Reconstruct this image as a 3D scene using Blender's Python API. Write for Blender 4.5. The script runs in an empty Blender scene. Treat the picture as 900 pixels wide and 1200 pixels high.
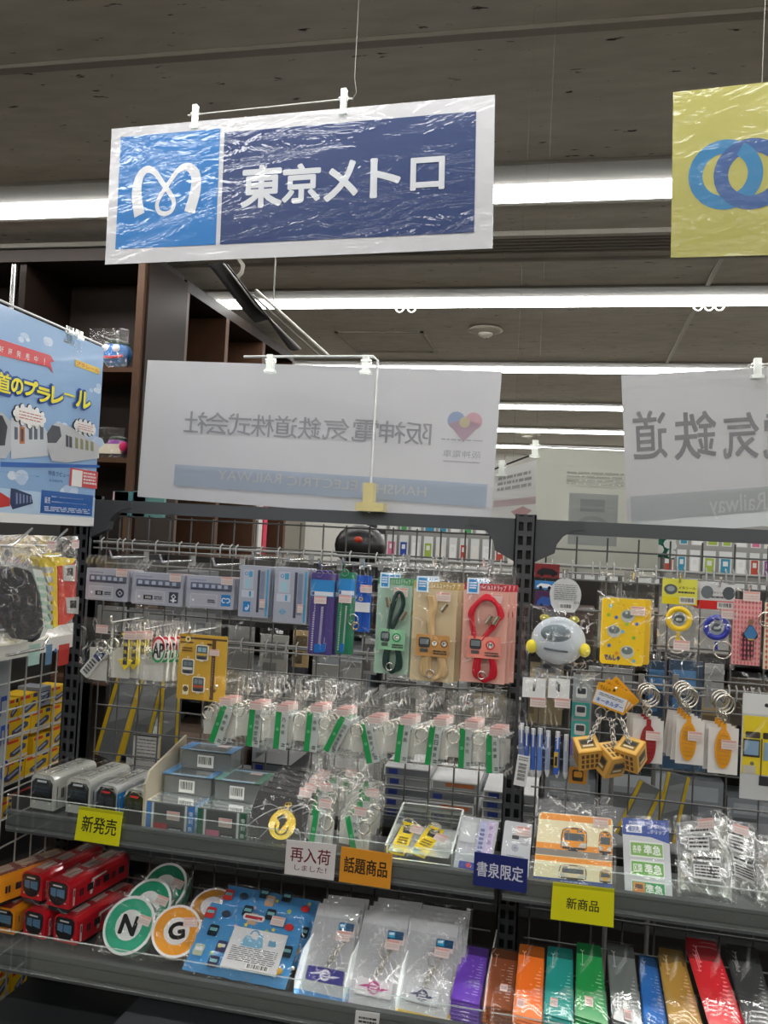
import bpy, bmesh, math, random
from mathutils import Vector, Matrix, noise
from math import sin, cos, pi, radians as R_
random.seed(7)
SC = bpy.context.scene
COL = SC.collection
# ------------------------------------------------------------------ camera
FPX = 1005.0; ROLL = .052; PITCH = R_(1.72); YAW = R_(12.35)
CAM = Vector((0, 0, 1.5))
cF = Vector((-sin(YAW)*cos(PITCH), cos(YAW)*cos(PITCH), sin(PITCH)))
r0 = Vector((cos(YAW), sin(YAW), 0)); u0 = r0.cross(cF)
cR = r0*cos(ROLL) + u0*sin(ROLL); cU = u0*cos(ROLL) - r0*sin(ROLL)
cd = bpy.data.cameras.new('camera'); cam = bpy.data.objects.new('camera', cd); COL.objects.link(cam)
cd.sensor_fit = 'HORIZONTAL'; cd.sensor_width = 36; cd.lens = 36*FPX/900; cd.clip_start = .02
m = Matrix((cR, cU, -cF)).transposed().to_4x4(); m.translation = CAM
cam.matrix_world = m
SC.camera = cam
# ------------------------------------------------------------------ world, exposure
w = bpy.data.worlds.new('world'); SC.world = w; w.use_nodes = True
w.node_tree.nodes['Background'].inputs[0].default_value = (.9, .95, 1, 1)
w.node_tree.nodes['Background'].inputs[1].default_value = .15
SC.view_settings.view_transform = 'Standard'; SC.view_settings.look = 'None'
SC.view_settings.gamma = 1; SC.view_settings.use_curve_mapping = False
SC.view_settings.exposure = 0.15
SC.cycles.transparent_max_bounces = 40
SC.cycles.max_bounces = 8
LAMP = 17.0         # strength of the tubes
HC = 1.2           # ceiling above the camera
CZ = 1.5 + HC
# tube rows: distance from the camera along Y; the last three are behind it
ROWS = [2.35*HC, 3.44*HC, 4.80*HC, 6.12*HC, 7.4*HC, 8.65*HC, 1.0*HC, -.28*HC, -1.6*HC]

def ray(x, y): return cF + cR*((x-450)/FPX) - cU*((y-600)/FPX)
def at(x, y, Y): d = ray(x, y); return CAM + d*(Y/d.y)
def atX(x, y, X): d = ray(x, y); return CAM + d*(X/d.x)
def atZ(x, y, Z): d = ray(x, y); return CAM + d*((Z-1.5)/d.z)

# ------------------------------------------------------------------ materials
def S(h):
    if not isinstance(h, str): return h
    h = h.lstrip('#'); out = []
    for i in (0, 2, 4):
        c = int(h[i:i+2], 16)/255
        out.append(c/12.92 if c <= .04045 else ((c+.055)/1.055)**2.4)
    return tuple(out)
MATS = {}
def newmat(name):
    m = bpy.data.materials.new(name); m.use_nodes = True; nt = m.node_tree; nt.nodes.clear()
    o = nt.nodes.new('ShaderNodeOutputMaterial'); MATS[name] = m
    return m, nt, o
def N(nt, t, **k):
    n = nt.nodes.new('ShaderNode'+t)
    for a, b in k.items():
        if a.startswith('i_'):
            key = a[2:].replace('_', ' ')
            n.inputs[key].default_value = b
        else: setattr(n, a, b)
    return n
def colnode(nt, var=.05, scale=30):
    a = N(nt, 'VertexColor', layer_name='Col')
    tc = N(nt, 'TexCoord'); no = N(nt, 'TexNoise'); no.inputs['Scale'].default_value = scale
    nt.links.new(tc.outputs['Object'], no.inputs['Vector'])
    mr = N(nt, 'MapRange'); mr.inputs[3].default_value = 1-var; mr.inputs[4].default_value = 1+var
    nt.links.new(no.outputs['Fac'], mr.inputs[0])
    mx = N(nt, 'VectorMath', operation='SCALE')
    nt.links.new(a.outputs['Color'], mx.inputs[0]); nt.links.new(mr.outputs[0], mx.inputs['Scale'])
    return mx.outputs[0], tc
def bump(nt, tc, scale, strength, dist=.002, detail=3, stretch=None, typ='TexNoise', distort=0):
    no = N(nt, typ); no.inputs['Scale'].default_value = scale
    if 'Detail' in no.inputs: no.inputs['Detail'].default_value = detail
    if 'Distortion' in no.inputs: no.inputs['Distortion'].default_value = distort
    src = tc.outputs['Object']
    if stretch:
        mp = N(nt, 'Mapping'); mp.inputs['Scale'].default_value = stretch
        nt.links.new(src, mp.inputs[0]); src = mp.outputs[0]
    nt.links.new(src, no.inputs['Vector'])
    b = N(nt, 'Bump'); b.inputs['Strength'].default_value = strength; b.inputs['Distance'].default_value = dist
    nt.links.new(no.outputs[0], b.inputs['Height'])
    return b
def pmat(name, rough=.6, metal=0, coat=0, coatr=.05, bs=0, bscale=80, var=.05, vs=30, spec=.5, bdist=.002, stretch=None, sheen=0, distort=0):
    m, nt, o = newmat(name)
    c, tc = colnode(nt, var, vs)
    p = N(nt, 'BsdfPrincipled'); nt.links.new(c, p.inputs['Base Color'])
    p.inputs['Roughness'].default_value = rough; p.inputs['Metallic'].default_value = metal
    p.inputs['Coat Weight'].default_value = coat; p.inputs['Coat Roughness'].default_value = coatr
    p.inputs['Specular IOR Level'].default_value = spec
    if sheen: p.inputs['Sheen Weight'].default_value = sheen
    if bs:
        b = bump(nt, tc, bscale, bs, bdist, stretch=stretch, distort=distort)
        if coat: nt.links.new(b.outputs[0], p.inputs['Coat Normal'])
        else: nt.links.new(b.outputs[0], p.inputs['Normal'])
    nt.links.new(p.outputs[0], o.inputs[0])
    return m
pmat('paper', .65, spec=.3)
pmat('gloss', .28)
pmat('fabric', .9, bs=.4, bscale=600, sheen=.3, spec=.1)
pmat('metal', .22, metal=1, var=.03)
pmat('darkmetal', .42, var=.06, bs=.15, bscale=300)
pmat('laminate', .55, coat=.8, coatr=.015, bs=.22, bscale=6, bdist=.02, stretch=(1, 1, 3.5), distort=2.5, var=.02)
pmat('shiny', .3, coat=.8, coatr=.04, var=.04)
pmat('foil', .2, metal=.75, bs=.6, bscale=60, bdist=.004, distort=1)
pmat('wood', .5, spec=.2, bs=.1, bscale=60, var=.25, vs=9, stretch=(1, 1, .1))
pmat('darkwood', .42, spec=.06, vs=4, var=.2)
pmat('darkgloss', .38, coat=.12, bs=.3, bscale=3, bdist=.02)
# ceiling tile with fissures
m, nt, o = newmat('ceiling_tile')
tc = N(nt, 'TexCoord'); mp = N(nt, 'Mapping'); mp.inputs['Scale'].default_value = (5, 15, 5)
nt.links.new(tc.outputs['Object'], mp.inputs[0])
no = N(nt, 'TexNoise'); no.inputs['Scale'].default_value = 2.6; no.inputs['Detail'].default_value = 6; no.inputs['Roughness'].default_value = .62
nt.links.new(mp.outputs[0], no.inputs[0])
cr = N(nt, 'ValToRGB'); cr.color_ramp.elements[0].position = .31; cr.color_ramp.elements[1].position = .36
cr.color_ramp.elements[0].color = (.035, .03, .025, 1); cr.color_ramp.elements[1].color = (.56, .52, .455, 1)
nt.links.new(no.outputs[0], cr.inputs[0])
n2 = N(nt, 'TexNoise'); n2.inputs['Scale'].default_value = 1.5; nt.links.new(mp.outputs[0], n2.inputs[0])
mr = N(nt, 'MapRange'); mr.inputs[3].default_value = .75; mr.inputs[4].default_value = 1.2; nt.links.new(n2.outputs[0], mr.inputs[0])
vm = N(nt, 'VectorMath', operation='SCALE'); nt.links.new(cr.outputs[0], vm.inputs[0]); nt.links.new(mr.outputs[0], vm.inputs['Scale'])
p = N(nt, 'BsdfPrincipled'); p.inputs['Roughness'].default_value = .9; nt.links.new(vm.outputs[0], p.inputs['Base Color'])
b = N(nt, 'Bump'); b.inputs['Strength'].default_value = .5; nt.links.new(cr.outputs[0], b.inputs['Height']); nt.links.new(b.outputs[0], p.inputs['Normal'])
nt.links.new(p.outputs[0], o.inputs[0])
# lamp
m, nt, o = newmat('tube_light'); e = N(nt, 'Emission'); e.inputs[0].default_value = (1, .985, .96, 1); e.inputs[1].default_value = LAMP
nt.links.new(e.outputs[0], o.inputs[0])
# clear film of the bags
def film(name, haze=.06, rough=.13, bstr=1.0, dist=.006, scale=26, refl=1.0, tint=(1, 1, 1, 1), crease=0.0):
    m, nt, o = newmat(name); tc = N(nt, 'TexCoord')
    a = N(nt, 'TexNoise'); a.inputs['Scale'].default_value = scale; a.inputs['Detail'].default_value = 4
    a.inputs['Distortion'].default_value = 1.2; nt.links.new(tc.outputs['Object'], a.inputs[0])
    v = N(nt, 'TexVoronoi', feature='DISTANCE_TO_EDGE'); v.inputs['Scale'].default_value = scale*1.3
    mx = N(nt, 'VectorMath', operation='MULTIPLY_ADD'); nt.links.new(a.outputs[1], mx.inputs[0])
    mx.inputs[1].default_value = (.06, .06, .06); nt.links.new(tc.outputs['Object'], mx.inputs[2]); nt.links.new(mx.outputs[0], v.inputs[0])
    sm = N(nt, 'MapRange'); sm.inputs[2].default_value = .12; nt.links.new(v.outputs[0], sm.inputs[0])
    cm = N(nt, 'MapRange'); cm.inputs[1].default_value = .0; cm.inputs[2].default_value = .030; cm.inputs[3].default_value = 1; cm.inputs[4].default_value = 0; nt.links.new(v.outputs[0], cm.inputs[0])
    n3 = N(nt, 'TexNoise'); n3.inputs['Scale'].default_value = scale*2.2; nt.links.new(tc.outputs['Object'], n3.inputs[0])
    th = N(nt, 'MapRange'); th.inputs[1].default_value = .50; th.inputs[2].default_value = .62; nt.links.new(n3.outputs[0], th.inputs[0])
    ck = N(nt, 'Math', operation='MULTIPLY'); nt.links.new(cm.outputs[0], ck.inputs[0]); nt.links.new(th.outputs[0], ck.inputs[1])
    ad = N(nt, 'Math', operation='MULTIPLY_ADD'); ad.inputs[1].default_value = .35; nt.links.new(sm.outputs[0], ad.inputs[0]); nt.links.new(a.outputs[0], ad.inputs[2])
    b = N(nt, 'Bump'); b.inputs['Strength'].default_value = bstr; b.inputs['Distance'].default_value = dist
    nt.links.new(ad.outputs[0], b.inputs['Height'])
    t = N(nt, 'BsdfTransparent'); t.inputs[0].default_value = tint
    g = N(nt, 'BsdfGlossy'); g.inputs['Roughness'].default_value = rough; nt.links.new(b.outputs[0], g.inputs['Normal'])
    d = N(nt, 'BsdfDiffuse'); d.inputs[0].default_value = (.85, .86, .85, 1)
    f = N(nt, 'Fresnel'); f.inputs[0].default_value = 1.45
    fm = N(nt, 'Math', operation='MULTIPLY', use_clamp=True); fm.inputs[1].default_value = refl; nt.links.new(f.outputs[0], fm.inputs[0])
    f2 = N(nt, 'Math', operation='MULTIPLY_ADD', use_clamp=True); f2.inputs[1].default_value = crease; nt.links.new(ck.outputs[0], f2.inputs[0]); nt.links.new(fm.outputs[0], f2.inputs[2])
    nt.links.new(f2.outputs[0], g.inputs['Color'])
    hz = N(nt, 'Math', operation='MULTIPLY_ADD'); hz.inputs[1].default_value = crease*.9; hz.inputs[2].default_value = haze; nt.links.new(ck.outputs[0], hz.inputs[0])  # haze whitens the film's creases and paints in their highlight streaks
    m1 = N(nt, 'MixShader'); nt.links.new(hz.outputs[0], m1.inputs[0]); nt.links.new(t.outputs[0], m1.inputs[1]); nt.links.new(d.outputs[0], m1.inputs[2])
    m2 = N(nt, 'AddShader'); nt.links.new(m1.outputs[0], m2.inputs[0]); nt.links.new(g.outputs[0], m2.inputs[1])
    nt.links.new(m2.outputs[0], o.inputs[0]); return m
film('film', .006, .045, .8, dist=.0035, scale=15, refl=.8, tint=(.965, .965, .965, 1), crease=.5)
film('film_flat', .01, .06, .35, .004, 9, .7, crease=.2)
film('acrylic', .02, .05, .05, .001, 6, 1.0, (.93, .95, .94, 1))
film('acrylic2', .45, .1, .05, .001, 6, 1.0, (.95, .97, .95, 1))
film('smoke_plastic', .16, .18, .1, .001, 6, .8, (.75, .78, .78, 1))
# tinted see-through plastic coloured by the mesh colour
m, nt, o = newmat('tinted'); c, tc = colnode(nt)
t = N(nt, 'BsdfTransparent'); nt.links.new(c, t.inputs[0])
pp = N(nt, 'BsdfPrincipled'); pp.inputs['Roughness'].default_value = .15; nt.links.new(c, pp.inputs['Base Color'])
mm = N(nt, 'MixShader'); mm.inputs[0].default_value = .6; nt.links.new(t.outputs[0], mm.inputs[1]); nt.links.new(pp.outputs[0], mm.inputs[2]); nt.links.new(mm.outputs[0], o.inputs[0])
# thin paper that lets light through from behind
m, nt, o = newmat('thin_sheet'); c, tc = colnode(nt, .03, 6)
d = N(nt, 'BsdfDiffuse'); tl = N(nt, 'BsdfTranslucent'); nt.links.new(c, d.inputs[0]); nt.links.new(c, tl.inputs[0])
b = bump(nt, tc, 16, .6, .006, stretch=(1.2, 1, 2.2), distort=1.5)
g = N(nt, 'BsdfGlossy'); g.inputs['Roughness'].default_value = .06; nt.links.new(b.outputs[0], g.inputs['Normal'])
f = N(nt, 'Fresnel'); f.inputs[0].default_value = 1.45; nt.links.new(b.outputs[0], f.inputs[1])
mm = N(nt, 'MixShader'); mm.inputs[0].default_value = .5; nt.links.new(d.outputs[0], mm.inputs[1]); nt.links.new(tl.outputs[0], mm.inputs[2])
m3 = N(nt, 'MixShader'); nt.links.new(f.outputs[0], m3.inputs[0]); nt.links.new(mm.outputs[0], m3.inputs[1]); nt.links.new(g.outputs[0], m3.inputs[2]); nt.links.new(m3.outputs[0], o.inputs[0])
# poster sky
# ------------------------------------------------------------------ mesh builder
FONT_CACHE = {}
def glyphs(s, bold=0.0):
    k = (s, bold)
    if k not in FONT_CACHE:
        cu = bpy.data.curves.new('t', 'FONT'); cu.body = s; cu.offset = bold; cu.resolution_u = 3
        ob = bpy.data.objects.new('t', cu); COL.objects.link(ob)
        dg = bpy.context.evaluated_depsgraph_get(); me = bpy.data.meshes.new_from_object(ob.evaluated_get(dg))
        vs = [v.co.xy.copy() for v in me.vertices]; fs = [tuple(p.vertices) for p in me.polygons]
        xs = [v.x for v in vs] or [0, 1]; ys = [v.y for v in vs] or [0, 1]
        x0, x1, y0, y1 = min(xs), max(xs), min(ys), max(ys)
        FONT_CACHE[k] = ([((v.x-x0)/max(1e-6, x1-x0), 1-(v.y-y0)/max(1e-6, y1-y0)) for v in vs], fs, (x1-x0)/max(1e-6, y1-y0))
        bpy.data.objects.remove(ob); bpy.data.meshes.remove(me); bpy.data.curves.remove(cu)
    return FONT_CACHE[k]

class Quad:
    """four corners in space; p(u,v,w) walks over it, w lifts towards the viewer"""
    def __init__(s, a, b, c, d=None, bow=0, wave=0):
        s.a, s.b, s.c = Vector(a), Vector(b), Vector(c); s.d = Vector(d) if d is not None else s.b+s.c-s.a
        s.U = (s.b-s.a + s.d-s.c)/2; s.V = (s.c-s.a + s.d-s.b)/2
        s.W = s.U.length; s.H = s.V.length
        s.n = s.V.cross(s.U).normalized(); s.eu = s.U.normalized(); s.ev = s.V.normalized()
        s.bow = bow; s.wave = wave
        s.bent = bool(bow or wave) or abs((s.a+s.d-s.b-s.c).dot(s.n)) > .0008 or (s.a+s.d-s.b-s.c).length > .002
    def p(s, u, v, w=0):
        q = s.a*(1-u)*(1-v) + s.b*u*(1-v) + s.c*(1-u)*v + s.d*u*v
        if s.bow: w += s.bow*sin(pi*min(1, max(0, u)))
        if s.wave: w += s.wave*sin(u*7+v*2.3)*(.3+v)
        return q + s.n*w
    def uv(s, x, y):
        d = ray(x, y); t = (s.a-CAM).dot(s.n)/d.dot(s.n); p = CAM+d*t-s.a
        uu, vv, c = s.U.dot(s.U), s.V.dot(s.V), s.U.dot(s.V); a_, b_ = p.dot(s.U), p.dot(s.V); D = uu*vv-c*c
        return ((a_*vv-b_*c)/D, (b_*uu-a_*c)/D)
    def box(s, x0, y0, x1, y1):
        """fractions of the sheet between two points of the photograph"""
        return s.uv(x0, y0)+s.uv(x1, y1)
    def sub(s, u0_, v0_, u1_, v1_, w=0):
        return Quad(s.p(u0_, v0_, w), s.p(u1_, v0_, w), s.p(u0_, v1_, w), s.p(u1_, v1_, w))
    def shift(s, v): return Quad(s.a+v, s.b+v, s.c+v, s.d+v, s.bow, s.wave)
    def base(s): return s.p(.5, 1)
    def rot(s, deg, u=.5, v=0):
        c = s.p(u, v); Rm = Matrix.Rotation(R_(deg), 3, s.n)
        return Quad(*[c+Rm@(q-c) for q in (s.a, s.b, s.c, s.d)])
def Q(tl, tr, bl, br=None, Y=1.42, Yb=None, Yr=None, **k):
    Yb = Y if Yb is None else Yb; Yr = Y if Yr is None else Yr
    a, b, c = at(*tl, Y), at(*tr, Yr), at(*bl, Yb)
    d = at(*br, Yb+Yr-Y) if br else None
    return Quad(a, b, c, d, **k)
def QR(x0, y0, x1, y1, Y=1.42, lean=-.05, sl=.06, **k):
    """upright card filling a pixel rectangle; the camera's roll gives the lean"""
    h = y1-y0; wd = x1-x0
    return Q((x0, y0), (x1, y0+wd*sl), (x0+lean*h, y1), (x1+lean*h, y1+wd*sl), Y=Y, **k)

def QW(x0, y0, x1, y1, Y=1.42):
    a = at(x0, y0, Y); b = at(x1, y0+.07*(x1-x0), Y); b.z = a.z; c = at(x0-.05*(y1-y0), y1, Y); c.x = a.x
    return Quad(a, b, c)
def QX(x0, y0, x1, y1, X=-.9):
    a = atX(x0, y0, X); b = atX(x1, y0, X); b.z = a.z; c = atX(x0, y1, X); c.y = a.y
    return Quad(a, b, c)
class MB:
    def __init__(s): s.v = []; s.f = []; s.c = []; s.m = []; s.mats = []; s.sm = []; s.cur = 0; s.smooth = False; s.lay = 0; s.step = .00006; s.topw = 0
    def mat(s, n):
        if n not in s.mats: s.mats.append(n)
        s.cur = s.mats.index(n); return s
    def face(s, pts, col):
        if not s.mats: s.mat('paper')
        i = len(s.v); s.v += [Vector(p) for p in pts]; s.f.append(tuple(range(i, i+len(pts)))); s.c.append(S(col)); s.m.append(s.cur); s.sm.append(False)
    def raw(s, vs, fs, col, smooth=False):
        if not s.mats: s.mat('paper')
        i = len(s.v); s.v += [Vector(p) for p in vs]; col = S(col)
        for f in fs: s.f.append(tuple(i+j for j in f)); s.c.append(col); s.m.append(s.cur); s.sm.append(smooth)
    # flat print on a Quad ----------------------------------------------
    def z(s, w=0):
        s.lay += s.step
        if w < .0045: s.topw = max(s.topw, w)
        return s.lay+w
    def rect(s, q, a, b, c, d, col, w=0, nu=1):
        z = s.z(w); nu = max(nu, 8 if q.bent and abs(c-a) > .15 else 1)
        vs = []; fs = []; nv = nu if nu > 1 else 1
        for j in range(nv+1):
            for i in range(nu+1): vs.append(q.p(a+(c-a)*i/nu, b+(d-b)*j/nv, z))
        for j in range(nv):
            for i in range(nu): k = j*(nu+1)+i; fs.append((k, k+nu+1, k+nu+2, k+1))
        s.raw(vs, fs, col)
    def poly(s, q, pts, col, w=0):
        z = s.z(w); s.face([q.p(x, y, z) for x, y in pts], col)
    def disc(s, q, u, v, r, col, w=0, n=24, e=1):
        """r in metres"""
        z = s.z(w); s.face([q.p(u, v, z)+q.eu*(r*cos(2*pi*i/n))+q.ev*(r*e*sin(2*pi*i/n)) for i in range(n)], col)
    def ring(s, q, u, v, r1, r2, col, w=0, n=28, a0=0, a1=360, e=1):
        z = s.z(w); vs = []; fs = []
        for i in range(n+1):
            t = R_(a0+(a1-a0)*i/n)
            for r in (r1, r2): vs.append(q.p(u, v, z)+q.eu*(r*cos(t))+q.ev*(r*e*sin(t)))
        for i in range(n): fs.append((2*i, 2*i+1, 2*i+3, 2*i+2))
        s.raw(vs, fs, col)
    def stroke(s, q, pts, wd, col, w=0):
        """thick line through (u,v) points, width in metres"""
        z = s.z(w); P = [q.p(x, y, z) for x, y in pts]; vs = []
        for i, p in enumerate(P):
            t = (P[min(i+1, len(P)-1)]-P[max(i-1, 0)]).normalized(); nn = q.n.cross(t)*(wd/2 if not isinstance(wd, (list, tuple)) else wd[i]/2)
            vs += [p+nn, p-nn]
        s.raw(vs, [(2*i, 2*i+1, 2*i+3, 2*i+2) for i in range(len(P)-1)], col)
    def text(s, q, t, a, b, c, d, col, bold=0, mirror=False, fit=False, w=0, rot=0):
        if bold > 0:
            hb = (d-b)*bold*.5; wb = hb*q.H/q.W; nn = 4 if bold < .07 else 10
            for i in range(nn): t_ = 2*pi*(i+.5)/nn; s.text(q, t, a+wb*cos(t_), b+hb*sin(t_), c+wb*cos(t_), d+hb*sin(t_), col, 0, mirror, fit, w, rot); s.lay -= .00005
        vs, fs, asp = glyphs(t, 0); z = s.z(w)
        if rot: asp = 1/asp
        if fit:
            cw, ch = (c-a)*q.W, (d-b)*q.H
            if cw/ch > asp: k = (c-a)*(1-asp*ch/cw)/2; a += k; c -= k
            else: k = (d-b)*(1-(cw/asp)/ch)/2; b += k; d -= k
        out = []
        for x, y in vs:
            if mirror: x = 1-x
            if rot: x, y = 1-y, x
            out.append(q.p(a+(c-a)*x, b+(d-b)*y, z))
        s.raw(out, fs, col)
    def vtext(s, q, t, a, b, c, d, col, bold=.01):
        n = len(t)
        for i, ch in enumerate(t): s.text(q, ch, a, b+(d-b)*(i+.06)/n, c, b+(d-b)*(i+.94)/n, col, bold, fit=True)
    def dashes(s, q, a, b, c, d, rows, col, seed=0, fill=.6, w=None):
        """unreadable small print: broken lines"""
        rg = random.Random(seed); rh = (d-b)/rows; w = s.topw if w is None else w
        for i in range(rows):
            x = a
            while x < c-.01:
                L = min(c-x, (c-a)*rg.uniform(.05, .25)); s.rect(q, x, b+rh*i, x+L, b+rh*(i+fill), col, w); x += L+(c-a)*.03
    def barcode(s, q, a, b, c, d, seed=1):
        w = s.topw; s.rect(q, a, b, c, d, 'e4e4e2', w); rg = random.Random(seed); x = a+(c-a)*.08
        while x < c-(c-a)*.1:
            t = (c-a)*rg.choice((.02, .03, .05)); s.rect(q, x, b+(d-b)*.12, x+t, b+(d-b)*.75, '222222', w); x += t+(c-a)*rg.choice((.03, .05))
    # solids ------------------------------------------------------------
    def slab(s, q, a=0, b=0, c=1, d=1, th=.002, col='ffffff', w=0, r=0):
        """card with thickness, front face at w"""
        if r or not q.bent:
            if r:
                P = []; ru, rv = r/q.W, r/q.H
                for (cx, cy, t0) in ((c-ru, d-rv, 0), (a+ru, d-rv, 90), (a+ru, b+rv, 180), (c-ru, b+rv, 270)):
                    for k in range(5): t = R_(t0+k*22.5); P.append((cx+ru*cos(t), cy+rv*sin(t)))
            else: P = [(c, d), (a, d), (a, b), (c, b)]
            n = len(P); F = [q.p(x, y, w) for x, y in P]; B = [q.p(x, y, w-th) for x, y in P]
            s.raw(F+B, [tuple(range(n)), tuple(range(2*n-1, n-1, -1))]+[(i, i+n, (i+1) % n+n, (i+1) % n) for i in range(n)], col)
        else:
            nu, nv = 16, 8; vs = []; fs = []
            for ww in (w, w-th):
                for j in range(nv+1):
                    for i in range(nu+1): vs.append(q.p(a+(c-a)*i/nu, b+(d-b)*j/nv, ww))
            M = (nu+1)*(nv+1)
            for j in range(nv):
                for i in range(nu):
                    k = j*(nu+1)+i; fs += [(k, k+nu+1, k+nu+2, k+1), (M+k+1, M+k+nu+2, M+k+nu+1, M+k)]
            for i in range(nu): fs += [(i, i+1, M+i+1, M+i)]; k = nv*(nu+1)+i; fs += [(k+1, k, M+k, M+k+1)]
            for j in range(nv): k = j*(nu+1); fs += [(k+nu+1, k, M+k, M+k+nu+1)]; k += nu; fs += [(k, k+nu+1, M+k+nu+1, M+k)]
            s.raw(vs, fs, col)
    def box(s, o, ax, ay, az, col):
        """o corner, three edge vectors"""
        o = Vector(o); ax, ay, az = Vector(ax), Vector(ay), Vector(az)
        vs = [o, o+ax, o+ax+ay, o+ay, o+az, o+ax+az, o+ax+ay+az, o+ay+az]
        s.raw(vs, [(0, 3, 2, 1), (4, 5, 6, 7), (0, 1, 5, 4), (1, 2, 6, 5), (2, 3, 7, 6), (3, 0, 4, 7)], col)
    def cbox(s, x0, x1, y0, y1, z0, z1, col): s.box((x0, y0, z0), (x1-x0, 0, 0), (0, y1-y0, 0), (0, 0, z1-z0), col)
    def tube(s, pts, r, col, n=8, closed=False):
        pts = [Vector(p) for p in pts]; k = len(pts); vs = []; up = Vector((.13, .2, .97)); last = None
        for i, p in enumerate(pts):
            if closed: t = pts[(i+1) % k]-pts[i-1]
            else: t = pts[min(i+1, k-1)]-pts[max(i-1, 0)]
            t = t.normalized() if t.length > 1e-9 else Vector((0, 0, 1))
            if last is None: a = t.cross(up if abs(t.dot(up)) < .95 else Vector((1, 0, 0))).normalized()
            else: a = (last - t*last.dot(t)).normalized()
            last = a; b = t.cross(a); rr = r[i] if isinstance(r, (list, tuple)) else r
            for j in range(n): an = 2*pi*j/n; vs.append(p+(a*cos(an)+b*sin(an))*rr)
        fs = []
        for i in range(k if closed else k-1):
            i2 = (i+1) % k
            for j in range(n): j2 = (j+1) % n; fs.append((i*n+j, i2*n+j, i2*n+j2, i*n+j2))
        s.raw(vs, fs, col, True)
        if not closed: s.raw([vs[j] for j in range(n)], [tuple(range(n))], col); s.raw(vs[-n:], [tuple(range(n-1, -1, -1))], col)
    def torus(s, c, e1, e2, R, r, col, n=22, m=6, e=1):
        s.tube([Vector(c)+e1*(R*cos(2*pi*i/n))+e2*(R*e*sin(2*pi*i/n)) for i in range(n)], r, col, m, True)
    def prism(s, pts, d, col):
        """polygon of 3-D points extruded by vector d"""
        P = [Vector(p) for p in pts]; n = len(P); B = [p+Vector(d) for p in P]
        s.raw(P+B, [tuple(range(n)), tuple(range(2*n-1, n-1, -1))]+[(i, i+n, (i+1) % n+n, (i+1) % n) for i in range(n)], col)
    def ball(s, c, rx, ry, rz, col, n=14, m=10, e=None):
        c = Vector(c); e = e or (Vector((1, 0, 0)), Vector((0, 1, 0)), Vector((0, 0, 1))); vs = []; fs = []
        for j in range(m+1):
            t = pi*j/m
            for i in range(n): a = 2*pi*i/n; vs.append(c+e[0]*(rx*sin(t)*cos(a))+e[1]*(ry*sin(t)*sin(a))+e[2]*(rz*cos(t)))
        for j in range(m):
            for i in range(n): i2 = (i+1) % n; fs.append((j*n+i, (j+1)*n+i, (j+1)*n+i2, j*n+i2))
        s.raw(vs, fs, col, True)
    def pillow(s, q, a, b, c, d, th, col, nu=10, nv=10, crk=0, seed=0, back=True, pw=.45, smooth=True, fl=0):
        """puffed sheet over part of a quad; crk adds sharp creases"""
        for side in ((1, -1) if back else (1,)):
            vs = []; fs = []
            for j in range(nv+1):
                for i in range(nu+1):
                    x, y = i/nu, j/nv; e = (max(0, sin(pi*x))*max(0, sin(pi*y)))**pw
                    ww = e*th*side if side > 0 else -e*min(th, .003)
                    if crk and side > 0:
                        P = Vector((x*q.W*(c-a)*34+seed*7.1, y*q.H*(d-b)*34, seed*3.3))
                        ww += crk*(1-abs(noise.noise(P))*2.6+.5*noise.noise(P*2.7))*(.25+.75*e)
                    jx = (noise.noise(Vector((y*9, seed, x)))*.02 if i in (0, nu) else 0); jy = (noise.noise(Vector((x*9, seed+5, y)))*.02 if j in (0, nv) else 0)
                    vs.append(q.p(a+(c-a)*(x+jx), b+(d-b)*(y+jy), ww+fl))
            for j in range(nv):
                for i in range(nu):
                    k = j*(nu+1)+i; f = (k, k+nu+1, k+nu+2, k+1); fs.append(f if side > 0 else f[::-1])
            s.raw(vs, fs, col, smooth)
    def mesh(s, name, origin):
        me = bpy.data.meshes.new(name)
        me.from_pydata([(v-origin)[:] for v in s.v], [], s.f)
        if not s.mats: s.mats = ['paper']
        for n in s.mats: me.materials.append(MATS[n])
        me.polygons.foreach_set('material_index', s.m); me.polygons.foreach_set('use_smooth', s.sm)
        ca = me.color_attributes.new('Col', 'FLOAT_COLOR', 'CORNER'); buf = []
        for f, c in zip(s.f, s.c): buf += [c[0], c[1], c[2], 1.0]*len(f)
        ca.data.foreach_set('color', buf); me.update(); return me

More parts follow.
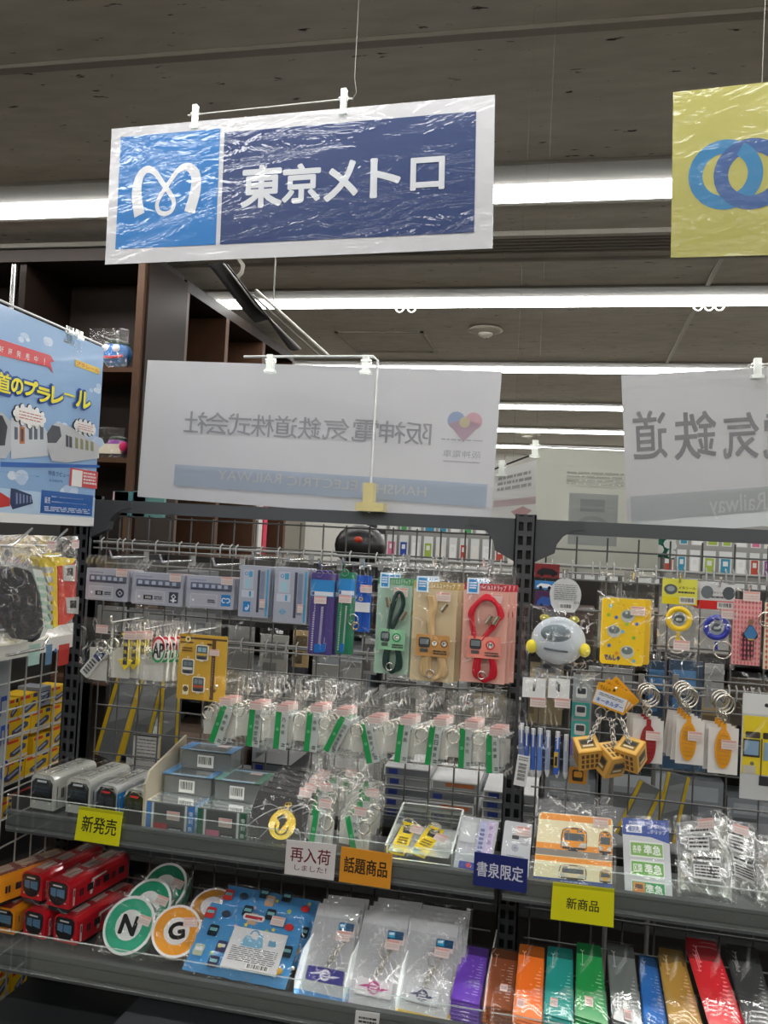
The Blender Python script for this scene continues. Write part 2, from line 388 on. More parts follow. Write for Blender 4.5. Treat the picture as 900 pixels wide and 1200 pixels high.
SUBS = {'print', 'lettering', 'badge_emblem', 'medal_relief', 'train_print', 'stitching', 'sign_face', 'header_print', 'info_print', 'title_band', 'scale_print', 'star_print', 'oval_print', 'windscreen', 'logo', 'mirrored_print', 'faint_print', 'front_marks', 'pattern', 'face_print', 'small_label', 'letter', 'lettering_strip', 'coloured_rim', 'badge', 'back_clip', 'roof_unit'}
class Thing:
    def __init__(s, name, label, cat, loc, group=None):
        s.o = bpy.data.objects.new(name, None); COL.objects.link(s.o); s.loc = Vector(loc); s.o.location = s.loc
        s.o.empty_display_size = .02; s.o['label'] = label; s.o['category'] = cat; s.kids = []
        if group: s.o['group'] = group
    def part(s, name, mb, label=None, parent=None, kind=None):
        if not mb.v: return None
        o = bpy.data.objects.new(name, mb.mesh(name, s.loc)); COL.objects.link(o); o.parent = parent or (getattr(s, 'last', None) if name in SUBS else None) or s.o
        if name not in SUBS and not parent and name not in ('price_sticker', 'clear_bag', 'clear_sleeve', 'key_ring'): s.last = o
        if label: o['label'] = label
        if kind: o['kind'] = kind
        return o
    def copy(s, off, label, group=None, rz=0, ry=0):
        def cp(o, par):
            c = o.copy(); COL.objects.link(c)
            if par: c.parent = par
            for k in list(o.children): cp(k, c)
            return c
        r = cp(s.o, None); r.location = s.loc+Vector(off); r.rotation_euler = (0, R_(ry), R_(rz)); r['label'] = label
        if group: r['group'] = group
        return r
def single(name, label, cat, mb, loc=None, group=None, kind=None):
    loc = Vector(loc) if loc is not None else sum(mb.v, Vector())/len(mb.v)
    if loc is not None and mb.v: loc = Vector((loc.x, loc.y, min(v.z for v in mb.v)))
    o = bpy.data.objects.new(name, mb.mesh(name, loc)); COL.objects.link(o); o.location = loc
    o['label'] = label; o['category'] = cat
    if group: o['group'] = group
    if kind: o['kind'] = kind
    return o
def struct(name, mb, parent=None):
    o = bpy.data.objects.new(name, mb.mesh(name, Vector())); COL.objects.link(o)
    if parent: o.parent = parent
    else: o['kind'] = 'structure'
    return o
X_, Y_, Z_ = Vector((1, 0, 0)), Vector((0, 1, 0)), Vector((0, 0, 1))

# shared little parts -------------------------------------------------
def sticker(T, q, u, v, w=.004, sz=(.025, .016), ang=0, parent=None):
    """pink-edged price sticker, centre at u,v"""
    sz = (min(sz[0], .024), min(sz[1], .015)); a, b = sz[0]/q.W/2, sz[1]/q.H/2; mb = MB().mat('paper'); s_ = q.sub(u-a, v-b, u+a, v+b, w)
    if ang: s_ = s_.rot(ang, .5, .5)
    mb.slab(s_, th=.0004, col='ddcfcb'); mb.rect(s_, .05, .04, .95, .24, 'd8a49e'); mb.dashes(s_, .08, .42, .92, .9, 2, 'cfbab6', int(u*97+v*31)+3)
    return T.part('price_sticker', mb, parent=parent)
def bagpart(T, q, a=-.04, b=-.1, c=1.04, d=1.03, th=.008, crk=.0022, seed=0, nu=14, nv=18, name='clear_bag', mat='film', **k):
    mb = MB().mat(mat); mb.pillow(q, a, b, c, d, th, 'ffffff', nu, nv, crk, seed, smooth=False, **k); return T.part(name, mb)
def cover(T, q, a=0, b=-.2, c=1, d=1, w=.002, name='clear_sleeve', mat='film_flat', n=5):
    mb = MB().mat(mat); mb.pillow(q, a, b, c, d, .002, 'ffffff', n, n, .0005, seed=q.W*50, back=False, fl=w, smooth=True); return T.part(name, mb)
# ================================================================== THE SETTING
XL, XR, YB, YF = -3.6, 5.0, 11.4, -3.4
mb = MB().mat('ceiling_tile'); mb.raw([(XL, YF, CZ), (XR, YF, CZ), (XR, YB, CZ), (XL, YB, CZ)], [(3, 2, 1, 0)], 'ffffff')
ceil = struct('ceiling', mb)
mb = MB().mat('darkmetal'); mb.raw([(XL, YF, 0), (XR, YF, 0), (XR, YB, 0), (XL, YB, 0)], [(0, 1, 2, 3)], '5e5a52'); struct('floor', mb)
mb = MB().mat('paper'); mb.raw([(XL, YB, 0), (XR, YB, 0), (XR, YB, CZ), (XL, YB, CZ)], [(3, 2, 1, 0)], 'd6d6d0'); struct('wall_back', mb)
for i in range(14):
    mb = MB().mat('paper'); x = XL+.3+i*.6; mb.cbox(x, x+.012, YB-.012, YB-.001, 1.4, CZ-.02, 'a8a8a2')
    if i in (4, 5, 6): struct('panel_joint', mb, bpy.data.objects['wall_back'])
mb = MB().mat('paper'); mb.raw([(XL, YF, 0), (XR, YF, 0), (XR, YF, CZ), (XL, YF, CZ)], [(0, 1, 2, 3)], 'a09c92'); struct('wall_front', mb)
mb = MB().mat('paper'); mb.raw([(XL, YF, 0), (XL, YB, 0), (XL, YB, CZ), (XL, YF, CZ)], [(0, 1, 2, 3)], '8d887e'); struct('wall_left', mb)
mb = MB().mat('paper'); mb.raw([(XR, YF, 0), (XR, YB, 0), (XR, YB, CZ), (XR, YF, CZ)], [(3, 2, 1, 0)], 'a5a196'); struct('wall_right', mb)
# ceiling strips and the line vent
mb = MB().mat('paper')
mb.cbox(XL, XR, 1.63*HC, 1.63*HC+.03, CZ-.012, CZ-.001, '9a948a'); struct('trim_1', mb)
vy = 2.74*HC
mb = MB().mat('paper'); mb.cbox(XL, XR, vy-.02, vy+.012, CZ-.02, CZ-.001, 'b8b4aa')
mb.cbox(XL, XR, vy+.30, vy+.315, CZ-.014, CZ-.001, 'a9a59b')
struct('trim_2', mb)
V = Thing('line_vent', 'long slotted air vent running across the ceiling behind the nearest tubes', 'vent', (0, vy+.1, CZ-.02))
mb = MB().mat('paper'); mb.cbox(XL+.1, XR-.1, vy+.02, vy+.2, CZ-.008, CZ-.001, '211f1c'); V.part('backing', mb)
for i in range(5):
    mb = MB().mat('paper'); y = vy+.03+i*.036; mb.cbox(XL+.1, XR-.1, y, y+.012, CZ-.02, CZ-.009, '8f8a80'); V.part('slat', mb)
# depth-running strips seen at the right
xs = atZ(843, 300, CZ).x
for k, (ya, yb) in enumerate(((3.52*HC, 3.44*HC), (3.6*HC, 4.75*HC))):
    mb = MB().mat('paper'); p0 = atZ(800+k*10, 330, CZ)
    if k == 1: mb.cbox(xs, xs+.02, ya, yb, CZ-.01, CZ-.001, 'cfccc4'); mb.cbox(xs, xs+.02, 3.0*HC, 3.38*HC, CZ-.01, CZ-.001, 'cfccc4'); struct('trim_3', mb)
# ceiling tube rows
NM = ['glowing tube row nearest overhead, crossing behind the blue title sign', 'second glowing tube row, just below the title sign', 'third glowing tube row, right above the pale back-to-front signs',
      'fourth glowing tube row between the two pale signs', 'fifth glowing tube row between the two pale signs', 'sixth and farthest glowing tube row near the back wall',
      'tube row above the shelves, out of view overhead', 'tube row on the ceiling above the camera', 'tube row on the ceiling behind the camera']
for i, y in enumerate(ROWS):
    T = Thing('ceiling_light', NM[i], 'ceiling light', (0, y, CZ-.06), 'rows of ceiling tube lights')
    mb = MB().mat('paper'); mb.cbox(XL+.02, XR-.02, y-.15, y-.005, CZ-.012, CZ-.001, '8f8c84'); mb.cbox(XL+.02, XR-.02, y+.125, y+.16, CZ-.018, CZ-.001, 'b5b2aa'); T.part('housing', mb)
    mb = MB().mat('tube_light'); mb.cbox(XL+.04, XR-.04, y+.015, y+.105, CZ-.03, CZ-.002, 'ffffff'); T.part('tube', mb)
# hooks under the second tube row, access hatch, smoke detectors
def whook(x, y, lab):
    c = atZ(x, y, CZ-.035); c.y = ROWS[1]+.06; mb = MB().mat('paper'); pts = []
    for i in range(13): t = pi*i/12; pts.append(c+Vector((-.022*cos(t), 0, -.03*sin(t)-.0)))
    mb.tube([c+Vector((-.022, 0, .03))]+pts+[c+Vector((.022, 0, .03))], .004, 'e8e6e0'); single('ceiling_hook', lab, 'hook', mb, group='white wire hooks on the second tube row')
for x in (467, 481): whook(x, 357, 'white wire hook under the second tube row, left pair, %s' % ('left one' if x < 470 else 'right one'))
for i, x in enumerate((818, 831, 843)): whook(x, 357, 'white wire hook under the second tube row, %s of the right-hand three' % ('left', 'middle', 'right')[i])
mb = MB().mat('paper')
a, b, c, d = [atZ(x, y, CZ) for x, y in ((392, 388), (496, 388), (412, 412), (506, 412))]
T = Thing('access_hatch', 'square ceiling hatch outlined by a pale metal frame', 'ceiling hatch', (a+d)/2)
y0, y1, x0, x1 = a.y, c.y+.0, a.x, b.x
for (p, q_, r, s_) in ((x0, x1, y0, y0+.02), (x0, x1, y1-.02, y1), (x0, x0+.02, y0, y1), (x1-.02, x1, y0, y1)):
    mb = MB().mat('paper'); mb.cbox(p, q_, r, s_, CZ-.01, CZ-.001, 'a8a49a'); T.part('frame_bar', mb)
for k, (x, y) in enumerate(((569, 387), (618, 509))):
    c = atZ(x, y, CZ-.02); T = Thing('smoke_detector', ('round cream smoke detector on the near ceiling', 'round smoke detector far back between the pale signs')[k], 'smoke detector', c)
    R = .095 if not k else .14
    mb = MB().mat('paper'); mb.ball(c, R, R, .02, 'c6c1b2', 24); T.part('base_plate', mb)
    mb = MB().mat('paper'); mb.ball(c-Z_*.02, R*.42, R*.42, .022, 'dcd8cc', 18); mb.ball(c-Z_*.045, .012, .012, .01, '8a867c'); T.part('sensor', mb)
# ------------------------------------------------------------------ bookcase far left
XA = at(165, 400, 3.15).x
TOP = 2.57; YA = 3.15; W1, W2, DK = '3a2a22', '553c2d', '221914'
B = Thing('bookcase', 'tall dark wooden bookcase facing the aisle, plush toys on its shelves', 'bookcase', (XA-.8, YA+.2, 0))
def pt(T, name, x0, x1, y0, y1, z0, z1, col, mat='wood', label=None):
    mb = MB().mat(mat); mb.cbox(x0, x1, y0, y1, z0, z1, col); return T.part(name, mb, label)
pt(B, 'back_panel', XA-1.9, XA, YA+.33, YA+.35, 0, TOP, '38302c')
pt(B, 'top_board', XA-1.9, XA, YA-.02, YA+.35, TOP, TOP+.05, DK)
zs1, zs2 = at(125, 430, YA).z, at(130, 536, YA).z
for z in (zs1, zs2, zs2-.45, zs2-.9): pt(B, 'shelf_board', XA-1.9, XA-.03, YA, YA+.33, z-.02, z, W2)
xu = at(22, 350, YA).x
pt(B, 'upright', xu, xu+.03, YA-.003, YA+.33, 0, TOP, DK); pt(B, 'upright', XA-.03, XA, YA, YA+.35, 0, TOP, '553f30')
pt(B, 'end_panel', XA, XA+.012, YA+.02, YA+.37, 0, TOP+.02, '2a211c', 'darkwood', 'dark glossy end panel')
C2 = Thing('bookcase', 'row of dark bookcase bays seen from the side behind the back-to-front sign', 'bookcase', (XA-.2, 4.2, 0))
ya = atX(206, 400, XA).y; yc = atX(345, 410, XA).y; ym = atX(266, 400, XA).y; yn = atX(310, 400, XA).y
pt(C2, 'back_panel', XA-.34, XA-.32, YA+.38, yc, 0, TOP, '2a211c')
pt(C2, 'top_board', XA-.32, XA+.0, YA+.38, yc, TOP-.01, TOP+.04, DK)
ya = YA+.4
for y in (ya, ym, yn, yc): pt(C2, 'upright', XA-.32, XA-.001, y-.02, y+.02, 0, TOP, W2 if y != ya else '5a4a40')
for z in (zs1+.1, zs2, zs2-.4, zs2-.8): pt(C2, 'shelf_board', XA-.32, XA, ya, yc, z-.02, z, W2)
for (yy0, yy1) in ((ya+.02, ym-.02), (ym+.02, yn-.02)): pt(C2, 'cupboard_panel', XA-.30, XA-.28, yy0, yy1, zs1+.15, TOP-.22, '53321f')
# books inside low shelves seen above the rack rail
for i, (x, col, lb) in enumerate(((300, 'd8d6d2', 'white'), (306, 'cf3b57', 'red'))):
    c = atX(x, 640, XA-.05); mb = MB().mat('paper'); mb.cbox(XA-.2, XA-.03, c.y-.03, c.y+.03, zs2-.399, zs2-.10-.02*i, col)
    single('book', lb+' book spine standing in the far bookcase above the rack rail', 'book', mb, group='books in the far bookcase')
# ------------------------------------------------------------------ racks
RY = 1.57; ZR = 1.535
def post(T, x):
    mb = MB().mat('darkmetal'); w_ = .018; d_ = .02; c = '43464a'
    for xx in (x-w_, x-.003, x+w_-.006): mb.cbox(xx, xx+.006, RY-d_, RY-d_+.003, .3, ZR+.02, c)
    mb.cbox(x-w_, x+w_, RY-d_+.012, RY+.03, .3, ZR+.02, '15161a'); mb.cbox(x-w_, x-w_+.002, RY-d_, RY+.02, .3, ZR+.02, c); mb.cbox(x+w_-.002, x+w_, RY-d_, RY+.02, .3, ZR+.02, c)
    z = .5
    while z < ZR+.012: mb.cbox(x-w_, x+w_, RY-d_+.0005, RY-d_+.0028, z, z+.0095, c); z += .0254
    return T.part('post', mb)
def rail(T, x0, x1):
    mb = MB().mat('darkmetal'); mb.cbox(x0, x1, RY-.012, RY+.012, ZR-.012, ZR+.012, '4c5054'); T.part('top_rail', mb)
    for (x, sg) in ((x0, 1), (x1, -1)):
        P = [(0, 0), (.085, 0)]+[(.085-.05*sin(t)-.0, -.012-.045*(1-cos(t))) for t in (0, .4, .8, 1.2, 1.57)]+[(0, -.075)]
        mb = MB().mat('darkmetal'); mb.prism([(x+sg*a, RY-.014, ZR+.01+b) for a, b in P], (0, .022, 0), '44474b'); T.part('corner_bracket', mb)
def grid(T, x0, x1, z0, z1, y, nx=.0485, nz=.05, r=.0017, col='6a6b6a', xoff=0):
    mb = MB().mat('metal2'); x = x0+xoff
    while x < x1: mb.tube([(x, y, z0), (x, y, z1)], r, col, 5); x += nx
    z = z0
    while z <= z1+.001: mb.tube([(x0, y-.003, z), (x1, y-.003, z)], r, col, 5); z += nz
    T.part('wire_grid', mb)
pmat('metal2', .35, metal=.4, var=.05)
XP0, XP1, XP2 = -.958, -.080, .80
RL = Thing('wire_rack', 'left wire-grid rack bay with dark grey frame, hung with station goods', 'display rack', (-.52, RY, .3))
rail(RL, XP0+.018, XP1-.018); post(RL, XP0)
zg = at(105, 882, RY).z
grid(RL, XP0+.04, XP1-.03, zg-.38, ZR-.015, RY+.012, nx=.0455, nz=.0475)
RRt = Thing('wire_rack', 'right wire-grid rack bay whose slotted post stands at mid-picture', 'display rack', (.36, RY, .3))
rail(RRt, XP1+.018, XP2-.018); post(RRt, XP1); post(RRt, XP2)
grid(RRt, XP1+.03, XP2-.03, zg-.4, ZR-.015, RY+.012, nx=.0535, nz=.0535, xoff=.008)
def hookbar(T, x0, x1, z, y=RY-.02):
    mb = MB().mat('metal2'); mb.tube([(x0, y, z), (x1, y, z)], .003, '8d8e8c', 6); mb.tube([(x0, y, z-.012), (x1, y, z-.012)], .002, '8d8e8c', 6)
    x = x0+.02; rg = random.Random(int(z*1000))
    while x < x1: mb.tube([(x, y-.004, z-.016), (x, y-.006, z+.004), (x, y+.004, z+.009)], .0016, '9a9b99', 5); x += rg.choice((.012, .02, .035, .05))
    T.part('hook_bar', mb)
z1b, z2b, z3b = at(350, 648, RY).z, at(350, 757, RY).z, at(700, 795, RY).z
hookbar(RL, XP0+.03, XP1-.02, z1b); hookbar(RL, XP0+.3, XP1-.02, z2b); hookbar(RRt, XP1+.03, XP2-.02, at(760, 668, RY).z); hookbar(RRt, XP1+.03, XP2-.02, z3b)
# side wire partition at the left
SP = Thing('side_grid', 'wire grid partition closing the left end of the shelves', 'wire panel', (-.985, 1.3, .5))
mb = MB().mat('metal2'); y = 1.10
while y < 1.555: mb.tube([(-.985, y, .5), (-.985, y, 1.36)], .0017, 'b9bab8', 5); y += .0485
z = .5
while z < 1.37: mb.tube([(-.988, 1.10, z), (-.988, 1.545, z)], .0017, 'b9bab8', 5); z += .05
SP.part('wire_grid', mb)
# trays
def tray(label, x0, x1, yf, zb, lip=.036, guard=.03):
    T = Thing('shelf_tray', label, 'shelf', ((x0+x1)/2, (yf+RY)/2, zb))
    mb = MB().mat('darkmetal'); mb.cbox(x0, x1, yf+.012, RY-.02, zb+.004, zb+.012, '3e4143'); T.part('shelf_board', mb)
    mb = MB().mat('darkmetal')
    for i, (dy, h0, h1, c) in enumerate(((0, 0, .010, '45484a'), (.003, .010, .013, '2c2e30'), (.001, .013, .029, '3c3f41'), (.003, .029, .031, '2c2e30'), (.001, .031, lip, '45494b'))):
        mb.cbox(x0, x1, yf+dy, yf+.012, zb+h0, zb+h1, c)
    T.part('front_rail', mb)
    mb = MB().mat('acrylic'); mb.cbox(x0+.001, x1-.001, yf-.003, yf-.001, zb+.006, zb+lip+guard, 'ffffff'); mb.mat('smoke_plastic'); mb.cbox(x0+.001, x1-.001, yf-.0035, yf-.0005, zb+lip+guard-.001, zb+lip+guard, 'ffffff'); T.part('clear_guard', mb)
    return T
UY, LY = 1.37, 1.30
UZ = at(300, 1015, UY).z; LZ = at(150, 1165, LY).z
U1 = tray('upper left shelf holding the grey and blue trains and clear boxes', XP0+.0, XP1-.012, UY, UZ)
U2 = tray('upper right shelf holding the orange train pack', XP1+.0, XP2-.005, UY, UZ+.001)
L1 = tray('lower left shelf holding red trains and round letter packs', XP0+.0, XP1-.012, LY, LZ, lip=.04)
L2 = tray('lower right shelf holding coloured slim packs', XP1+.0, XP2-.005, LY, LZ, lip=.04)
UT, LT = UZ+.0125, LZ+.0125

mb = MB().mat('metal'); xq = at(16, 330, YA-.04).x; mb.tube([(xq, YA-.04, TOP-.02), (xq, YA-.04, 0)], .012, 'c8c8c6', 12); single('chrome_pole', 'chrome pole standing before the far bookcase above the poster corner', 'pole', mb)
# ================================================================== HANGING SIGNS
pmat('laminate2', .45, coat=.5, coatr=.1, bs=.25, bscale=9, bdist=.006, var=.05, vs=9)
NAVY, SKY = '0c2f66', '0a70b8'
def clip(T, p, e=X_, h=.034, col='d9d8d2'):
    mb = MB().mat('acrylic2'); p = Vector(p)
    mb.box(p-e*.006-Z_*h*.6-Y_*.006, e*.012, Y_*.004, Z_*h, col); mb.box(p-e*.006-Z_*h*.6+Y_*.002, e*.012, Y_*.004, Z_*h, col)
    mb.tube([p-e*.010+Z_*.002, p+e*.010+Z_*.002], .0045, col, 8); mb.box(p-e*.010-Z_*h*.62-Y_*.008, e*.02, Y_*.016, Z_*.005, col)
    return T.part('clip', mb)
YS = 1.53
q = Q((131, 151), (580, 111), (123, 310), (577, 291), Y=YS*1.147, Yr=YS, )
T = Thing('hanging_sign', 'blue and white laminated title sign with a white looped heart logo hanging at the top', 'sign', q.base())
mb = MB().mat('laminate'); mb.slab(q, th=.0012, col='c2c3c7'); T.part('sheet', mb)
mb = MB().mat('laminate'); bx = q.box(142, 160, 254, 281)
def rrect(mb, q, a, b, c, d, r, col):
    ru, rv = r/q.W, r/q.H; P = []
    for (cx, cy, t0) in ((c-ru, d-rv, 0), (a+ru, d-rv, 90), (a+ru, b+rv, 180), (c-ru, b+rv, 270)):
        for k in range(5): t = R_(t0+k*22.5); P.append((cx+ru*cos(t), cy+rv*sin(t)))
    mb.poly(q, P, col)
ql = q.sub(*bx[:2], *bx[2:], w=.0003)
mb.rect(q, *bx, SKY, nu=8, w=.0008)
L = [(.24, .71), (.20, .52), (.22, .38), (.29, .31), (.38, .34), (.47, .45), (.56, .56), (.585, .63), (.56, .69), (.50, .71), (.44, .69), (.415, .63), (.44, .56), (.52, .45), (.61, .34), (.70, .31), (.78, .38), (.79, .52), (.74, .71)]
Wd = [.105, .10, .085, .06, .045, .04, .04, .038, .036, .036, .036, .038, .04, .04, .045, .06, .085, .10, .105]
# smooth the logo stroke
LL = []; WW = []
for i in range(len(L)-1):
    p0, p1, p2, p3 = L[max(i-1, 0)], L[i], L[i+1], L[min(i+2, len(L)-1)]
    for k in range(4):
        t = k/4; LL.append(tuple(.5*((2*p1[j])+(-p0[j]+p2[j])*t+(2*p0[j]-5*p1[j]+4*p2[j]-p3[j])*t*t+(-p0[j]+3*p1[j]-3*p2[j]+p3[j])*t**3) for j in (0, 1))); WW.append((Wd[i]*(1-t)+Wd[i+1]*t)*ql.W)
LL.append(L[-1]); WW.append(Wd[-1]*ql.W)
mb.stroke(ql, LL, WW, 'd2d5d9', w=.0012); T.part('logo', mb)
mb = MB().mat('laminate'); bx = q.box(264, 152, 556, 271); mb.rect(q, *bx, NAVY, nu=12, w=.0008)
for ch, (a_, b_, c_, d_) in zip('東京メトロ', ((286, 192, 330, 236), (334, 190, 375, 231), (383, 186, 419, 229), (437, 182, 469, 225), (484, 181, 521, 216))):
    mb.text(q, ch, *q.box(a_, b_, c_, d_), 'c8ccd2', bold=.07, w=.0012)
T.part('title_panel', mb)
def rod(T, p, q_, r=.0018, col='d8d8d4'):
    mb = MB().mat('metal2'); mb.tube([p, q_], r, col); return T.part('rod', mb)
R = Thing('sign_holder', 'thin white rod with two clear clips holding the blue title sign', 'sign holder', q.p(.45, 0))
e = q.eu
p0, p1 = q.p(.26, -.05), q.p(.66, -.06)
rod(R, p0-e*.02, p1+e*.02); clip(R, p0, e, .05); clip(R, p1, e, .05)
mb = MB().mat('metal2'); mb.tube([p1+e*.02, p1+e*.028+Z_*.01, p1+e*.022+Z_*.04, (p1.x+e.x*.02, p1.y, CZ)], .0007, '8a8780', 5); R.part('thread', mb)
# yellow ring sign at the right
q = Q((789, 108), (1010, 84), (786, 302), (1006, 296), Y=1.62, Yr=1.50)
T = Thing('hanging_sign', 'yellow laminated sign with two interlocking blue rings cut by the right edge', 'sign', q.base())
mb = MB().mat('laminate'); mb.slab(q, th=.0012, col='a5a150'); T.part('sheet', mb)
mb = MB().mat('laminate')
k = q.W/220
mb.ring(q, *q.uv(849, 203), 28*k, 46*k, '1a70a0', w=.0004, e=.98); T.part('ring_mark', mb)
mb = MB().mat('laminate'); mb.ring(q, *q.uv(880, 202), 28*k, 46*k, '264f88', w=.0006, e=.98); mb.ring(q, *q.uv(849, 203), 28*k, 46*k, '1a70a0', w=.0008, a0=-60, a1=30, e=.98); T.part('ring_mark', mb, 'darker blue ring')
mb = MB().mat('metal2'); p = q.p(.5, 0); mb.tube([p, (p.x, p.y, CZ)], .0007, '8a8780', 5); T.part('thread', mb)
# pale signs seen from the back
def pale(corners, Y, Yr, label, col='f0f1f5'):
    q = Q(*corners, Y=Y, Yr=Yr); T = Thing('back_facing_sign', label, 'sign', q.base()); mb = MB().mat('thin_sheet'); mb.slab(q, th=.001, col=col); T.part('sheet', mb); return q, T
q, T = pale(((173, 422), (588, 435), (161, 582), (575, 613)), 1.60, 1.585, 'wide pale sign seen from behind with mirrored lettering and a faint heart mark')
mb = MB().mat('thin_sheet')
cs = '阪神電気鉄道株式会社'; xs_ = [475, 445, 413, 379, 350, 322, 295, 268, 242, 217]
for i, ch in enumerate(cs):
    x = xs_[i]; y = 481+(x-200)*.05; w_ = 25 if i > 3 else 29; mb.text(q, ch, *q.box(x, y, x+w_, y+27), 'bfc0c8', mirror=True, bold=.012, w=.0006)
mb.rect(q, q.uv(205, 545)[0], .748, .985, .90, 'c6d3e4', w=.0004, nu=8)
for wd, (a_, b_) in (('HANSHIN', (424, 499)), ('ELECTRIC', (337, 418)), ('RAILWAY', (256, 329))):
    y = 555+(a_-300)*.09; mb.text(q, wd, *q.box(a_, y, b_, y+16), 'e2e4e8', mirror=True, bold=.02, w=.0006)
T.part('mirrored_print', mb)
mb = MB().mat('thin_sheet'); u, v = q.uv(544, 497)
def heart(mb, q, u, v, sz, cols):
    rr = sz*.27
    mb.disc(q, u-.022, v-.02, rr, cols[0], w=.0005); mb.disc(q, u+.022, v-.02, rr, cols[1], w=.0005)
    mb.poly(q, [(u-sz*.5/q.W, v+.0), (u, v+sz*.55/q.H), (u+sz*.5/q.W, v+.0), (u, v-.03)], cols[2], w=.0006); mb.disc(q, u, v-.01, rr*.6, cols[3], w=.0007)
heart(mb, q, u, v, .062, ('b3c3df', 'e6c3cb', 'd5bccb', 'e9e2c3'))
mb.text(q, '阪神電車', *q.box(519, 527, 562, 538), 'bfc0c8', mirror=True, w=.0005); mb.rect(q, *q.box(519, 541, 562, 542), 'c6c6cc', w=.0004); mb.dashes(q, *q.box(517, 514, 566, 519), 1, 'c3c3c9', 4)
T.part('heart_mark', mb)
H = Thing('sign_holder', 'L-shaped chrome rod on a cream magnet foot carrying the wide pale sign', 'sign holder', at(438, 606, 1.57))
pz = at(432, 606, 1.56); pt_ = at(443, 424, 1.56)
mb = MB().mat('metal2'); mb.tube([(pz.x+.004, 1.545, ZR+.01), (pt_.x+.002, 1.548, pt_.z), (pt_.x-.008, 1.55, pt_.z+.008), at(286, 418, 1.57)], .0026, 'd0d2d2'); H.part('rod', mb)
mb = MB().mat('gloss'); mb.cbox(pz.x-.02, pz.x+.032, 1.535, 1.575, ZR+.0125, ZR+.028, 'd8cc94'); mb.cbox(pz.x-.008, pz.x+.012, 1.538, 1.56, ZR+.028, ZR+.065, 'd8cc94'); H.part('magnet_foot', mb, 'cream plastic foot')
clip(H, at(317, 424, 1.565)); clip(H, at(429, 425, 1.55))
q, T = pale(((728, 440), (1010, 424), (735, 612), (1012, 590)), 1.62, 1.55, 'large pale sign seen from behind with mirrored grey lettering at the right edge', 'e6e7e9')
mb = MB().mat('thin_sheet')
for ch, (a_, c_) in zip('道鉄気電', ((740, 780), (788, 838), (845, 888), (892, 935))): mb.text(q, ch, *q.box(a_, 480, c_, 530), 'aaabaf', mirror=True, bold=.03, w=.0006)
mb.rect(q, *q.box(736, 573, 1010, 608), 'cbd1d3', w=.0004, nu=6); mb.text(q, 'Railway', *q.box(829, 575, 896, 599), 'e2e4e6', mirror=True, bold=.01, w=.0009)
T.part('mirrored_print', mb)
mb = MB().mat('metal2'); mb.tube([q.p(.55, -.02), q.p(1.0, -.02)], .0022, 'c9cac8'); T.part('rod', mb); clip(T, q.p(.59, -.01))
q, T = pale(((630, 524), (776, 530), (625, 668), (770, 676)), 1.72, 1.72, 'plain pale sheet with a faint photo print, hanging behind the rack rail', 'e4e5dc')
mb = MB().mat('thin_sheet'); mb.rect(q, *q.box(667, 577, 722, 640), 'b9bebd', w=.0004); mb.rect(q, *q.box(680, 584, 708, 600), 'a5aaaa', w=.0005); mb.ring(q, *q.uv(694, 615), .018, .03, 'a9aead', w=.0006, e=.6)
mb.dashes(q, *q.box(664, 552, 730, 572), 4, 'bdbfba', 5, .4); T.part('faint_print', mb)
mb = MB().mat('metal2'); mb.tube([q.p(-.02, -.01), q.p(1, -.01)], .0022, 'c9cac8'); mb.tube([q.p(-.015, -.01), (q.p(-.015, 0).x, q.a.y, CZ)], .0002, '6a6760', 4); T.part('rod', mb); clip(T, q.p(-.02, 0))
q, T = pale(((580, 552), (632, 538), (573, 613), (628, 613)), 1.9, 1.9, 'small tilted pale flyer with a pink shape between the signs', 'f0f0ee')
mb = MB().mat('thin_sheet'); mb.rect(q, .05, .58, .98, .70, 'dccbcc', w=.0004); mb.poly(q, [(.45, .80), (.7, .72), (.9, .80), (.65, .95)], 'd3b3b6', w=.0004); mb.dashes(q, .1, .15, .85, .45, 3, 'b4b4b4', 7, .5); T.part('faint_print', mb)
mb = MB().mat('metal2'); mb.tube([q.p(-.15, -.03), q.p(1.1, -.12)], .0022, '3a3a3a'); mb.tube([q.p(.4, -.07), (q.p(.4, 0).x, q.a.y, CZ)], .0002, '6a6760', 4); T.part('rod', mb); clip(T, q.p(.15, -.05))
# curled dark sign seen edge-on plus its hook
a = [at(243, 309, 2.2), at(267, 309, 2.25), at(300, 372, 2.5), at(351, 409, 2.62)]
q = Quad(*a, wave=.02); T = Thing('hanging_sign', 'dark glossy curled sign seen nearly edge-on below the blue title sign', 'sign', q.base())
mb = MB().mat('darkgloss'); mb.slab(q, th=.003, col='3d3a3c'); T.part('sheet', mb)
mb = MB().mat('metal2'); mb.tube([at(262, 309, 2.23), at(300, 358, 2.4), at(352, 409, 2.6)], .003, 'cfcfca'); T.part('edge_strip', mb)
mb = MB().mat('paper'); pts = [at(276, 327, 2.3), at(283, 320, 2.3), at(285, 311, 2.3), at(280, 304, 2.3), at(280, 285, 2.3)]; mb.tube(pts+[(pts[-1].x, 2.3, CZ)], .006, 'c9c5b8'); T.part('hook', mb)
mb = MB().mat('metal2'); mb.tube([at(300, 340, 2.9), at(386, 418, 2.9)], .006, 'b7b7b0'); mb.tube([at(320, 358, 2.9), (at(320, 358, 2.9).x, 2.9, CZ)], .003, '8f8f88'); mb.tube([at(296, 346, 2.9), at(376, 418, 2.9)], .004, '8f8f88'); single('hanging_rail', 'slanting double metal rail behind the curled dark sign', 'rail', mb)
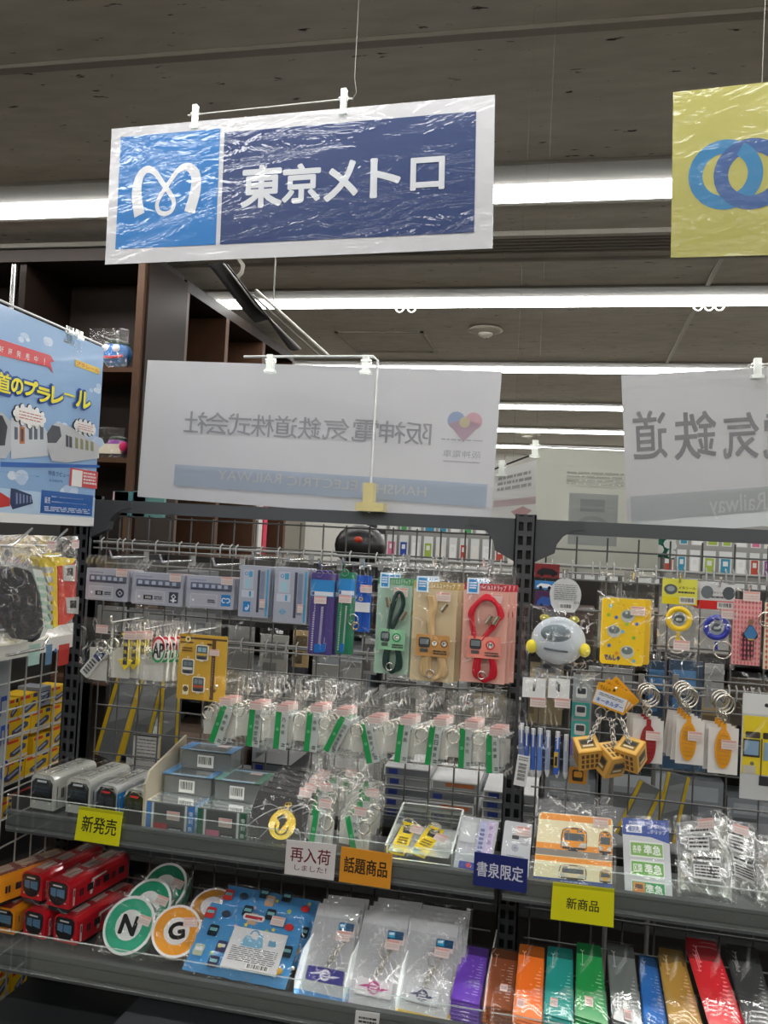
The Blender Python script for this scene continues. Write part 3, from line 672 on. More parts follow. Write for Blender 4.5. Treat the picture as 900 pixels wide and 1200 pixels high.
# ================================================================== POSTER on the left side grid
XPO = -.875
a = atX(0, 367, XPO); b = atX(122, 408, XPO); c = atX(0, 612, XPO)
yl = b.y-.42; a = Vector((XPO, yl, b.z)); q = Quad(a, b, (XPO, yl, c.z))
T = Thing('poster', 'sky-blue toy train poster with yellow title lettering clipped at the left', 'poster', q.base())
mb = MB().mat('laminate2'); mb.slab(q, th=.001, col='8fb4dd'); T.part('sheet', mb)
mb = None
rg = random.Random(5)
for (x, y, r) in ((100, 505, .022), (112, 520, .025), (80, 575, .02), (60, 400, .012), (20, 560, .02), (95, 560, .02), (30, 395, .01), (112, 455, .012), (70, 500, .014)):
    mb = MB().mat('laminate2'); mb.step = .00002
    for k in range(5): u, v = q.uv(x+rg.uniform(-6, 6), y+rg.uniform(-3, 3)); mb.disc(q, u, v, r*rg.uniform(.5, 1), ('c9daef', 'b9cfea', 'd9e4f2')[k % 3], w=.0002, e=.6, n=16)
    T.part('cloud_print', mb)
mb = MB().mat('laminate2'); mb.rect(q, 0, q.uv(60, 578)[1], 1, 1, 'b9d3ea', w=.0007); mb.rect(q, 0, q.uv(60, 604)[1], 1, 1, 'e9eaea', w=.0008)
T.part('lower_band', mb)
def pp(mb, pts, col, w=.0): mb.poly(q, [q.uv(x, y) for x, y in pts], col, w=.001+w)
mb = MB().mat('laminate2')
pp(mb, [(-40, 385), (59, 417), (63, 424), (58, 424), (62, 438), (56, 430), (-40, 407)], 'c8303c')
pp(mb, [(-40, 385), (57, 416), (59, 430), (-40, 407)], 'd63a44')
for i, ch in enumerate('好評発売中！'): mb.text(q, ch, *q.box(-3+i*10, 404+i*2.9, 5+i*10, 414+i*3), 'f4f0ee', bold=.02, w=.0012, fit=True)
T.part('ribbon', mb, 'red ribbon with white lettering')
mb = MB().mat('laminate2')
ttl = [('鉄', -34, 400, -14, 452), ('道', -12, 432, 11, 463), ('の', 11, 441, 25, 464), ('プ', 26, 443, 42, 467), ('ラ', 41, 452, 57, 474), ('レ', 58, 452, 72, 476), ('ー', 72, 461, 87, 465), ('ル', 87, 456, 104, 481)]
for ch, x0, y0, x1, y1 in ttl: mb.text(q, ch, *q.box(x0, y0, x1, y1), '2450a8', bold=.30, w=.001)
for ch, x0, y0, x1, y1 in ttl: mb.text(q, ch, *q.box(x0+1, y0+1, x1-1, y1-1), 'f2ea28', bold=.11 if ch not in '鉄道' else .05, w=.0018)
T.part('title', mb, 'yellow title lettering outlined in blue')
mb = MB().mat('laminate2'); mb.rect(q, *q.box(88, 421, 116, 439), 'e9c84a', w=.001); mb.text(q, 'プラレール', *q.box(89, 423, 115, 437), 'd8352a', bold=.04, w=.0012); T.part('toy_line_mark', mb, 'small red lettering on a yellow patch')
def cloud(cx, cy, rx, ry, sd):
    mb = MB().mat('laminate2')
    for k in (0, 1):
        for i in range(12):
            t = 2*pi*i/12; u, v = q.uv(cx+rx*cos(t), cy+ry*sin(t)+rx*.25*cos(t)); mb.disc(q, u, v, .0068-.0012*k, '2a2c30' if k == 0 else 'f2f2f0', w=.001+k*.0008, n=12)
    mb.poly(q, [q.uv(cx+rx*cos(2*pi*i/16), cy+ry*sin(2*pi*i/16)+rx*.25*cos(2*pi*i/16)) for i in range(16)], 'f2f2f0', w=.002)
    mb.dashes(q, *q.box(cx-rx*.75, cy-ry*.5-2, cx+rx*.8, cy+ry*.7+3), 3, 'd47a70', sd, .3); T.part('speech_cloud', mb)
cloud(33, 488, 17, 10, 3); cloud(98, 501, 11, 6, 4)
mb = MB().mat('laminate2')
pp(mb, [(0, 541), (116, 545), (116, 548), (60, 548), (0, 547)], '2c63b4')
pp(mb, [(-30, 478), (3, 484), (12, 494), (12, 528), (6, 537), (-30, 537)], 'b7bcc2'); pp(mb, [(-30, 482), (2, 487), (8, 500), (5, 522), (-30, 524)], '30343c')
pp(mb, [(12, 489), (50, 499), (56, 508), (56, 534), (12, 538)], 'c6ccd2')
for i, x in enumerate((16, 33, 39, 46)): pp(mb, [(x, 500), (x+4, 501), (x+4, 515), (x, 515)], '566270')
pp(mb, [(22, 499), (28, 501), (28, 520), (22, 520)], 'b96a3a'); pp(mb, [(23.5, 502), (26.5, 503), (26.5, 517), (23.5, 517)], '4a3a36')
pp(mb, [(57, 500), (66, 495), (80, 499), (115, 522), (115, 537), (78, 542), (60, 540), (54, 525)], 'c2c4c8'); pp(mb, [(54, 508), (60, 498), (69, 500), (71, 511), (65, 519), (55, 519)], '4a4d54')
for i, x in enumerate((76, 80, 87, 93, 99, 105)): pp(mb, [(x, 509+i*1.5), (x+3.4, 511+i*1.5), (x+3.4, 524+i), (x, 523+i)], '4b4f58' if i < 2 else '8f9268')
T.part('train_pictures', mb)
mb = MB().mat('laminate2')
pp(mb, [(-8, 576), (0, 577), (11, 584), (11, 593), (-8, 596)], 'c3342f'); pp(mb, [(12, 572), (18, 573), (36, 580), (38, 590), (14, 597), (11, 590)], '2a3a62')
for i in range(5): pp(mb, [(18+i*4, 577+i), (20+i*4, 578+i), (20+i*4, 590-i*.4), (18+i*4, 591-i*.4)], '7c8bb0')
T.part('small_train_pictures', mb)
mb = MB().mat('laminate2'); mb.text(q, '30000系 ロング・クロスシート車', *q.box(-24, 550, 44, 558), '1c2f7a', w=.003, bold=.03); T.part('caption', mb); mb = MB().mat('laminate2'); mb.text(q, '特急ラビュー', *q.box(55, 551, 79, 560), '2a3f86', w=.003, bold=.02); mb.text(q, '3,300円', *q.box(56, 561, 71, 566), '2a3f86', w=.003, bold=.02)
T.part('caption', mb); mb = MB().mat('laminate2'); mb.rect(q, *q.box(82, 548, 113, 573), 'd8484a', w=.001); mb.rect(q, *q.box(84, 550, 95, 571), 'f0eeec', w=.0012); mb.dashes(q, *q.box(97, 553, 111, 570), 4, 'f3dcda', 9)
T.part('red_info_box', mb); mb = MB().mat('laminate2'); mb.dashes(q, *q.box(-4, 599, 37, 602), 1, '5a6a90', 6)
T.part('caption', mb)
mb = MB().mat('laminate2'); mb.rect(q, *q.box(48, 574, 107, 605), '2461ae', w=.0012)
mb.text(q, '西武・コンビニエンスストア', *q.box(59, 581, 96, 586), 'e6eaf2', w=.0024, bold=.01); mb.text(q, '西武鉄道オンラインショップ など', *q.box(59, 587, 100, 592), 'e6eaf2', w=.0024, bold=.01); mb.text(q, '販売', *q.box(51, 582, 57, 590), 'e6eaf2', w=.0024, bold=.01); mb.dashes(q, *q.box(50, 593, 103, 603), 3, 'c9d6ea', 8, .5)
T.part('info_box', mb, 'blue box of white small print'); mb = MB().mat('paper'); mb.dashes(q, *q.box(0, 607, 108, 612), 1, '8d9090', 12); T.part('footer_print', mb)
H = Thing('sign_holder', 'chrome pole and rod with white clips holding the train poster', 'sign holder', q.p(.5, 0))
rod(H, q.p(-.02, -.015), q.p(.98, -.012), .0022); clip(H, q.p(.80, .01), Y_, .04); clip(H, q.p(.73, .0), Y_, .03)
# ================================================================== bookcase toys
def plush(x0, y0, x1, y1, z, body, label, Y, windows=True):
    a = at(x0, y1, Y); b = at(x1, y0, Y); W = b.x-a.x; cx = (a.x+b.x)/2; H_ = W*.78
    T = Thing('plush_train', label, 'plush toy', (cx, Y+.05, z)); c = Vector((cx, Y+.07, z+H_/2+.006))
    mb = MB().mat('fabric'); mb.ball(c, W*.36, .06, H_*.42, body, 18, 12); mb.ball(c+Z_*H_*.3, W*.3, .05, H_*.16, '2d4030', 14, 8); T.part('body', mb)
    if windows:
        mb = MB().mat('fabric')
        for s_ in (-1, 1): mb.ball(c+Vector((s_*W*.13, -.052, H_*.12)), W*.10, .012, H_*.12, 'e9ebee')
        T.part('window', mb); mb = MB().mat('fabric'); mb.tube([c+Vector((-W*.3+W*.6*t, -.062+.03*abs(t-.5), -H_*.10-.01*sin(t*pi))) for t in (0, .25, .5, .75, 1)], .006, 'd03a48', 6)
        T.part('stripe', mb)
    q_ = Quad((a.x, Y-.002, z+H_+.03), (b.x, Y-.002, z+H_+.03), (a.x, Y-.002, z+.002)); bagpart(T, q_, 0, 0, 1, 1, .01, .005, seed=int(x0))
    return T
plush(103, 366, 153, 425, zs1, '2f7fd0', 'blue train plush with red stripe in a clear bag on the far shelf', YA+.05)
plush(62, 366, 104, 425, zs1, '6d8fae', 'grey-blue bagged plush behind the poster top on the far shelf', YA+.12, False)
T = plush(112, 494, 147, 532, zs2, '8a3f9a', 'purple bagged plush train on the lower far shelf', YA+.05, False)
mb = MB().mat('fabric'); c = T.loc; mb.cbox(c.x-.06, c.x+.05, YA+.045, YA+.055, zs2+.02, zs2+.06, 'cfc9b8'); mb.ball((c.x+.06, YA+.05, zs2+.05), .02, .01, .02, 'c02a60'); T.part('trim_patch', mb)
for i, (x, col, lb) in enumerate(((141, 'e9c9cc', 'pale pink'), (152, '5b8f94', 'teal and yellow'), (174, '6b9a96', 'green patterned'))):
    p = at(x, 586, 1.85); mb = MB().mat('paper'); mb.cbox(p.x-.02*(1+(i > 0)), p.x+.02*(1+(i > 0)), 1.85, 1.86, p.z-.04, p.z+.02, col); mb.tube([(p.x, 1.855, p.z-.04), (p.x, 1.855, at(470, 952, 1.66).z)], .002, '4a4a4a', 5); single('box_top', lb+' pack top peeking above the rack rail under the pale sign', 'box', mb, group='packs peeking over the rail')
# ================================================================== HANGING GOODS
HY = 1.43
def hook(x, y, what, Y=HY, tip=.016, side=0):
    """single prong: from the bar to a turned-up tip at pixel x,y"""
    p = at(x, y, Y-.02); mb = MB().mat('metal')
    zb = p.z-tip*.8
    mb.tube([(p.x, RY-.02, zb), (p.x, Y-.01, zb), (p.x+side, Y-.02, p.z)], .0021, 'e4e5e4', 7)
    T = Thing('display_hook', 'chrome display hook carrying '+what, 'hook', (p.x, RY-.02, zb), 'chrome display hooks on the rack bars'); T.part('prong', mb)
    mb = MB().mat('metal2'); mb.cbox(p.x-.005, p.x+.005, RY-.0225, RY-.019, zb-.010, zb+.010, '9a9b99'); T.part('back_clip', mb)
ORD = ['first', 'second', 'third', 'fourth', 'fifth', 'sixth', 'seventh', 'eighth', 'ninth', 'tenth']
def stack(T, n, what, cat_group, step=.013, jit=.3, dx=.002):
    for k in range(1, n+1): T.copy((dx*k, step*k, -.0005*k), ORD[k-1]+' '+what, cat_group, rz=random.uniform(-jit, jit))
# --- grey train-print card cases
def graycase(x0, y0, x1, y1, label, badge, num, seed, nstack=3):
    q = QW(x0, y0, x1, y1, HY); T = Thing('train_card_case', label, 'card case', q.base(), 'grey train card cases on the top bar')
    mb = MB().mat('gloss'); mb.slab(q, th=.008, col='a5a8b6', r=.002); T.part('case', mb)
    mb = MB().mat('gloss'); mb.rect(q, .06, .10, .40, .15, '8b90a8'); mb.slab(q, .08, .20, .96, .44, th=.001, col='5c6378', w=.001, r=.002)
    for i in range(6): mb.rect(q, .12+.135*i, .25, .20+.135*i, .36, 'a9b4c8', w=.001)
    mb.rect(q, .10, .38, .94, .42, '3a3f50', w=.001); mb.rect(q, .08, .55, .66, .93, 'b9bbc2'); mb.rect(q, .10, .58, .64, .90, 'a9abb6'); mb.disc(q, .15, .76, .0022, 'dfe1e6')
    if num: mb.rect(q, .24, .70, .42, .84, '22252c'); mb.text(q, num, .27, .73, .39, .81, 'dfe1e6', fit=True)
    mb.dashes(q, .46, .72, .62, .84, 2, '3c4050', seed)
    T.part('train_print', mb)
    mb = MB().mat('gloss')
    if badge == 'dark_round': mb.disc(q, .82, .74, .0085, '2a3146'); mb.ring(q, .82, .74, .0035, .0048, 'dfe3ea', n=4, a0=0, a1=360)
    elif badge == 'dark_square': mb.rect(q, .74, .56, .92, .90, '2a3146'); mb.ring(q, .83, .70, .003, .005, 'dfe3ea', n=4); mb.rect(q, .77, .80, .89, .84, 'dfe3ea'); mb.rect(q, .81, .76, .85, .88, 'dfe3ea')
    elif badge == 'blue': mb.rect(q, .74, .54, .94, .90, '1b7bbb'); mb.ring(q, .80, .72, .003, .0045, 'e8edf2', a0=60, a1=330); mb.ring(q, .88, .72, .003, .0045, 'e8edf2', a0=210, a1=480)
    T.part('badge', mb); sticker(T, q, .86, .10, sz=(.022, .014))
    cover(T, q, -.02, -.42, 1.03, 1.02, .0015, n=4)
    stack(T, nstack, 'grey card case queued behind the '+label.split(' with ')[0], 'grey card cases queued behind the front ones')
    hook((x0+x1)/2+2 if x1-x0 > 40 else x0+8, y0-20, 'the '+label.split(' with ')[0]); return T
graycase(102, 665, 151, 702, 'leftmost grey train card case with a dark round badge', 'dark_round', '03', 1)
graycase(156, 670, 215, 707, 'second grey train card case with a dark square badge', 'dark_square', '3000', 2)
graycase(220, 674, 275, 711, 'third grey train card case with a bright blue badge', 'blue', '', 3)
def tallcase(x0, y0, x1, y1, label, solid, seed):
    q = QW(x0, y0, x1, y1, HY); T = Thing('train_pen_case', label, 'card case', q.base(), 'grey upright cases with blue print')
    mb = MB().mat('gloss'); mb.slab(q, th=.01, col='a3a7b5', r=.002); T.part('case', mb)
    mb = MB().mat('gloss'); mb.rect(q, .12, .08, .46, .46, 'b3b8c6'); mb.ring(q, .22, .16, .0022, .0034, '1e8fc0'); mb.rect(q, .30, .11, .42, .22, '4c9fc4'); mb.rect(q, .2, .26, .38, .44, '9cc3cf')
    mb.rect(q, .08, .48, .50, .62, 'bcc2cf'); mb.rect(q, .34, .50, .40, .60, '2e93c0'); mb.rect(q, .60, .08, .68, .9, '3c4254'); mb.rect(q, .70, .10, .84, .84, '7b859c'); mb.rect(q, .90, .06, .96, .97, '3f9ac4')
    if solid: mb.rect(q, .16, .70, .40, .90, '1b7bbb'); mb.ring(q, .28, .80, .003, .0046, 'e8edf2', a0=-60, a1=120); mb.ring(q, .28, .84, .002, .003, 'e8edf2')
    else: mb.ring(q, .28, .80, .003, .0048, '58a3c4'); mb.rect(q, .16, .79, .40, .81, '58a3c4')
    T.part('train_print', mb); sticker(T, q, .82, .72, sz=(.010, .018)); cover(T, q, -.02, -.22, 1.03, 1.02, .0015, n=4)
    stack(T, 2, 'grey upright case queued behind the '+label.split(' with ')[0], 'grey upright cases queued behind the front ones')
    hook(x0+14, y0-16, 'the '+label.split(' with ')[0])
tallcase(282, 662, 317, 722, 'left grey upright case with a solid blue square mark', True, 1)
tallcase(323, 664, 362, 729, 'right grey upright case with a pale blue round mark', False, 2)
# --- pen-shaped packs
def penpack(x0, y0, x1, y1, body, label, seed, hk=True):
    q = QW(x0, y0, x1, y1, HY); T = Thing('ruler_pack', label, 'ruler', q.base(), 'long plastic packs with blue headers')
    mb = MB().mat('shiny'); mb.slab(q, .02, .02, .98, 1, th=.008, col=body, r=.003)
    for i in range(4): mb.slab(q, .1+.2*i, .16, .2+.2*i, .99, th=.002, col=body, w=.0015, r=.0008)
    T.part('body', mb)
    mb = MB().mat('paper'); mb.dashes(q, .17, .36, .25, .96, 22, 'd9d9e4', seed, .5); mb.dashes(q, .52, .42, .62, .95, 26, 'd9d9e4', seed+1, .5); mb.rect(q, .40, .86, .62, .96, '1f6fc0', w=.002); T.part('scale_print', mb)
    mb = MB().mat('gloss'); mb.slab(q, .04, .10, .98, .30, th=.001, col='2486c8', w=.003); mb.dashes(q, .10, .14, .86, .18, 1, 'e6eef6', seed, .9); mb.dashes(q, .10, .19, .7, .21, 1, 'a9d3ee', seed+2); mb.rect(q, .06, .24, .95, .29, 'd4dde4', w=.0031); mb.rect(q, .08, .245, .20, .285, '1a4f86', w=.0033); T.part('header_card', mb)
    mb = MB().mat('shiny'); mb.torus(q.p(.35, .03, .004), q.eu, q.ev, .006, .0016, body); T.part('hanging_loop', mb)
    sticker(T, q, .45, .34, .005, (.022, .013)); cover(T, q, -.02, -.06, 1.02, 1.01, .006, n=4)
    if hk: hook((x0+x1)/2-6, y0-14, 'the '+label.split(' with ')[0])
    return T
T = penpack(365, 669, 394, 766, '4a3a86', 'purple plastic ruler pack with a bright blue header', 3)
stack(T, 2, 'purple ruler pack queued behind the front purple one', 'purple ruler packs behind', dx=.006)
penpack(398, 668, 418, 766, '12805a', 'green plastic ruler pack with a bright blue header beside the purple one', 5)
# blue strap
q = QW(420, 674, 437, 742, HY); T = Thing('neck_strap', 'bundled blue neck strap with white paper band and key ring', 'strap', q.base())
for k in range(5):
    mb = MB().mat('fabric'); u = .1+.17*k; pts = [q.p(u+.05*sin(k*2), v_, .004+.003*(k % 2)) for v_ in (0, .2, .45, .7, .96)]
    mb.slab(Quad(pts[0]-q.eu*.004, pts[0]+q.eu*.004, pts[4]-q.eu*.004, pts[4]+q.eu*.004), th=.0015, col=('1f55b4', '2464c8', '1b4694')[k % 3]); T.part('strap_fold', mb)
mb = MB().mat('paper')
for i, c_ in enumerate(('d98a4a', 'c9b83a', '4aa87a')): mb.ring(q, .35, .22+.18*i, .002, .0036, c_, w=.009)
T.part('round_marks', mb); mb = MB().mat('paper'); mb.slab(q, -.02, .46, .95, .62, th=.008, col='d9dadb', w=.010); T.part('paper_band', mb)
mb = MB().mat('metal'); mb.torus(q.p(-.1, .76, .012), q.eu, q.ev, .009, .001, 'd0cfca'); mb.torus(q.p(.1, .86, .014), q.eu, q.ev, .006, .0012, 'c9b27a'); T.part('key_ring', mb)
sticker(T, q, .7, .22, .012, (.020, .013)); bagpart(T, q, -.45, -.18, 1.15, 1.06, .016, .0018, seed=4); hook(426, 655, 'the blue neck strap')
# --- cable packs
def cablepack(x0, y0, x1, y1, card, top, cord, marks, tag, label, seed, title):
    q = QW(x0, y0, x1, y1, HY-.005); T = Thing('strap_pack', label, 'strap pack', q.base(), 'phone strap packs on tinted cards'); nm = label.split(' with ')[0]
    mb = MB().mat('paper'); mb.slab(q, .0, .07, 1, 1, th=.0015, col=card); T.part('card', mb)
    mb = MB().mat('paper'); mb.rect(q, 0, .07, 1, .135, top); mb.text(q, title, .30, .078, .94, .128, 'e9efe9', bold=.02); T.part('title_band', mb)
    mb = MB().mat('gloss'); mb.slab(q, .06, .02, .34, .17, th=.001, col='d9ebf6', w=.002); mb.rect(q, .10, .035, .30, .155, '2f8fd0', w=.002); mb.dashes(q, .12, .06, .28, .13, 3, 'e9f2fa', seed); T.part('blue_seal', mb)
    mb = MB().mat('fabric'); rg = random.Random(seed); c_ = cord
    nl = 3 if seed % 2 else 4
    for i in range(nl):
        s_ = .018*(i-nl/2)
        if seed == 3: pts = [(.30+s_, .58), (.24+s_, .46), (.22+s_*2, .34), (.36+s_, .24), (.55, .20+s_), (.75-s_, .25), (.84-s_*2, .36), (.74, .45+s_), (.60+s_, .52), (.46+s_, .60)]
        elif seed == 2: pts = [(.45+s_*3, .20), (.50+s_*2, .30), (.44+s_*2, .40), (.46+s_*1.5, .50), (.48+s_, .60)]
        else: pts = [(.42+s_, .58), (.44+s_, .46), (.52+s_*1.5, .32), (.60+s_, .21), (.74+s_, .22), (.80+s_, .32), (.66+s_, .44), (.50+s_, .56)]
        mb.tube([q.p(u, v, .006+.0016*(i % 3)) for u, v in smooth(pts)], .0033, c_, 6)
        pts = [(.46+s_*2, .70), (.40+s_*3, .82), (.42+s_*3, .93), (.56, .97+s_*.5), (.70-s_*3, .93), (.72-s_*2, .82), (.62-s_, .70)]
        mb.tube([q.p(u, v, .005+.0016*(i % 3)) for u, v in smooth(pts)], .0033, c_, 6)
    T.part('cord', mb)
    mb = MB().mat('metal')
    for (u, v, a_) in ((.36, .30, -.2), (.82, .42, .5)) if seed == 1 else (((.74, .30, .6),) if seed == 2 else ((.60, .40, .5), (.76, .40, .5))):
        p = q.p(u, v, .011); d = (q.ev*cos(a_)-q.eu*sin(a_))*.016; mb.tube([p-d*.5, p+d*.5], .0042, 'c9c3b2', 10)
    mb.torus(q.p(.5, .92, .012), q.eu, q.ev, .006, .0012, 'd0cfca'); T.part('cord_end', mb)
    mb = MB().mat('gloss'); mb.slab(q, .14, .56, .90, .76, th=.001, col=tag, w=.012, r=.002); mb.slab(q, .20, .585, .46, .68, th=.0005, col='3a4144', w=.013, r=.004); mb.rect(q, .23, .60, .43, .65, '7d878a', w=.0131)
    for i, (ch, rc) in enumerate(marks):
        u = (.66 if len(marks) == 1 else .56+.22*i); r_ = .0075 if len(marks) == 1 else .0062; mb.ring(q, u, .635, r_*.66, r_, rc, w=.013); mb.disc(q, u, .635, r_*.66, 'eef0ea', w=.0129); tu, tv = r_*.40/q.W, r_*.42/q.H; mb.text(q, ch, u-tu, .635-tv, u+tu, .635+tv, '222222', bold=.06, w=.0133)
    mb.dashes(q, .54, .70, .86, .745, 2, '444a46', seed, w=.0129); mb.rect(q, .24, .69, .42, .72, '555b58', w=.0131); T.part('tag', mb)
    sticker(T, q, .70, .20, .008, (.026, .016)); bagpart(T, q, -.02, -.10, 1.03, 1.01, .014, .0014, seed=seed, nu=12, nv=20)
    stack(T, 2, label.split(' ')[0]+' strap pack queued behind the front one', label.split(' ')[0]+' strap packs behind', step=.018, dx=.006)
    hook((x0+x1)/2-4, y0-19, 'the '+nm); return T
def smooth(pts, n=4):
    out = []
    for i in range(len(pts)-1):
        p0, p1, p2, p3 = pts[max(i-1, 0)], pts[i], pts[i+1], pts[min(i+2, len(pts)-1)]
        for k in range(n):
            t = k/n; out.append(tuple(.5*((2*p1[j])+(-p0[j]+p2[j])*t+(2*p0[j]-5*p1[j]+4*p2[j]-p3[j])*t*t+(-p0[j]+3*p1[j]-3*p2[j]+p3[j])*t**3) for j in range(len(p1))))
    return out+[pts[-1]]
cablepack(444, 668, 484, 788, 'a3bfae', '3f8f5c', '1d3a36', [('C', '2f9a5c')], '94c9a4', 'green-carded strap pack with a dark cord and letter C', 1, 'モバイルストラップ')
cablepack(486, 672, 537, 796, 'cdbd9c', 'b99d5c', 'cdb184', [('Y', 'b98a3a'), ('F', '8a5a34')], 'c9985c', 'beige-carded strap pack with a tan cord and letters Y and F', 2, 'モバイルストラップ')
cablepack(545, 674, 597, 798, 'd8ab9e', 'b8283a', 'c0182e', [('M', 'd83a40')], 'e89384', 'pink-carded strap pack with a bright red cord and letter M', 3, 'モバイルストラップ')
# --- second row: key tags and gold card
def keybag(q, T, seed, blank=(.28, .45, .86, .96), film_=True):
    mb = MB().mat('paper'); mb.slab(q, *blank, th=.0008, col='bcbcb7', w=-.002); T.part('backing_card', mb)
    if film_: bagpart(T, q, -.02, -.02, 1.02, 1.02, .01, .0025, seed=seed, nu=12, nv=16)
def ringon(T, q, u, v, R=.0105, w=.006, e=1, col='d6d4cc'):
    mb = MB().mat('metal'); mb.torus(q.p(u, v, w), q.eu, q.ev, R, .0011, col, e=e); mb.torus(q.p(u, v, w+.002), q.eu, q.ev, R*.96, .0009, col, e=e); T.part('key_ring', mb)
q = QW(97, 724, 133, 798, HY); T = Thing('key_tag', 'bagged acrylic key tag lying slantwise with a blue train top, far left', 'key tag', q.base(), 'bagged key tags on the second bar')
q2 = q.sub(.3, .42, .62, .95, .003).rot(-38, .5, .5); mb = MB().mat('gloss'); mb.slab(q2, th=.003, col='c9cbc9', r=.003); mb.rect(q2, .1, .05, .9, .36, '3e4a78', w=.001); mb.rect(q2, .2, .12, .8, .24, 'a9b4c8', w=.0012); mb.dashes(q2, .2, .42, .8, .92, 5, '4a4a4a', 3); T.part('tag', mb)
ringon(T, q, .75, .42); ringon(T, q, .82, .54); keybag(q, T, 11); sticker(T, q, .75, .14, .012); hook(128, 722, 'the slanting acrylic key tag', side=.004)
q = QW(136, 726, 166, 800, HY); T = Thing('key_tag', 'bagged yellow arrow key tag with dark lettering strip', 'key tag', q.base(), 'bagged key tags on the second bar')
q2 = q.sub(.2, .2, .85, .78, .004); mb = MB().mat('gloss'); AR = [(.2, .0), (.8, .0), (.66, .12), (.66, .70), (.92, .72), (.5, 1), (.08, .72), (.34, .70), (.34, .12)]
mb.prism([q2.p(x, y, .003) for x, y in AR], -q2.n*.003, 'e6d22e'); T.part('arrow', mb); mb = MB().mat('gloss'); mb.slab(q2, .38, .14, .62, .84, th=.001, col='2e3458', w=.004); mb.vtext(q2.sub(0, 0, 1, 1, .0045), '線急行', .40, .2, .6, .78, 'e9dc50'); T.part('lettering_strip', mb)
ringon(T, q, .02, .38); keybag(q, T, 12, (-.1, .45, .62, .92)); sticker(T, q, .7, .22, .012); hook(166, 730, 'the yellow arrow key tags', side=.006)
for k in (1, 2): T.copy((.010*k, .012*k, .0), ORD[k-1]+' yellow arrow key tag showing behind the front yellow arrow', 'yellow arrow key tags behind')
q = QW(172, 728, 200, 803, HY); T = Thing('key_tag', 'bagged oval key tag with red and green rim and italic black letters', 'key tag', q.base(), 'bagged key tags on the second bar')
c0 = (.62, .42); mb = MB().mat('gloss'); P = [q.p(c0[0], c0[1], .006)+q.eu*(.0135*cos(2*pi*i/28))+q.ev*(.024*sin(2*pi*i/28)) for i in range(28)]; mb.prism(P, -q.n*.003, 'e9e9e6'); T.part('plate', mb)
mb = MB().mat('gloss'); mb.ring(q, *c0, .0105, .0132, 'c8283a', w=.0065, a0=180, a1=360, e=1.78); mb.ring(q, *c0, .0105, .0132, '2a9a5a', w=.0065, a0=0, a1=180, e=1.78); T.part('coloured_rim', mb)
mb = MB().mat('gloss'); mb.text(q, 'AP', c0[0]-.22, c0[1]-.10, c0[0]+.22, c0[1]+.12, '1c1c20', bold=.06, w=.0068); T.part('lettering', mb)
ringon(T, q, .12, .5); keybag(q, T, 13, (-.2, .52, .8, .92)); hook(206, 736, 'the oval key tags', side=.006)
for k in (1, 2, 3, 4): T.copy((.0085*k, .008*k, 0), ORD[k-1]+' oval rimmed key tag showing behind the front oval one', 'oval key tags behind')
q = QW(211, 742, 267, 818, HY-.005); T = Thing('keychain_set', 'gold card holding three train-front charms and a dark ruler strip', 'keychain', q.base())
mb = MB().mat('gloss'); mb.slab(q, th=.002, col='c9a238'); T.part('card', mb); mb = MB().mat('gloss'); G = 'd8b548'
mb.rect(q, .02, .045, .99, .075, '4c3424'); mb.rect(q, .02, .12, .30, .14, '4c3424'); mb.disc(q, .18, .08, .0055, 'd9bf66', n=8); mb.ring(q, .18, .08, .003, .0055, 'efe0a0', n=8); mb.poly(q, [(.15, .06), (.21, .06), (.18, .11)], '4c3424'); mb.rect(q, .69, .07, .77, .98, '58412e'); mb.dashes(q, .715, .34, .745, .78, 12, 'a58c68', 3); mb.rect(q, .60, .12, .70, .15, '4c3424')
mb.dashes(q, .08, .2, .3, .28, 2, '6a4a2c', 4); T.part('print', mb)
def charm(u, v, c1, c2):
    mb = MB().mat('gloss'); s_ = q.sub(u-.13, v-.12, u+.13, v+.12, .003); mb.slab(s_, th=.0015, col='e9e6d8', r=.003); mb.slab(s_, .08, .06, .92, .92, th=.001, col='4d555c', w=.001, r=.0025)
    mb.rect(s_, .18, .16, .46, .44, c1, w=.0012); mb.rect(s_, .52, .16, .84, .44, c1, w=.0012); mb.rect(s_, .12, .52, .9, .68, c2, w=.0012); mb.rect(s_, .25, .78, .75, .9, '23272b', w=.0012); mb.rect(s_, .35, 1, .65, 1.06, 'e9e6d8'); mb.torus(s_.p(.5, -.08, .001), s_.eu, s_.ev, .002, .0006, 'd8d4c8', 10, 5)
    T.part('charm', mb)
charm(.50, .27, '8fb4c4', 'c9a84a'); charm(.22, .50, '6d7f88', 'd0d2d0'); charm(.46, .76, '78888f', 'b4502e')
mb = MB().mat('gloss'); mb.slab(q, .13, .78, .25, .93, th=.001, col='e6dfc0', w=.002); mb.disc(q, .19, .84, .0048, '3c3426', w=.002); mb.ring(q, .19, .84, .002, .0028, 'b49a54', w=.0022); T.part('medallion', mb)
sticker(T, q, .76, .25, sz=(.018, .011)); cover(T, q, -.05, -.20, 1.08, 1.02, .006, n=5); hook(219, 735, 'the gold charm card', side=.006)
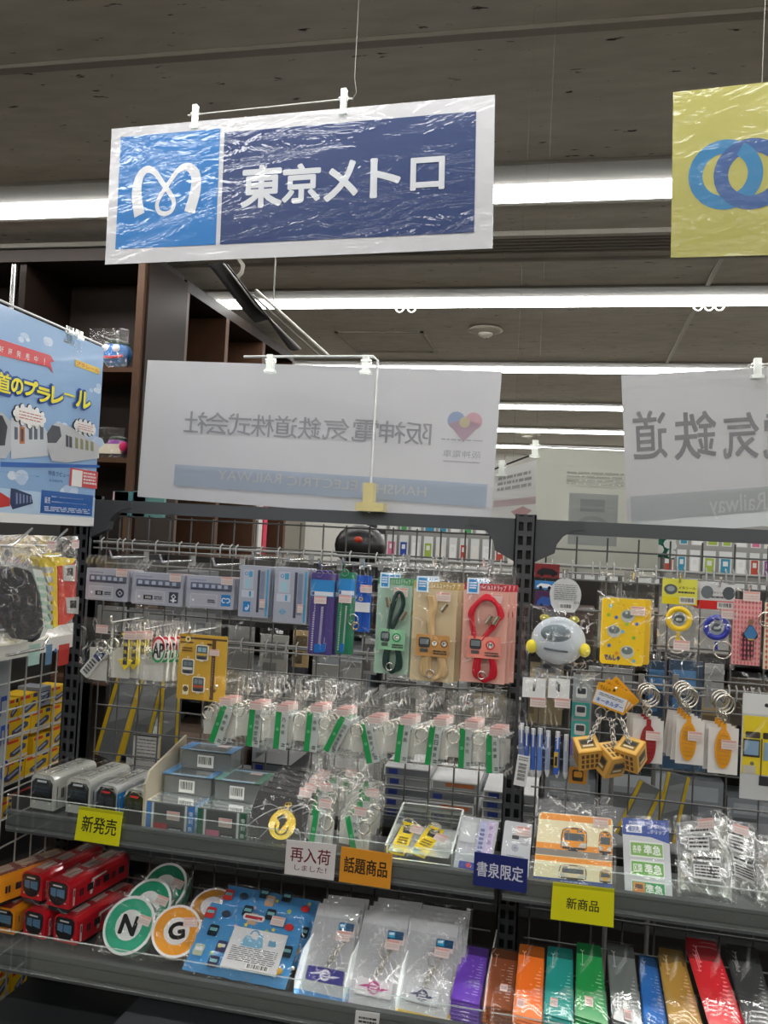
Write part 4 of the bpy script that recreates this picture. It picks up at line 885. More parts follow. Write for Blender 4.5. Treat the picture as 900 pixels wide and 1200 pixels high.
# --- third row: ten green station tags
ST = [('表参道', 261, 845, 20), ('明治神宮前', 300, 847, 6), ('乃木坂', 331, 850, 5), ('赤坂', 367, 853, 6), ('国会議事堂前', 397, 857, 27), ('新御茶ノ水', 434, 866, -12), ('湯島', 473, 866, 7), ('西日暮里', 509, 869, 8), ('北千住', 546, 872, 3), ('北綾瀬', 578, 878, 0)]
ORD = ['first', 'second', 'third', 'fourth', 'fifth', 'sixth', 'seventh', 'eighth', 'ninth', 'tenth']
def station(name, x, y, ang, label, seed, Y=HY, group='green station tags in clear bags', right=False, stk=True):
    q = QW(x-19, y-46, x+17, y+28, Y); T = Thing('station_tag', label, 'key tag', q.base(), group)
    q2 = q.sub(.38, .34, .78, .96, .005).rot(-ang+3, .5, .5); mb = MB().mat('gloss'); mb.slab(q2, th=.003, col='b4bbba'); T.part('plate', mb)
    mb = MB().mat('gloss'); mb.rect(q2, 0, 0, .46, 1, '17924e', w=.0005); mb.ring(q2, .23, .50, .0014, .0024, '8fd0a8', w=.0006); mb.vtext(q2.sub(0, 0, 1, 1, .0008), name, .53, .16, .84, .16+.16*len(name) if len(name) < 5 else .86, '20262a'); mb.dashes(q2, .66, .84, .94, .94, 2, '3a4044', seed); T.part('sign_face', mb)
    mb = MB().mat('paper'); s_ = random.Random(seed).uniform(-.1, .1)
    mb.slab(q, -.02+s_, .46, .36, .82, th=.0006, col='b8b8b2', w=-.001); mb.slab(q, .66, .48, 1.0+s_, .86, th=.0006, col='b8b8b2', w=-.002); T.part('backing_card', mb)
    ringon(T, q, .16+s_ if not right else .9, .46+s_*.6, .0105, .007, 1+abs(s_)*2); 
    mb = MB().mat('metal'); mb.tube([q.p(.2+s_, .36, .008), q.p(.35, .28, .010), q.p(.48, .30, .009), q.p(.55, .36, .007)], .0012, 'd8d6d0', 6); T.part('chain', mb)
    if stk: sticker(T, q, .74+s_, .26-s_*.4, .014, (.022, .014))
    bagpart(T, q, -.06, -.18, 1.06, 1.03, .012, .003, seed=seed, nu=12, nv=16); return T
for i, (nm, x, y, ang) in enumerate(ST):
    T = station(nm, x, y, ang, 'green and white bagged station tag, %s from the left in the row of ten' % ORD[i], 30+i)
    for k in (1, 2): T.copy((.004*k, .013*k, .001), '%s bagged station tag queued behind the %s green tag of the row' % (('nearer', 'farther')[k-1], ORD[i]), 'station tags queued behind')
    hook(x-12+i, 803+i*2.6, 'the %s green station tag' % ORD[i], side=.008)
# ================================================================== RIGHT BAY, top row
RYF = 1.41
q = QW(622, 716, 690, 785, RYF); T = Thing('plush_pouch', 'round pale grey plush pouch with yellow knobs in a clear bag', 'plush toy', q.base())
c = q.p(.5, .48, -.01); mb = MB().mat('fabric'); rx = q.W*.47; mb.ball(c, rx, .03, rx*.90, 'c0c9d2', 26, 16); T.part('body', mb)
mb = MB().mat('fabric'); mb.ball(c+Vector((-.004, -.026, rx*.32)), rx*.56, .008, rx*.34, '76828a', 20, 10); T.part('window_panel', mb, 'dark grey oval panel')
mb = MB().mat('fabric'); mb.tube([c+Vector((rx*(-.5+.85*t), -.033+.012*abs(t-.4), -rx*(.24+.08*t))) for t in (0, .25, .5, .75, 1)], .0018, '5c656c', 6); T.part('zip_line', mb)
for s_ in (-1, 1):
    mb = MB().mat('fabric'); mb.ball(c+Vector((s_*rx*.97, -.012, -rx*.25)), .009, .01, .011, 'e3d23a'); T.part('side_knob', mb)
    mb = MB().mat('fabric'); mb.ball(c+Vector((s_*rx*.38, -.01, -rx*.95)), .008, .008, .005, '2a2c30'); T.part('foot', mb)
    mb = MB().mat('fabric'); mb.ball(c+Vector((-s_*rx*.55+.0, .014, rx*.80)), .008, .008, .006, 'b9b03c'); T.part('top_knob', mb)
bagpart(T, q, -.14, -.12, 1.16, 1.1, .030, .006, seed=51, nu=18, nv=18)
q = QW(645, 677, 682, 716, RYF-.01); T = Thing('paper_hang_tag', 'round-topped white paper tag with barcode above the grey plush pouch', 'tag', q.base())
mb = MB().mat('paper'); P = [(.5+.5*cos(R_(t)), .48-.5*sin(R_(t))) for t in range(-10, 191, 12)]+[(.06, .8), (.2, 1), (.8, 1), (.94, .8)]
mb.prism([q.p(*p) for p in P], q.n*-.0008, 'd3d5d6'); T.part('card', mb); mb = MB().mat('paper'); mb.dashes(q, .14, .18, .86, .66, 8, '8b8e90', 3, .4); mb.barcode(q, .32, .74, .74, .92); mb.text(q, '01', .78, .66, .92, .74, '333333'); T.part('print', mb); hook(662, 668, 'the paper tag and grey plush pouch', RYF)
# yellow star case
q = QW(706, 700, 757, 777, RYF-.01); T = Thing('pass_case', 'yellow pass case with blue and green stars and grey ovals in a bag', 'pass case', q.base())
mb = MB().mat('gloss'); mb.slab(q, th=.008, col='ecc71e', r=.005); T.part('case', mb)
mb = MB().mat('gloss'); q2 = q.sub(.86, -.0, 1.14, .98, -.008); mb.slab(q2, th=.012, col='e3bb12', r=.003); T.part('back_flap', mb)
def star(mb, q, u, v, r, col, w=0): mb.poly(q, [(u+(r if i % 2 == 0 else r*.45)*cos(pi*i/5-pi/2)/q.W, v+(r if i % 2 == 0 else r*.45)*sin(pi*i/5-pi/2)/q.H) for i in range(10)], col, w)
mb = MB().mat('gloss')
for u, v, c_ in ((.2, .12, '5cb0e0'), (.34, .29, '2a62c8'), (.82, .37, '1f58c8'), (.5, .50, '58b4e4'), (.76, .58, '7cb850'), (.2, .72, '2a62c8'), (.78, .93, '6ab4d8'), (.16, .26, '8cb84a'), (.58, .38, '9ac44a'), (.38, .83, 'e09030')): star(mb, q, u, v, .0042, c_, .0002)
for u, v in ((.5, .1), (.7, .36), (.3, .6), (.88, .5), (.44, .66), (.86, .76), (.14, .45), (.6, .78)): mb.disc(q, u, v, .0012, 'e0762a', n=6)
T.part('star_print', mb)
mb = MB().mat('gloss')
for u, v in ((.60, .24), (.30, .48), (.62, .78)): mb.disc(q, u, v+.02, .0105, 'b9c2c4', w=.0006, e=.95); mb.disc(q, u, v, .0085, '67757a', w=.0008, e=.7); mb.disc(q, u-.03, v-.03, .0022, 'c4cdd0', w=.001)
T.part('oval_print', mb); mb = MB().mat('gloss'); mb.text(q, 'でんしゃ', .1, .86, .46, .94, '2a3a90', bold=.1, w=.001); T.part('lettering', mb)
sticker(T, q, .82, .17, sz=(.022, .014)); bagpart(T, q, -.06, -.44, 1.20, 1.06, .016, .003, seed=52, nu=16, nv=24); hook(743, 670, 'the yellow pass case', RYF)
# reels
def reel(x, y, col, ytop, header, label, seed):
    q = QW(x-18, ytop, x+22, y+45, RYF); T = Thing('badge_reel', label, 'badge reel', q.base(), 'bagged badge reels')
    hb = (y-ytop-21)/q.H*q.H; v1 = q.uv(x, ytop+29)[1]; mb = MB().mat('gloss')
    mb.slab(q, -.02, -.02, 1, v1, th=.0012, col='e6e25a' if header else 'd9dadb', w=.006); s_ = q.sub(-.02, -.02, 1, v1, .0062)
    if header: mb.rect(s_, 0, .72, 1, 1, 'e9d81e'); mb.disc(s_, .24, .42, .010, '5c6468', e=.8); mb.disc(s_, .24, .40, .006, '99a4a8', e=.7)
    else:
        mb.rect(s_, 0, .66, 1, 1, 'd02a2a'); mb.disc(s_, .2, .34, .009, '70787c', e=1.1); mb.disc(s_, .82, .34, .009, '555c60', e=1.1)
    mb.text(s_, 'メタリール', .46 if header else .32, .26, .95 if header else .68, .42, '2a2a2a', bold=.02, fit=True); mb.dashes(s_, .46 if header else .32, .48, .92 if header else .68, .6, 1, '555555', seed); mb.barcode(s_, .5, .7, .95, .96)
    T.part('header_card', mb)
    u, v = q.uv(x+0, y); c_ = q.p(u, v, .006); mb = MB().mat('gloss'); mb.torus(c_, q.eu, q.ev, .0155, .0045, col, 28, 8); mb.prism([q.p(u-.03*1, v+.17, .006), q.p(u+.03, v+.17, .006), q.p(u+.07, v+.27, .006), q.p(u-.07, v+.27, .006)], -q.n*.004, col); T.part('reel_rim', mb)
    mb = MB().mat('gloss'); mb.prism([c_+q.eu*(.0125*cos(2*pi*i/20))+q.ev*(.0125*sin(2*pi*i/20)) for i in range(20)], -q.n*.004, '9aa4a8'); mb.disc(q, u, v, .0085, '566064', w=.0065, e=.75); mb.rect(q, u-.08, v-.01, u+.08, v+.02, 'b4bcc0', w=.0066); T.part('reel_face', mb)
    u2, v2 = q.uv(x-2 if header else x+7, y+(30 if header else 26)); ringon(T, q, u2, v2, .0135, .005)
    sticker(T, q, u2+.12 if header else u+.35, v2 if header else v-.18, .01, (.026, .016)); bagpart(T, q, -.12, v1*.9, 1.1, 1.02, .012, .003, seed=seed, nu=12, nv=14)
    return T
T = reel(795, 725, 'e6c41e', 679, True, 'yellow badge reel under a yellow header card', 61); hook(798, 672, 'the yellow badge reel', RYF)
T = reel(839, 735, '22309c', 685, False, 'dark blue badge reel under a white and red header card', 62); hook(845, 677, 'the dark blue badge reel', RYF)
for k in (1, 2, 3, 4):
    q = QW(819-2.6*k, 685-1.2*k, 859-2.6*k, 714-1.2*k, RYF+.014*k); H = Thing('header_card', ORD[k-1]+' white and red header card queued behind the blue reel pack', 'header card', q.base(), 'reel header cards behind'); mb = MB().mat('gloss'); mb.slab(q, th=.0012, col='cfd0d1'); H.part('card', mb); mb = MB().mat('gloss'); mb.rect(q, 0, .66, 1, 1, 'c02a2a'); H.part('print', mb)
# pink pattern card and cream neighbour
def lozenge(mb, q, cols, rows, c1, a=0, b=0, c=1, d=1):
    for j in range(rows):
        for i in range(cols):
            u, v = a+(c-a)*(i+.5)/cols, b+(d-b)*(j+.5)/rows; du, dv = (c-a)*.32/cols, (d-b)*.46/rows; mb.poly(q, [(u, v-dv), (u+du, v), (u, v+dv), (u-du, v)], c1)
q = QW(860, 702, 893, 778, RYF-.01); T = Thing('acrylic_charm_pack', 'pink lozenge-patterned card with a blue and black printed figure shape', 'charm pack', q.base())
mb = MB().mat('paper'); mb.slab(q, th=.003, col='e3aaa8'); T.part('card', mb); mb = MB().mat('paper'); lozenge(mb, q, 8, 13, 'c96a72'); T.part('pattern', mb)
mb = MB().mat('gloss'); mb.slab(q, .30, .50, .52, .92, th=.002, col='5c2238', w=.002, r=.002); q2 = q.sub(.34, .2, .9, .92, .004)
mb.prism([q2.p(*p) for p in ((.38, .26), (.62, .26), (.95, .42), (.98, .50), (.72, .56), (.74, .6), (.72, .98), (.56, .98), (.52, .72), (.44, 1), (.28, .98), (.34, .6), (.3, .54), (.06, .52), (.08, .44))], -q.n*.002, '26262c'); mb.poly(q2, [(.38, .27), (.62, .27), (.94, .43), (.72, .55), (.32, .55), (.08, .45)], '3a78ac', w=.0004); mb.disc(q2, .5, .18, .0042, '8a6a50', w=.0004); mb.rect(q2, .34, .54, .74, .57, 'c9a83a', w=.0006); T.part('figure_print', mb)
cover(T, q, -.06, -.2, 1.05, 1.03, .007, n=6); sticker(T, q, .6, -.06, .006, (.028, .016)); hook(880, 685, 'the pink patterned pack', RYF)
q = QW(897, 706, 940, 784, RYF-.01); T = Thing('acrylic_charm_pack', 'cream card with red lozenges cut off by the right edge', 'charm pack', q.base()); mb = MB().mat('paper'); mb.slab(q, th=.003, col='e3d8c0'); T.part('card', mb); mb = MB().mat('paper'); lozenge(mb, q, 8, 13, 'b4574e'); T.part('pattern', mb); ringon(T, q, .0, .25); cover(T, q, -.06, -.1, 1.05, 1.03, .006)
# small print packs behind the round pouch
for i, (x0, y0, x1, y1, c1, c2, lb) in enumerate(((627, 660, 656, 676, '7a2a30', '1d1d22', 'dark red car picture pack'), (627, 680, 650, 690, '3a7fc0', 'dfe4ea', 'blue and white picture pack'), (627, 692, 654, 713, '4a2a52', '2c54a0', 'purple and blue picture pack'))):
    q = QW(x0, y0, x1, y1, 1.54); T = Thing('picture_pack', lb+' between the post and the round paper tag', 'picture pack', q.base()); mb = MB().mat('gloss'); mb.slab(q, th=.002, col=c1); T.part('card', mb)
    mb = MB().mat('gloss'); mb.poly(q, [(.1, .6), (.3, .3), (.7, .35), (.95, .6), (.9, .8), (.1, .8)], c2); mb.disc(q, .3, .8, .003, '111111'); mb.disc(q, .75, .8, .003, '111111'); T.part('print', mb)
# ================================================================== RIGHT BAY, second row
def penset(x0, x1, ytop, label, seed, cols, bar):
    q = QW(x0, ytop, x1, ytop+128, RYF); T = Thing('pen_pack', label, 'pen pack', q.base(), 'bagged pens with white headers')
    mb = MB().mat('paper'); mb.slab(q, 0, 0, 1, .18, th=.0015, col='d9dbdb', w=.004); mb.disc(q, .5, .06, .0022, '33363a', w=.0042); mb.poly(q, [(.47, .06), (.53, .06), (.55, .12), (.45, .12)], '55585c', w=.0042); T.part('header_card', mb)
    for i, (u, c_, v0) in enumerate(cols):
        mb = MB().mat('gloss'); p0, p1 = q.p(u, v0, .004), q.p(u+.04, .90, .004); d = p1-p0
        mb.tube([p0, p0+d*.12], .0036, 'b9bcc0', 8); mb.tube([p0+d*.12, p0+d*.84], .0042, c_, 10); mb.tube([p0+d*.84, p0+d*.92, p0+d*1.0], [.0044, .0036, .0012], 'c4c7ca', 10)
        mb.tube([p0+d*.02+q.n*.005, p0+d*.36+q.n*.005], .0014, 'c9ccd0', 6); T.part('pen', mb)
    if bar: mb = MB().mat('paper'); q2 = q.sub(-.12, .70, .42, .98, .012).rot(-6, .5, .5); mb.slab(q2, th=.0006, col='dcdedd'); mb.dashes(q2, .1, .05, .9, .2, 2, '888888', 3); s_ = q2.sub(.18, .26, .82, .86, .0004); [mb.rect(s_, 0, .04*i, 1, .04*i+.02, '333333') for i in range(0, 24, 1) if i % 5 != 3]; T.part('barcode_label', mb)
    else:
        mb = MB().mat('gloss'); mb.slab(q, .42, .66, .62, .86, th=.001, col='c9a83a', w=.010); mb.slab(q, .46, .70, .58, .78, th=.001, col='2a2a2c', w=.011); mb.slab(q, .42, .80, .64, .86, th=.001, col='2c58b8', w=.011); T.part('train_mark', mb)
    sticker(T, q, .7, .21, .012, (.028, .016)); bagpart(T, q, -.12, -.02, 1.08, 1.04, .014, .0022, seed=seed, nu=12, nv=24); return T
penset(613, 640, 793, 'left clear pack of blue pens with a white header and barcode label', 71, ((.05, '6a7aa0', .42), (.28, '3a5aa8', .45), (.56, '3560b4', .46), (.85, '5a80c4', .45)), True); hook(627, 797, 'the left pen pack', RYF)
penset(643, 668, 794, 'right clear pack of pens with a small yellow train mark', 72, ((.1, '8a98b4', .48), (.55, '2f66c4', .48), (.95, 'a3adc0', .5)), False); hook(653, 799, 'the right pen pack', RYF)
q = QW(672, 790, 695, 925, 1.46); T = Thing('picture_strip', 'vertical strip of small train-front pictures in a clear sleeve', 'picture strip', q.base()); mb = MB().mat('gloss'); mb.slab(q, th=.0015, col='8f979a'); T.part('card', mb)
for i, (c1, v) in enumerate((('9aa3a8', .08), ('2a9a94', .24), ('35a4a0', .40), ('6a62b4', .56), ('c98a2a', .80))):
    mb = MB().mat('gloss'); mb.slab(q, .0, v, .9, v+.14, th=.0008, col=c1, w=.001); s_ = q.sub(.05, v+.01, .85, v+.13, .0016); mb.slab(s_, .15, .1, .85, .9, th=.0004, col='d4d8da' if i < 4 else '2a2620', w=.0006, r=.003); mb.slab(s_, .25, .2, .78, .62, th=.0004, col='2a3644' if i < 4 else 'd9a03a', w=.0012, r=.002); T.part('picture', mb)
cover(T, q, -.1, -.05, 1.1, 1.03, .004); hook(681, 800, 'the strip of train-front pictures', 1.46)
# orange header with cubes
def cube(x, y, s_, rz, label, seed, hx, hy):
    c = at(x, y, 1.385); T = Thing('cube_keychain', label, 'keychain', c-Z_*s_*.8, 'orange train cube keychains'); M_ = Matrix.Rotation(R_(rz), 3, 'Z') @ Matrix.Rotation(R_(28), 3, 'X') @ Matrix.Rotation(R_(seed*9-20), 3, 'Y')
    ax, ay, az = M_@X_, M_@Y_, M_@Z_; h = s_/2; mb = MB().mat('gloss'); mb.box(c-ax*h-ay*h-az*h, ax*s_, ay*s_, az*s_, 'd8a548'); T.part('cube', mb)
    for k, (n_, e1, e2) in enumerate(((-ay, ax, az), (ax, ay, az), (-ax, ay, az), (az, ax, ay))):
        o_ = c+n_*(h+.0004); q_ = Quad(o_-e1*h*.9+e2*h*.9, o_+e1*h*.9+e2*h*.9, o_-e1*h*.9-e2*h*.9); mb = MB().mat('gloss')
        def R4(a_, b_, c_, d_, col, l):
            P = [q_.p(a_, b_)+n_*l, q_.p(a_, d_)+n_*l, q_.p(c_, d_)+n_*l, q_.p(c_, b_)+n_*l]; mb.face(P, col)
        R4(0, 0, 1, 1, 'e6bd6a' if k % 2 else 'dba850', .0002)
        if (k+seed) % 2:
            for i in range(4):
                for j in range(3): R4(.08+.22*i, .1+.3*j, .22+.22*i, .32+.3*j, '6a5030', .0004)
        else: R4(.14, .18, .86, .82, '8a6a34', .0004); R4(.2, .26, .8, .52, '3a3a38', .0006); R4(.25, .6, .75, .7, 'd9d2b8', .0006)
        T.part('face_print', mb)
    p = at(hx, hy, 1.39); mb = MB().mat('metal'); t = c+az*h; n = 9
    for i in range(n):
        o_ = t.lerp(p, (i+.5)/n); e1 = X_ if i % 2 else Y_; mb.torus(o_, e1, (p-t).normalized(), .0034, .0009, 'c9c7c0', 10, 5, e=1.5)
    mb.torus(p+Z_*.006, X_, Z_, .0085, .0011, 'cfcdc6', 18); T.part('chain', mb)
cube(688, 882, .036, 18, 'orange cube keychain at the left of the three', 1, 704, 840); cube(739, 884, .036, -30, 'orange cube keychain at the right of the three', 3, 728, 842); cube(715, 890, .038, 42, 'orange cube keychain in the middle, its corner towards the viewer', 2, 716, 843)
q = Q((702, 800), (740, 814), (693, 825), Y=1.38); q = q.rot(0)
for k in (2, 1, 0):
    q_ = q.shift(Vector((.008*k, .008*k, .002))).rot(-14*k, .5, .3); T = Thing('header_card', ('orange header card of the cube keychains, in front', 'orange header card fanned second behind the first', 'orange header card fanned farthest right')[k], 'header card', q_.base(), 'orange keychain header cards')
    mb = MB().mat('gloss'); mb.slab(q_, th=.0012, col='eba820', r=.003); T.part('card', mb); mb = MB().mat('gloss'); mb.rect(q_, .02, .34, .96, .92, 'dcdfe6', w=.0003); mb.text(q_, 'キーホルダー', .1, .64, .9, .84, '3f6fc0', bold=.08, w=.0005); mb.dashes(q_, .12, .42, .86, .56, 2, '888c94', k+5); mb.disc(q_, .5, .14, .002, '3a3a3a', w=.0005); mb.text(q_, 'でんしゃ', .08, .1, .4, .28, '8a5a10', bold=.04, w=.0005); T.part('print', mb)
hook(722, 806, 'the orange cube keychains', 1.40)
# oval key holders
def oval(x, y, col, cx0, cx1, cy0, cy1, rx, ry, label, seed, nring=3):
    q = QW(cx0, cy0, cx1, cy1, RYF); T = Thing('oval_key_holder', label, 'key holder', q.base(), 'oval leather key holders on white cards')
    mb = MB().mat('paper'); mb.slab(q, th=.001, col='d8d8d6'); T.part('card', mb)
    u, v = q.uv(x, y); c = q.p(u, v, .004); mb = MB().mat('fabric'); a_, b_ = .0122, .030
    P = [c+q.eu*(a_*cos(2*pi*i/28))+q.ev*(b_*sin(2*pi*i/28)) for i in range(28)]; mb.prism(P, -q.n*.003, col); mb.prism([c+q.n*.0008+(p_-c)*.84 for p_ in P], -q.n*.001, tuple(k*.9 for k in S(col))); mb.box(c-q.ev*(b_+.009)-q.eu*.0035-q.n*.002, q.eu*.007, q.ev*.011, q.n*.003, col); T.part('leather_oval', mb)
    mb = MB().mat('fabric'); rg = random.Random(seed)
    for i in range(8): t = -.7+.2*i; w_ = a_*.75*math.sqrt(1-t*t); mb.tube([c+q.ev*(t*b_)-q.eu*w_+q.n*.0012, c+q.ev*(t*b_+.001)+q.eu*w_+q.n*.0012], .0005, tuple(k*.6 for k in S(col)), 4)
    T.part('stitching', mb)
    mb = MB().mat('metal'); top = c-q.ev*(b_+.010); rc = at(rx, ry, RYF-.006)
    for i in range(3): mb.torus(top.lerp(rc-Z_*.013, (i+.5)/3.), X_ if i % 2 else Y_, Z_, .0035, .001, 'd2cfc6', 10, 5, e=1.3)
    T.part('link', mb); mb = MB().mat('metal'); mb.torus(rc, (X_+Y_*.25).normalized(), Z_, .0145, .0018, 'd2cfc6', 26, 7); T.part('split_ring', mb)
    sticker(T, q, .66, .34, .008, (.022, .014)); cover(T, q, -.04, -.06, 1.04, 1.02, .006, n=4)
    for k in range(1, nring): T.copy((-.006*k, .010*k, .002*k), ORD[k-1]+' key holder queued behind the '+label.split(' on ')[0], 'oval key holders behind', rz=2*k, ry=2*k)
    hook(rx, ry-12, 'the '+label.split(' on ')[0], RYF)
oval(759, 872, '9a2428', 742, 778, 842, 892, 762, 817, 'dark red leather oval on a white card', 1, 3)
oval(806, 868, 'dc9c1c', 793, 826, 842, 894, 807, 818, 'left amber leather oval on a white card', 2, 4)
oval(847, 877, 'dc9a18', 831, 866, 851, 905, 850, 826, 'right amber leather oval on a white card', 3, 3)
# yellow bus pack
q = QW(871, 812, 945, 935, RYF); T = Thing('bus_picture_pack', 'yellow old tram picture pack with white header cut by the right edge', 'picture pack', q.base())
mb = MB().mat('gloss'); mb.slab(q, th=.002, col='b9bcbe'); T.part('card', mb); mb = MB().mat('gloss'); mb.rect(q, 0, 0, 1, .19, 'd2d5d6'); mb.disc(q, .38, .10, .003, '2a2a2c'); mb.rect(q, .02, .21, .98, .76, 'd8c41c'); mb.slab(q, .06, .36, .30, .42, th=.0004, col='332e24', w=.0006, r=.002); mb.slab(q, .34, .36, .98, .42, th=.0004, col='332e24', w=.0006, r=.002)
mb.rect(q, .03, .43, .30, .60, '2a2a2a', w=.0006); mb.rect(q, .05, .445, .28, .58, '7c9ab4', w=.0008); mb.rect(q, .36, .45, .5, .62, '7c9ab4', w=.0008); mb.rect(q, .56, .45, .7, .62, '7c9ab4', w=.0008); mb.rect(q, .315, .42, .335, .78, '4a4426', w=.0008); mb.disc(q, .18, .66, .003, '6a6a5c', w=.0008); mb.rect(q, .04, .68, .24, .76, 'b4b0a4', w=.0008); mb.rect(q, .3, .77, .98, .86, '24242a', w=.0004); T.part('print', mb); cover(T, q, -.02, 0, 1.02, 1.12, .003)
# ================================================================== LEFT SIDE PACKS
q = QX(-70, 690, 48, 764, -.905); q = QX(-60, 625, 92, 768, -.90)
T = Thing('train_pouch_pack', 'clear bag holding a red and yellow train pouch and a black pouch', 'pouch', q.base())
def ppoly(pts, th, col, mat, name, lab=None, w=0):
    mb = MB().mat(mat); P = [q.p(*q.uv(x, y), w) for x, y in pts]; mb.prism(P, q.n*th, col); T.part(name, mb, lab)
ppoly([(2, 668), (12, 664), (26, 668), (34, 682), (40, 705), (42, 730), (38, 744), (28, 750), (14, 748), (4, 736), (-8, 716), (-12, 690)], .012, '1c1c22', 'fabric', 'black_pouch', 'black oval pouch')
ppoly([(26, 668), (31, 671), (38, 690), (43, 712), (45, 735), (40, 748), (32, 752), (40, 738), (41, 715), (36, 690)], .010, '2a2a36', 'fabric', 'pouch_edge')
ppoly([(33, 666), (44, 668), (54, 690), (55, 730), (48, 745), (42, 748), (46, 730), (43, 700)], .008, 'cfd6d2', 'fabric', 'window_strip')
for k in range(7): y = 676+k*9.2; x = 38+k*1.6; ppoly([(x, y), (x+9, y+1), (x+9, y+6), (x+1, y+5)], .0095, 'a3c4b4', 'fabric', 'window')
ppoly([(43, 655), (60, 652), (63, 660), (63, 733), (57, 736), (55, 700), (50, 672)], .010, 'dcc224', 'fabric', 'yellow_side')
for k in range(6): y = 664+k*11; ppoly([(46+k, y), (55, y), (55.5, y+7), (48+k, y+7)], .012, 'a9aca4', 'fabric', 'window')
ppoly([(61, 660), (80, 655), (83, 668), (82, 705), (80, 722), (70, 731), (62, 732)], .012, 'bf3a26', 'fabric', 'red_front')
for (x, y) in ((66, 662), (70, 700)): ppoly([(x, y), (x+15, y-1), (x+14, y+19), (x+1, y+18)], .014, 'b9bcba', 'fabric', 'grey_panel'); ppoly([(x+4, y+3), (x+11, y+3), (x+11, y+12), (x+4, y+12)], .015, '2a2c2e', 'fabric', 'headlamp')
ppoly([(48, 652), (82, 654), (78, 660), (60, 663)], .013, 'dcc224', 'fabric', 'yellow_top')
bagpart(T, q, .0, .0, 1, 1, .030, .006, seed=81, nu=22, nv=20); sticker(T, q, *q.uv(77, 637), .02); sticker(T, q, *q.uv(48, 639), .02)
q = QX(-60, 752, 85, 787, -.93); T = Thing('paper_card_pack', 'white card printed with red and teal train pictures below the black pouch', 'card pack', q.base()); mb = MB().mat('paper'); mb.slab(q, th=.001, col='d2d2ce'); T.part('card', mb); mb = MB().mat('paper')
for (x0, x1, c_) in ((34, 46, '9fc0b8'), (54, 60, '5a7a94'), (69, 80, 'c03a34')): mb.rect(q, *q.box(x0, 756, x1, 778), c_)
mb.disc(q, *q.uv(65, 762), .004, '2f6fb4'); T.part('print', mb); cover(T, q, 0, -.1, 1, 1.05, .003)
mb = MB().mat('metal'); p = atX(8, 768, -.9); mb.tube([p, p+Vector((.0, .10, .0)), p+Vector((0, .115, .02))], .003, 'd4d5d4', 8); single('side_hook', 'chrome hook below the black pouch at the left edge', 'hook', mb)
for k, x in enumerate((14, 58)):
    p = atX(x, 640, -.885); mb = MB().mat('metal'); mb.tube([p+Vector((-.05, -.04, 0)), p, p+Vector((0, .05, .03))], .0026, 'd4d5d4', 8); single('side_hook', 'chrome hook over the train pouch bag, %s one' % ('left', 'right')[k], 'hook', mb)
# grey lettered side board of the neighbouring rack
q = QX(-40, 775, 14, 960, -1.0); mb = MB().mat('paper'); mb.slab(q, th=.004, col='8f9499'); T = Thing('side_board', 'grey side board with blue capital letters running upwards at the left edge', 'sign board', q.base()); T.part('board', mb)
for ch, y in (('L', 817), ('E', 851), ('O', 893)):
    mb = MB().mat('paper'); u0_, v0_ = q.uv(1, y); u1_, v1_ = q.uv(9, y+20); mb.text(q, ch, u0_, v0_, u1_, v1_, '24408a', bold=.01, rot=1, w=.0006); T.part('letter', mb)
# yellow toy boxes beyond the side grid
XB = -1.045
def toybox(x0, y0, x1, y1, k, grey=False):
    q = QX(x0, y0, x1, y1, XB); lab = ('grey' if grey else 'yellow')+' toy train box on the left neighbouring rack, %s' % k
    T = Thing('toy_box', lab, 'box', q.base(), 'yellow toy train boxes beyond the side grid'); mb = MB().mat('paper'); mb.slab(q, .02, .02, .98, .98, th=.05, col='8f95a0' if grey else 'e2b71a'); T.part('box', mb)
    mb = MB().mat('paper')
    if not grey: mb.rect(q, .06, .06, .55, .2, 'd8442a'); mb.rect(q, .72, .04, .95, .22, '2e3c70'); mb.rect(q, .02, .86, .98, .98, 'c9c6bc')
    else: mb.rect(q, .15, .25, .85, .5, '2c3f80'); mb.rect(q, .2, .3, .8, .45, 'c9cdd8')
    mb.poly(q, [(.2, .62), (.75, .34), (.9, .42), (.88, .6), (.4, .84), (.2, .8)], '4a5068', w=.0002); mb.poly(q, [(.3, .64), (.7, .44), (.74, .52), (.36, .72)], '9aa4bc', w=.0003); T.part('print', mb)
RW = [(0, [(11, 820, 22, 846), (23, 816, 45, 842), (60, 806, 79, 826)]), (1, [(9, 843, 36, 868), (37, 834, 60, 860), (61, 827, 78, 851)]), (2, [(7, 869, 33, 894), (39, 864, 59, 888), (61, 852, 77, 876)]), (3, [(0, 896, 29, 925), (30, 888, 57, 912), (58, 878, 75, 898)])]
RN = ['top row', 'second row', 'third row', 'bottom row']; CN = ['left', 'middle', 'right']
for r_, L in RW:
    for i, bx_ in enumerate(L): toybox(*bx_, RN[r_]+' '+CN[i])
toybox(46, 806, 60, 829, 'top row with blue plate', True)
for i, (x0, y0, x1, y1) in enumerate(((2, 940, 14, 962), (-8, 1145, 12, 1180), (14, 1140, 32, 1170), (-8, 1182, 12, 1215), (14, 1172, 32, 1205))): toybox(x0, y0, x1, y1, ('under the bottom row', 'low left corner, upper left', 'low left corner, upper right', 'low left corner, lower left', 'low left corner, lower right')[i])
mb = MB().mat('darkmetal'); yb = atX(82, 800, XB).y
mb.cbox(XB-.35, XB-.060, .9, yb+.02, 0, 1.9, '1c1b1d')
for y in (846, 870, 899, 930): z = atX(40, y+6, XB).z; mb.cbox(XB-.0595, XB-.056, .9, yb+.01, z-.004, z-.001, '9a3a2a')
single('neighbour_rack', 'dark rack carrying the yellow toy boxes beyond the side grid', 'display rack', mb)
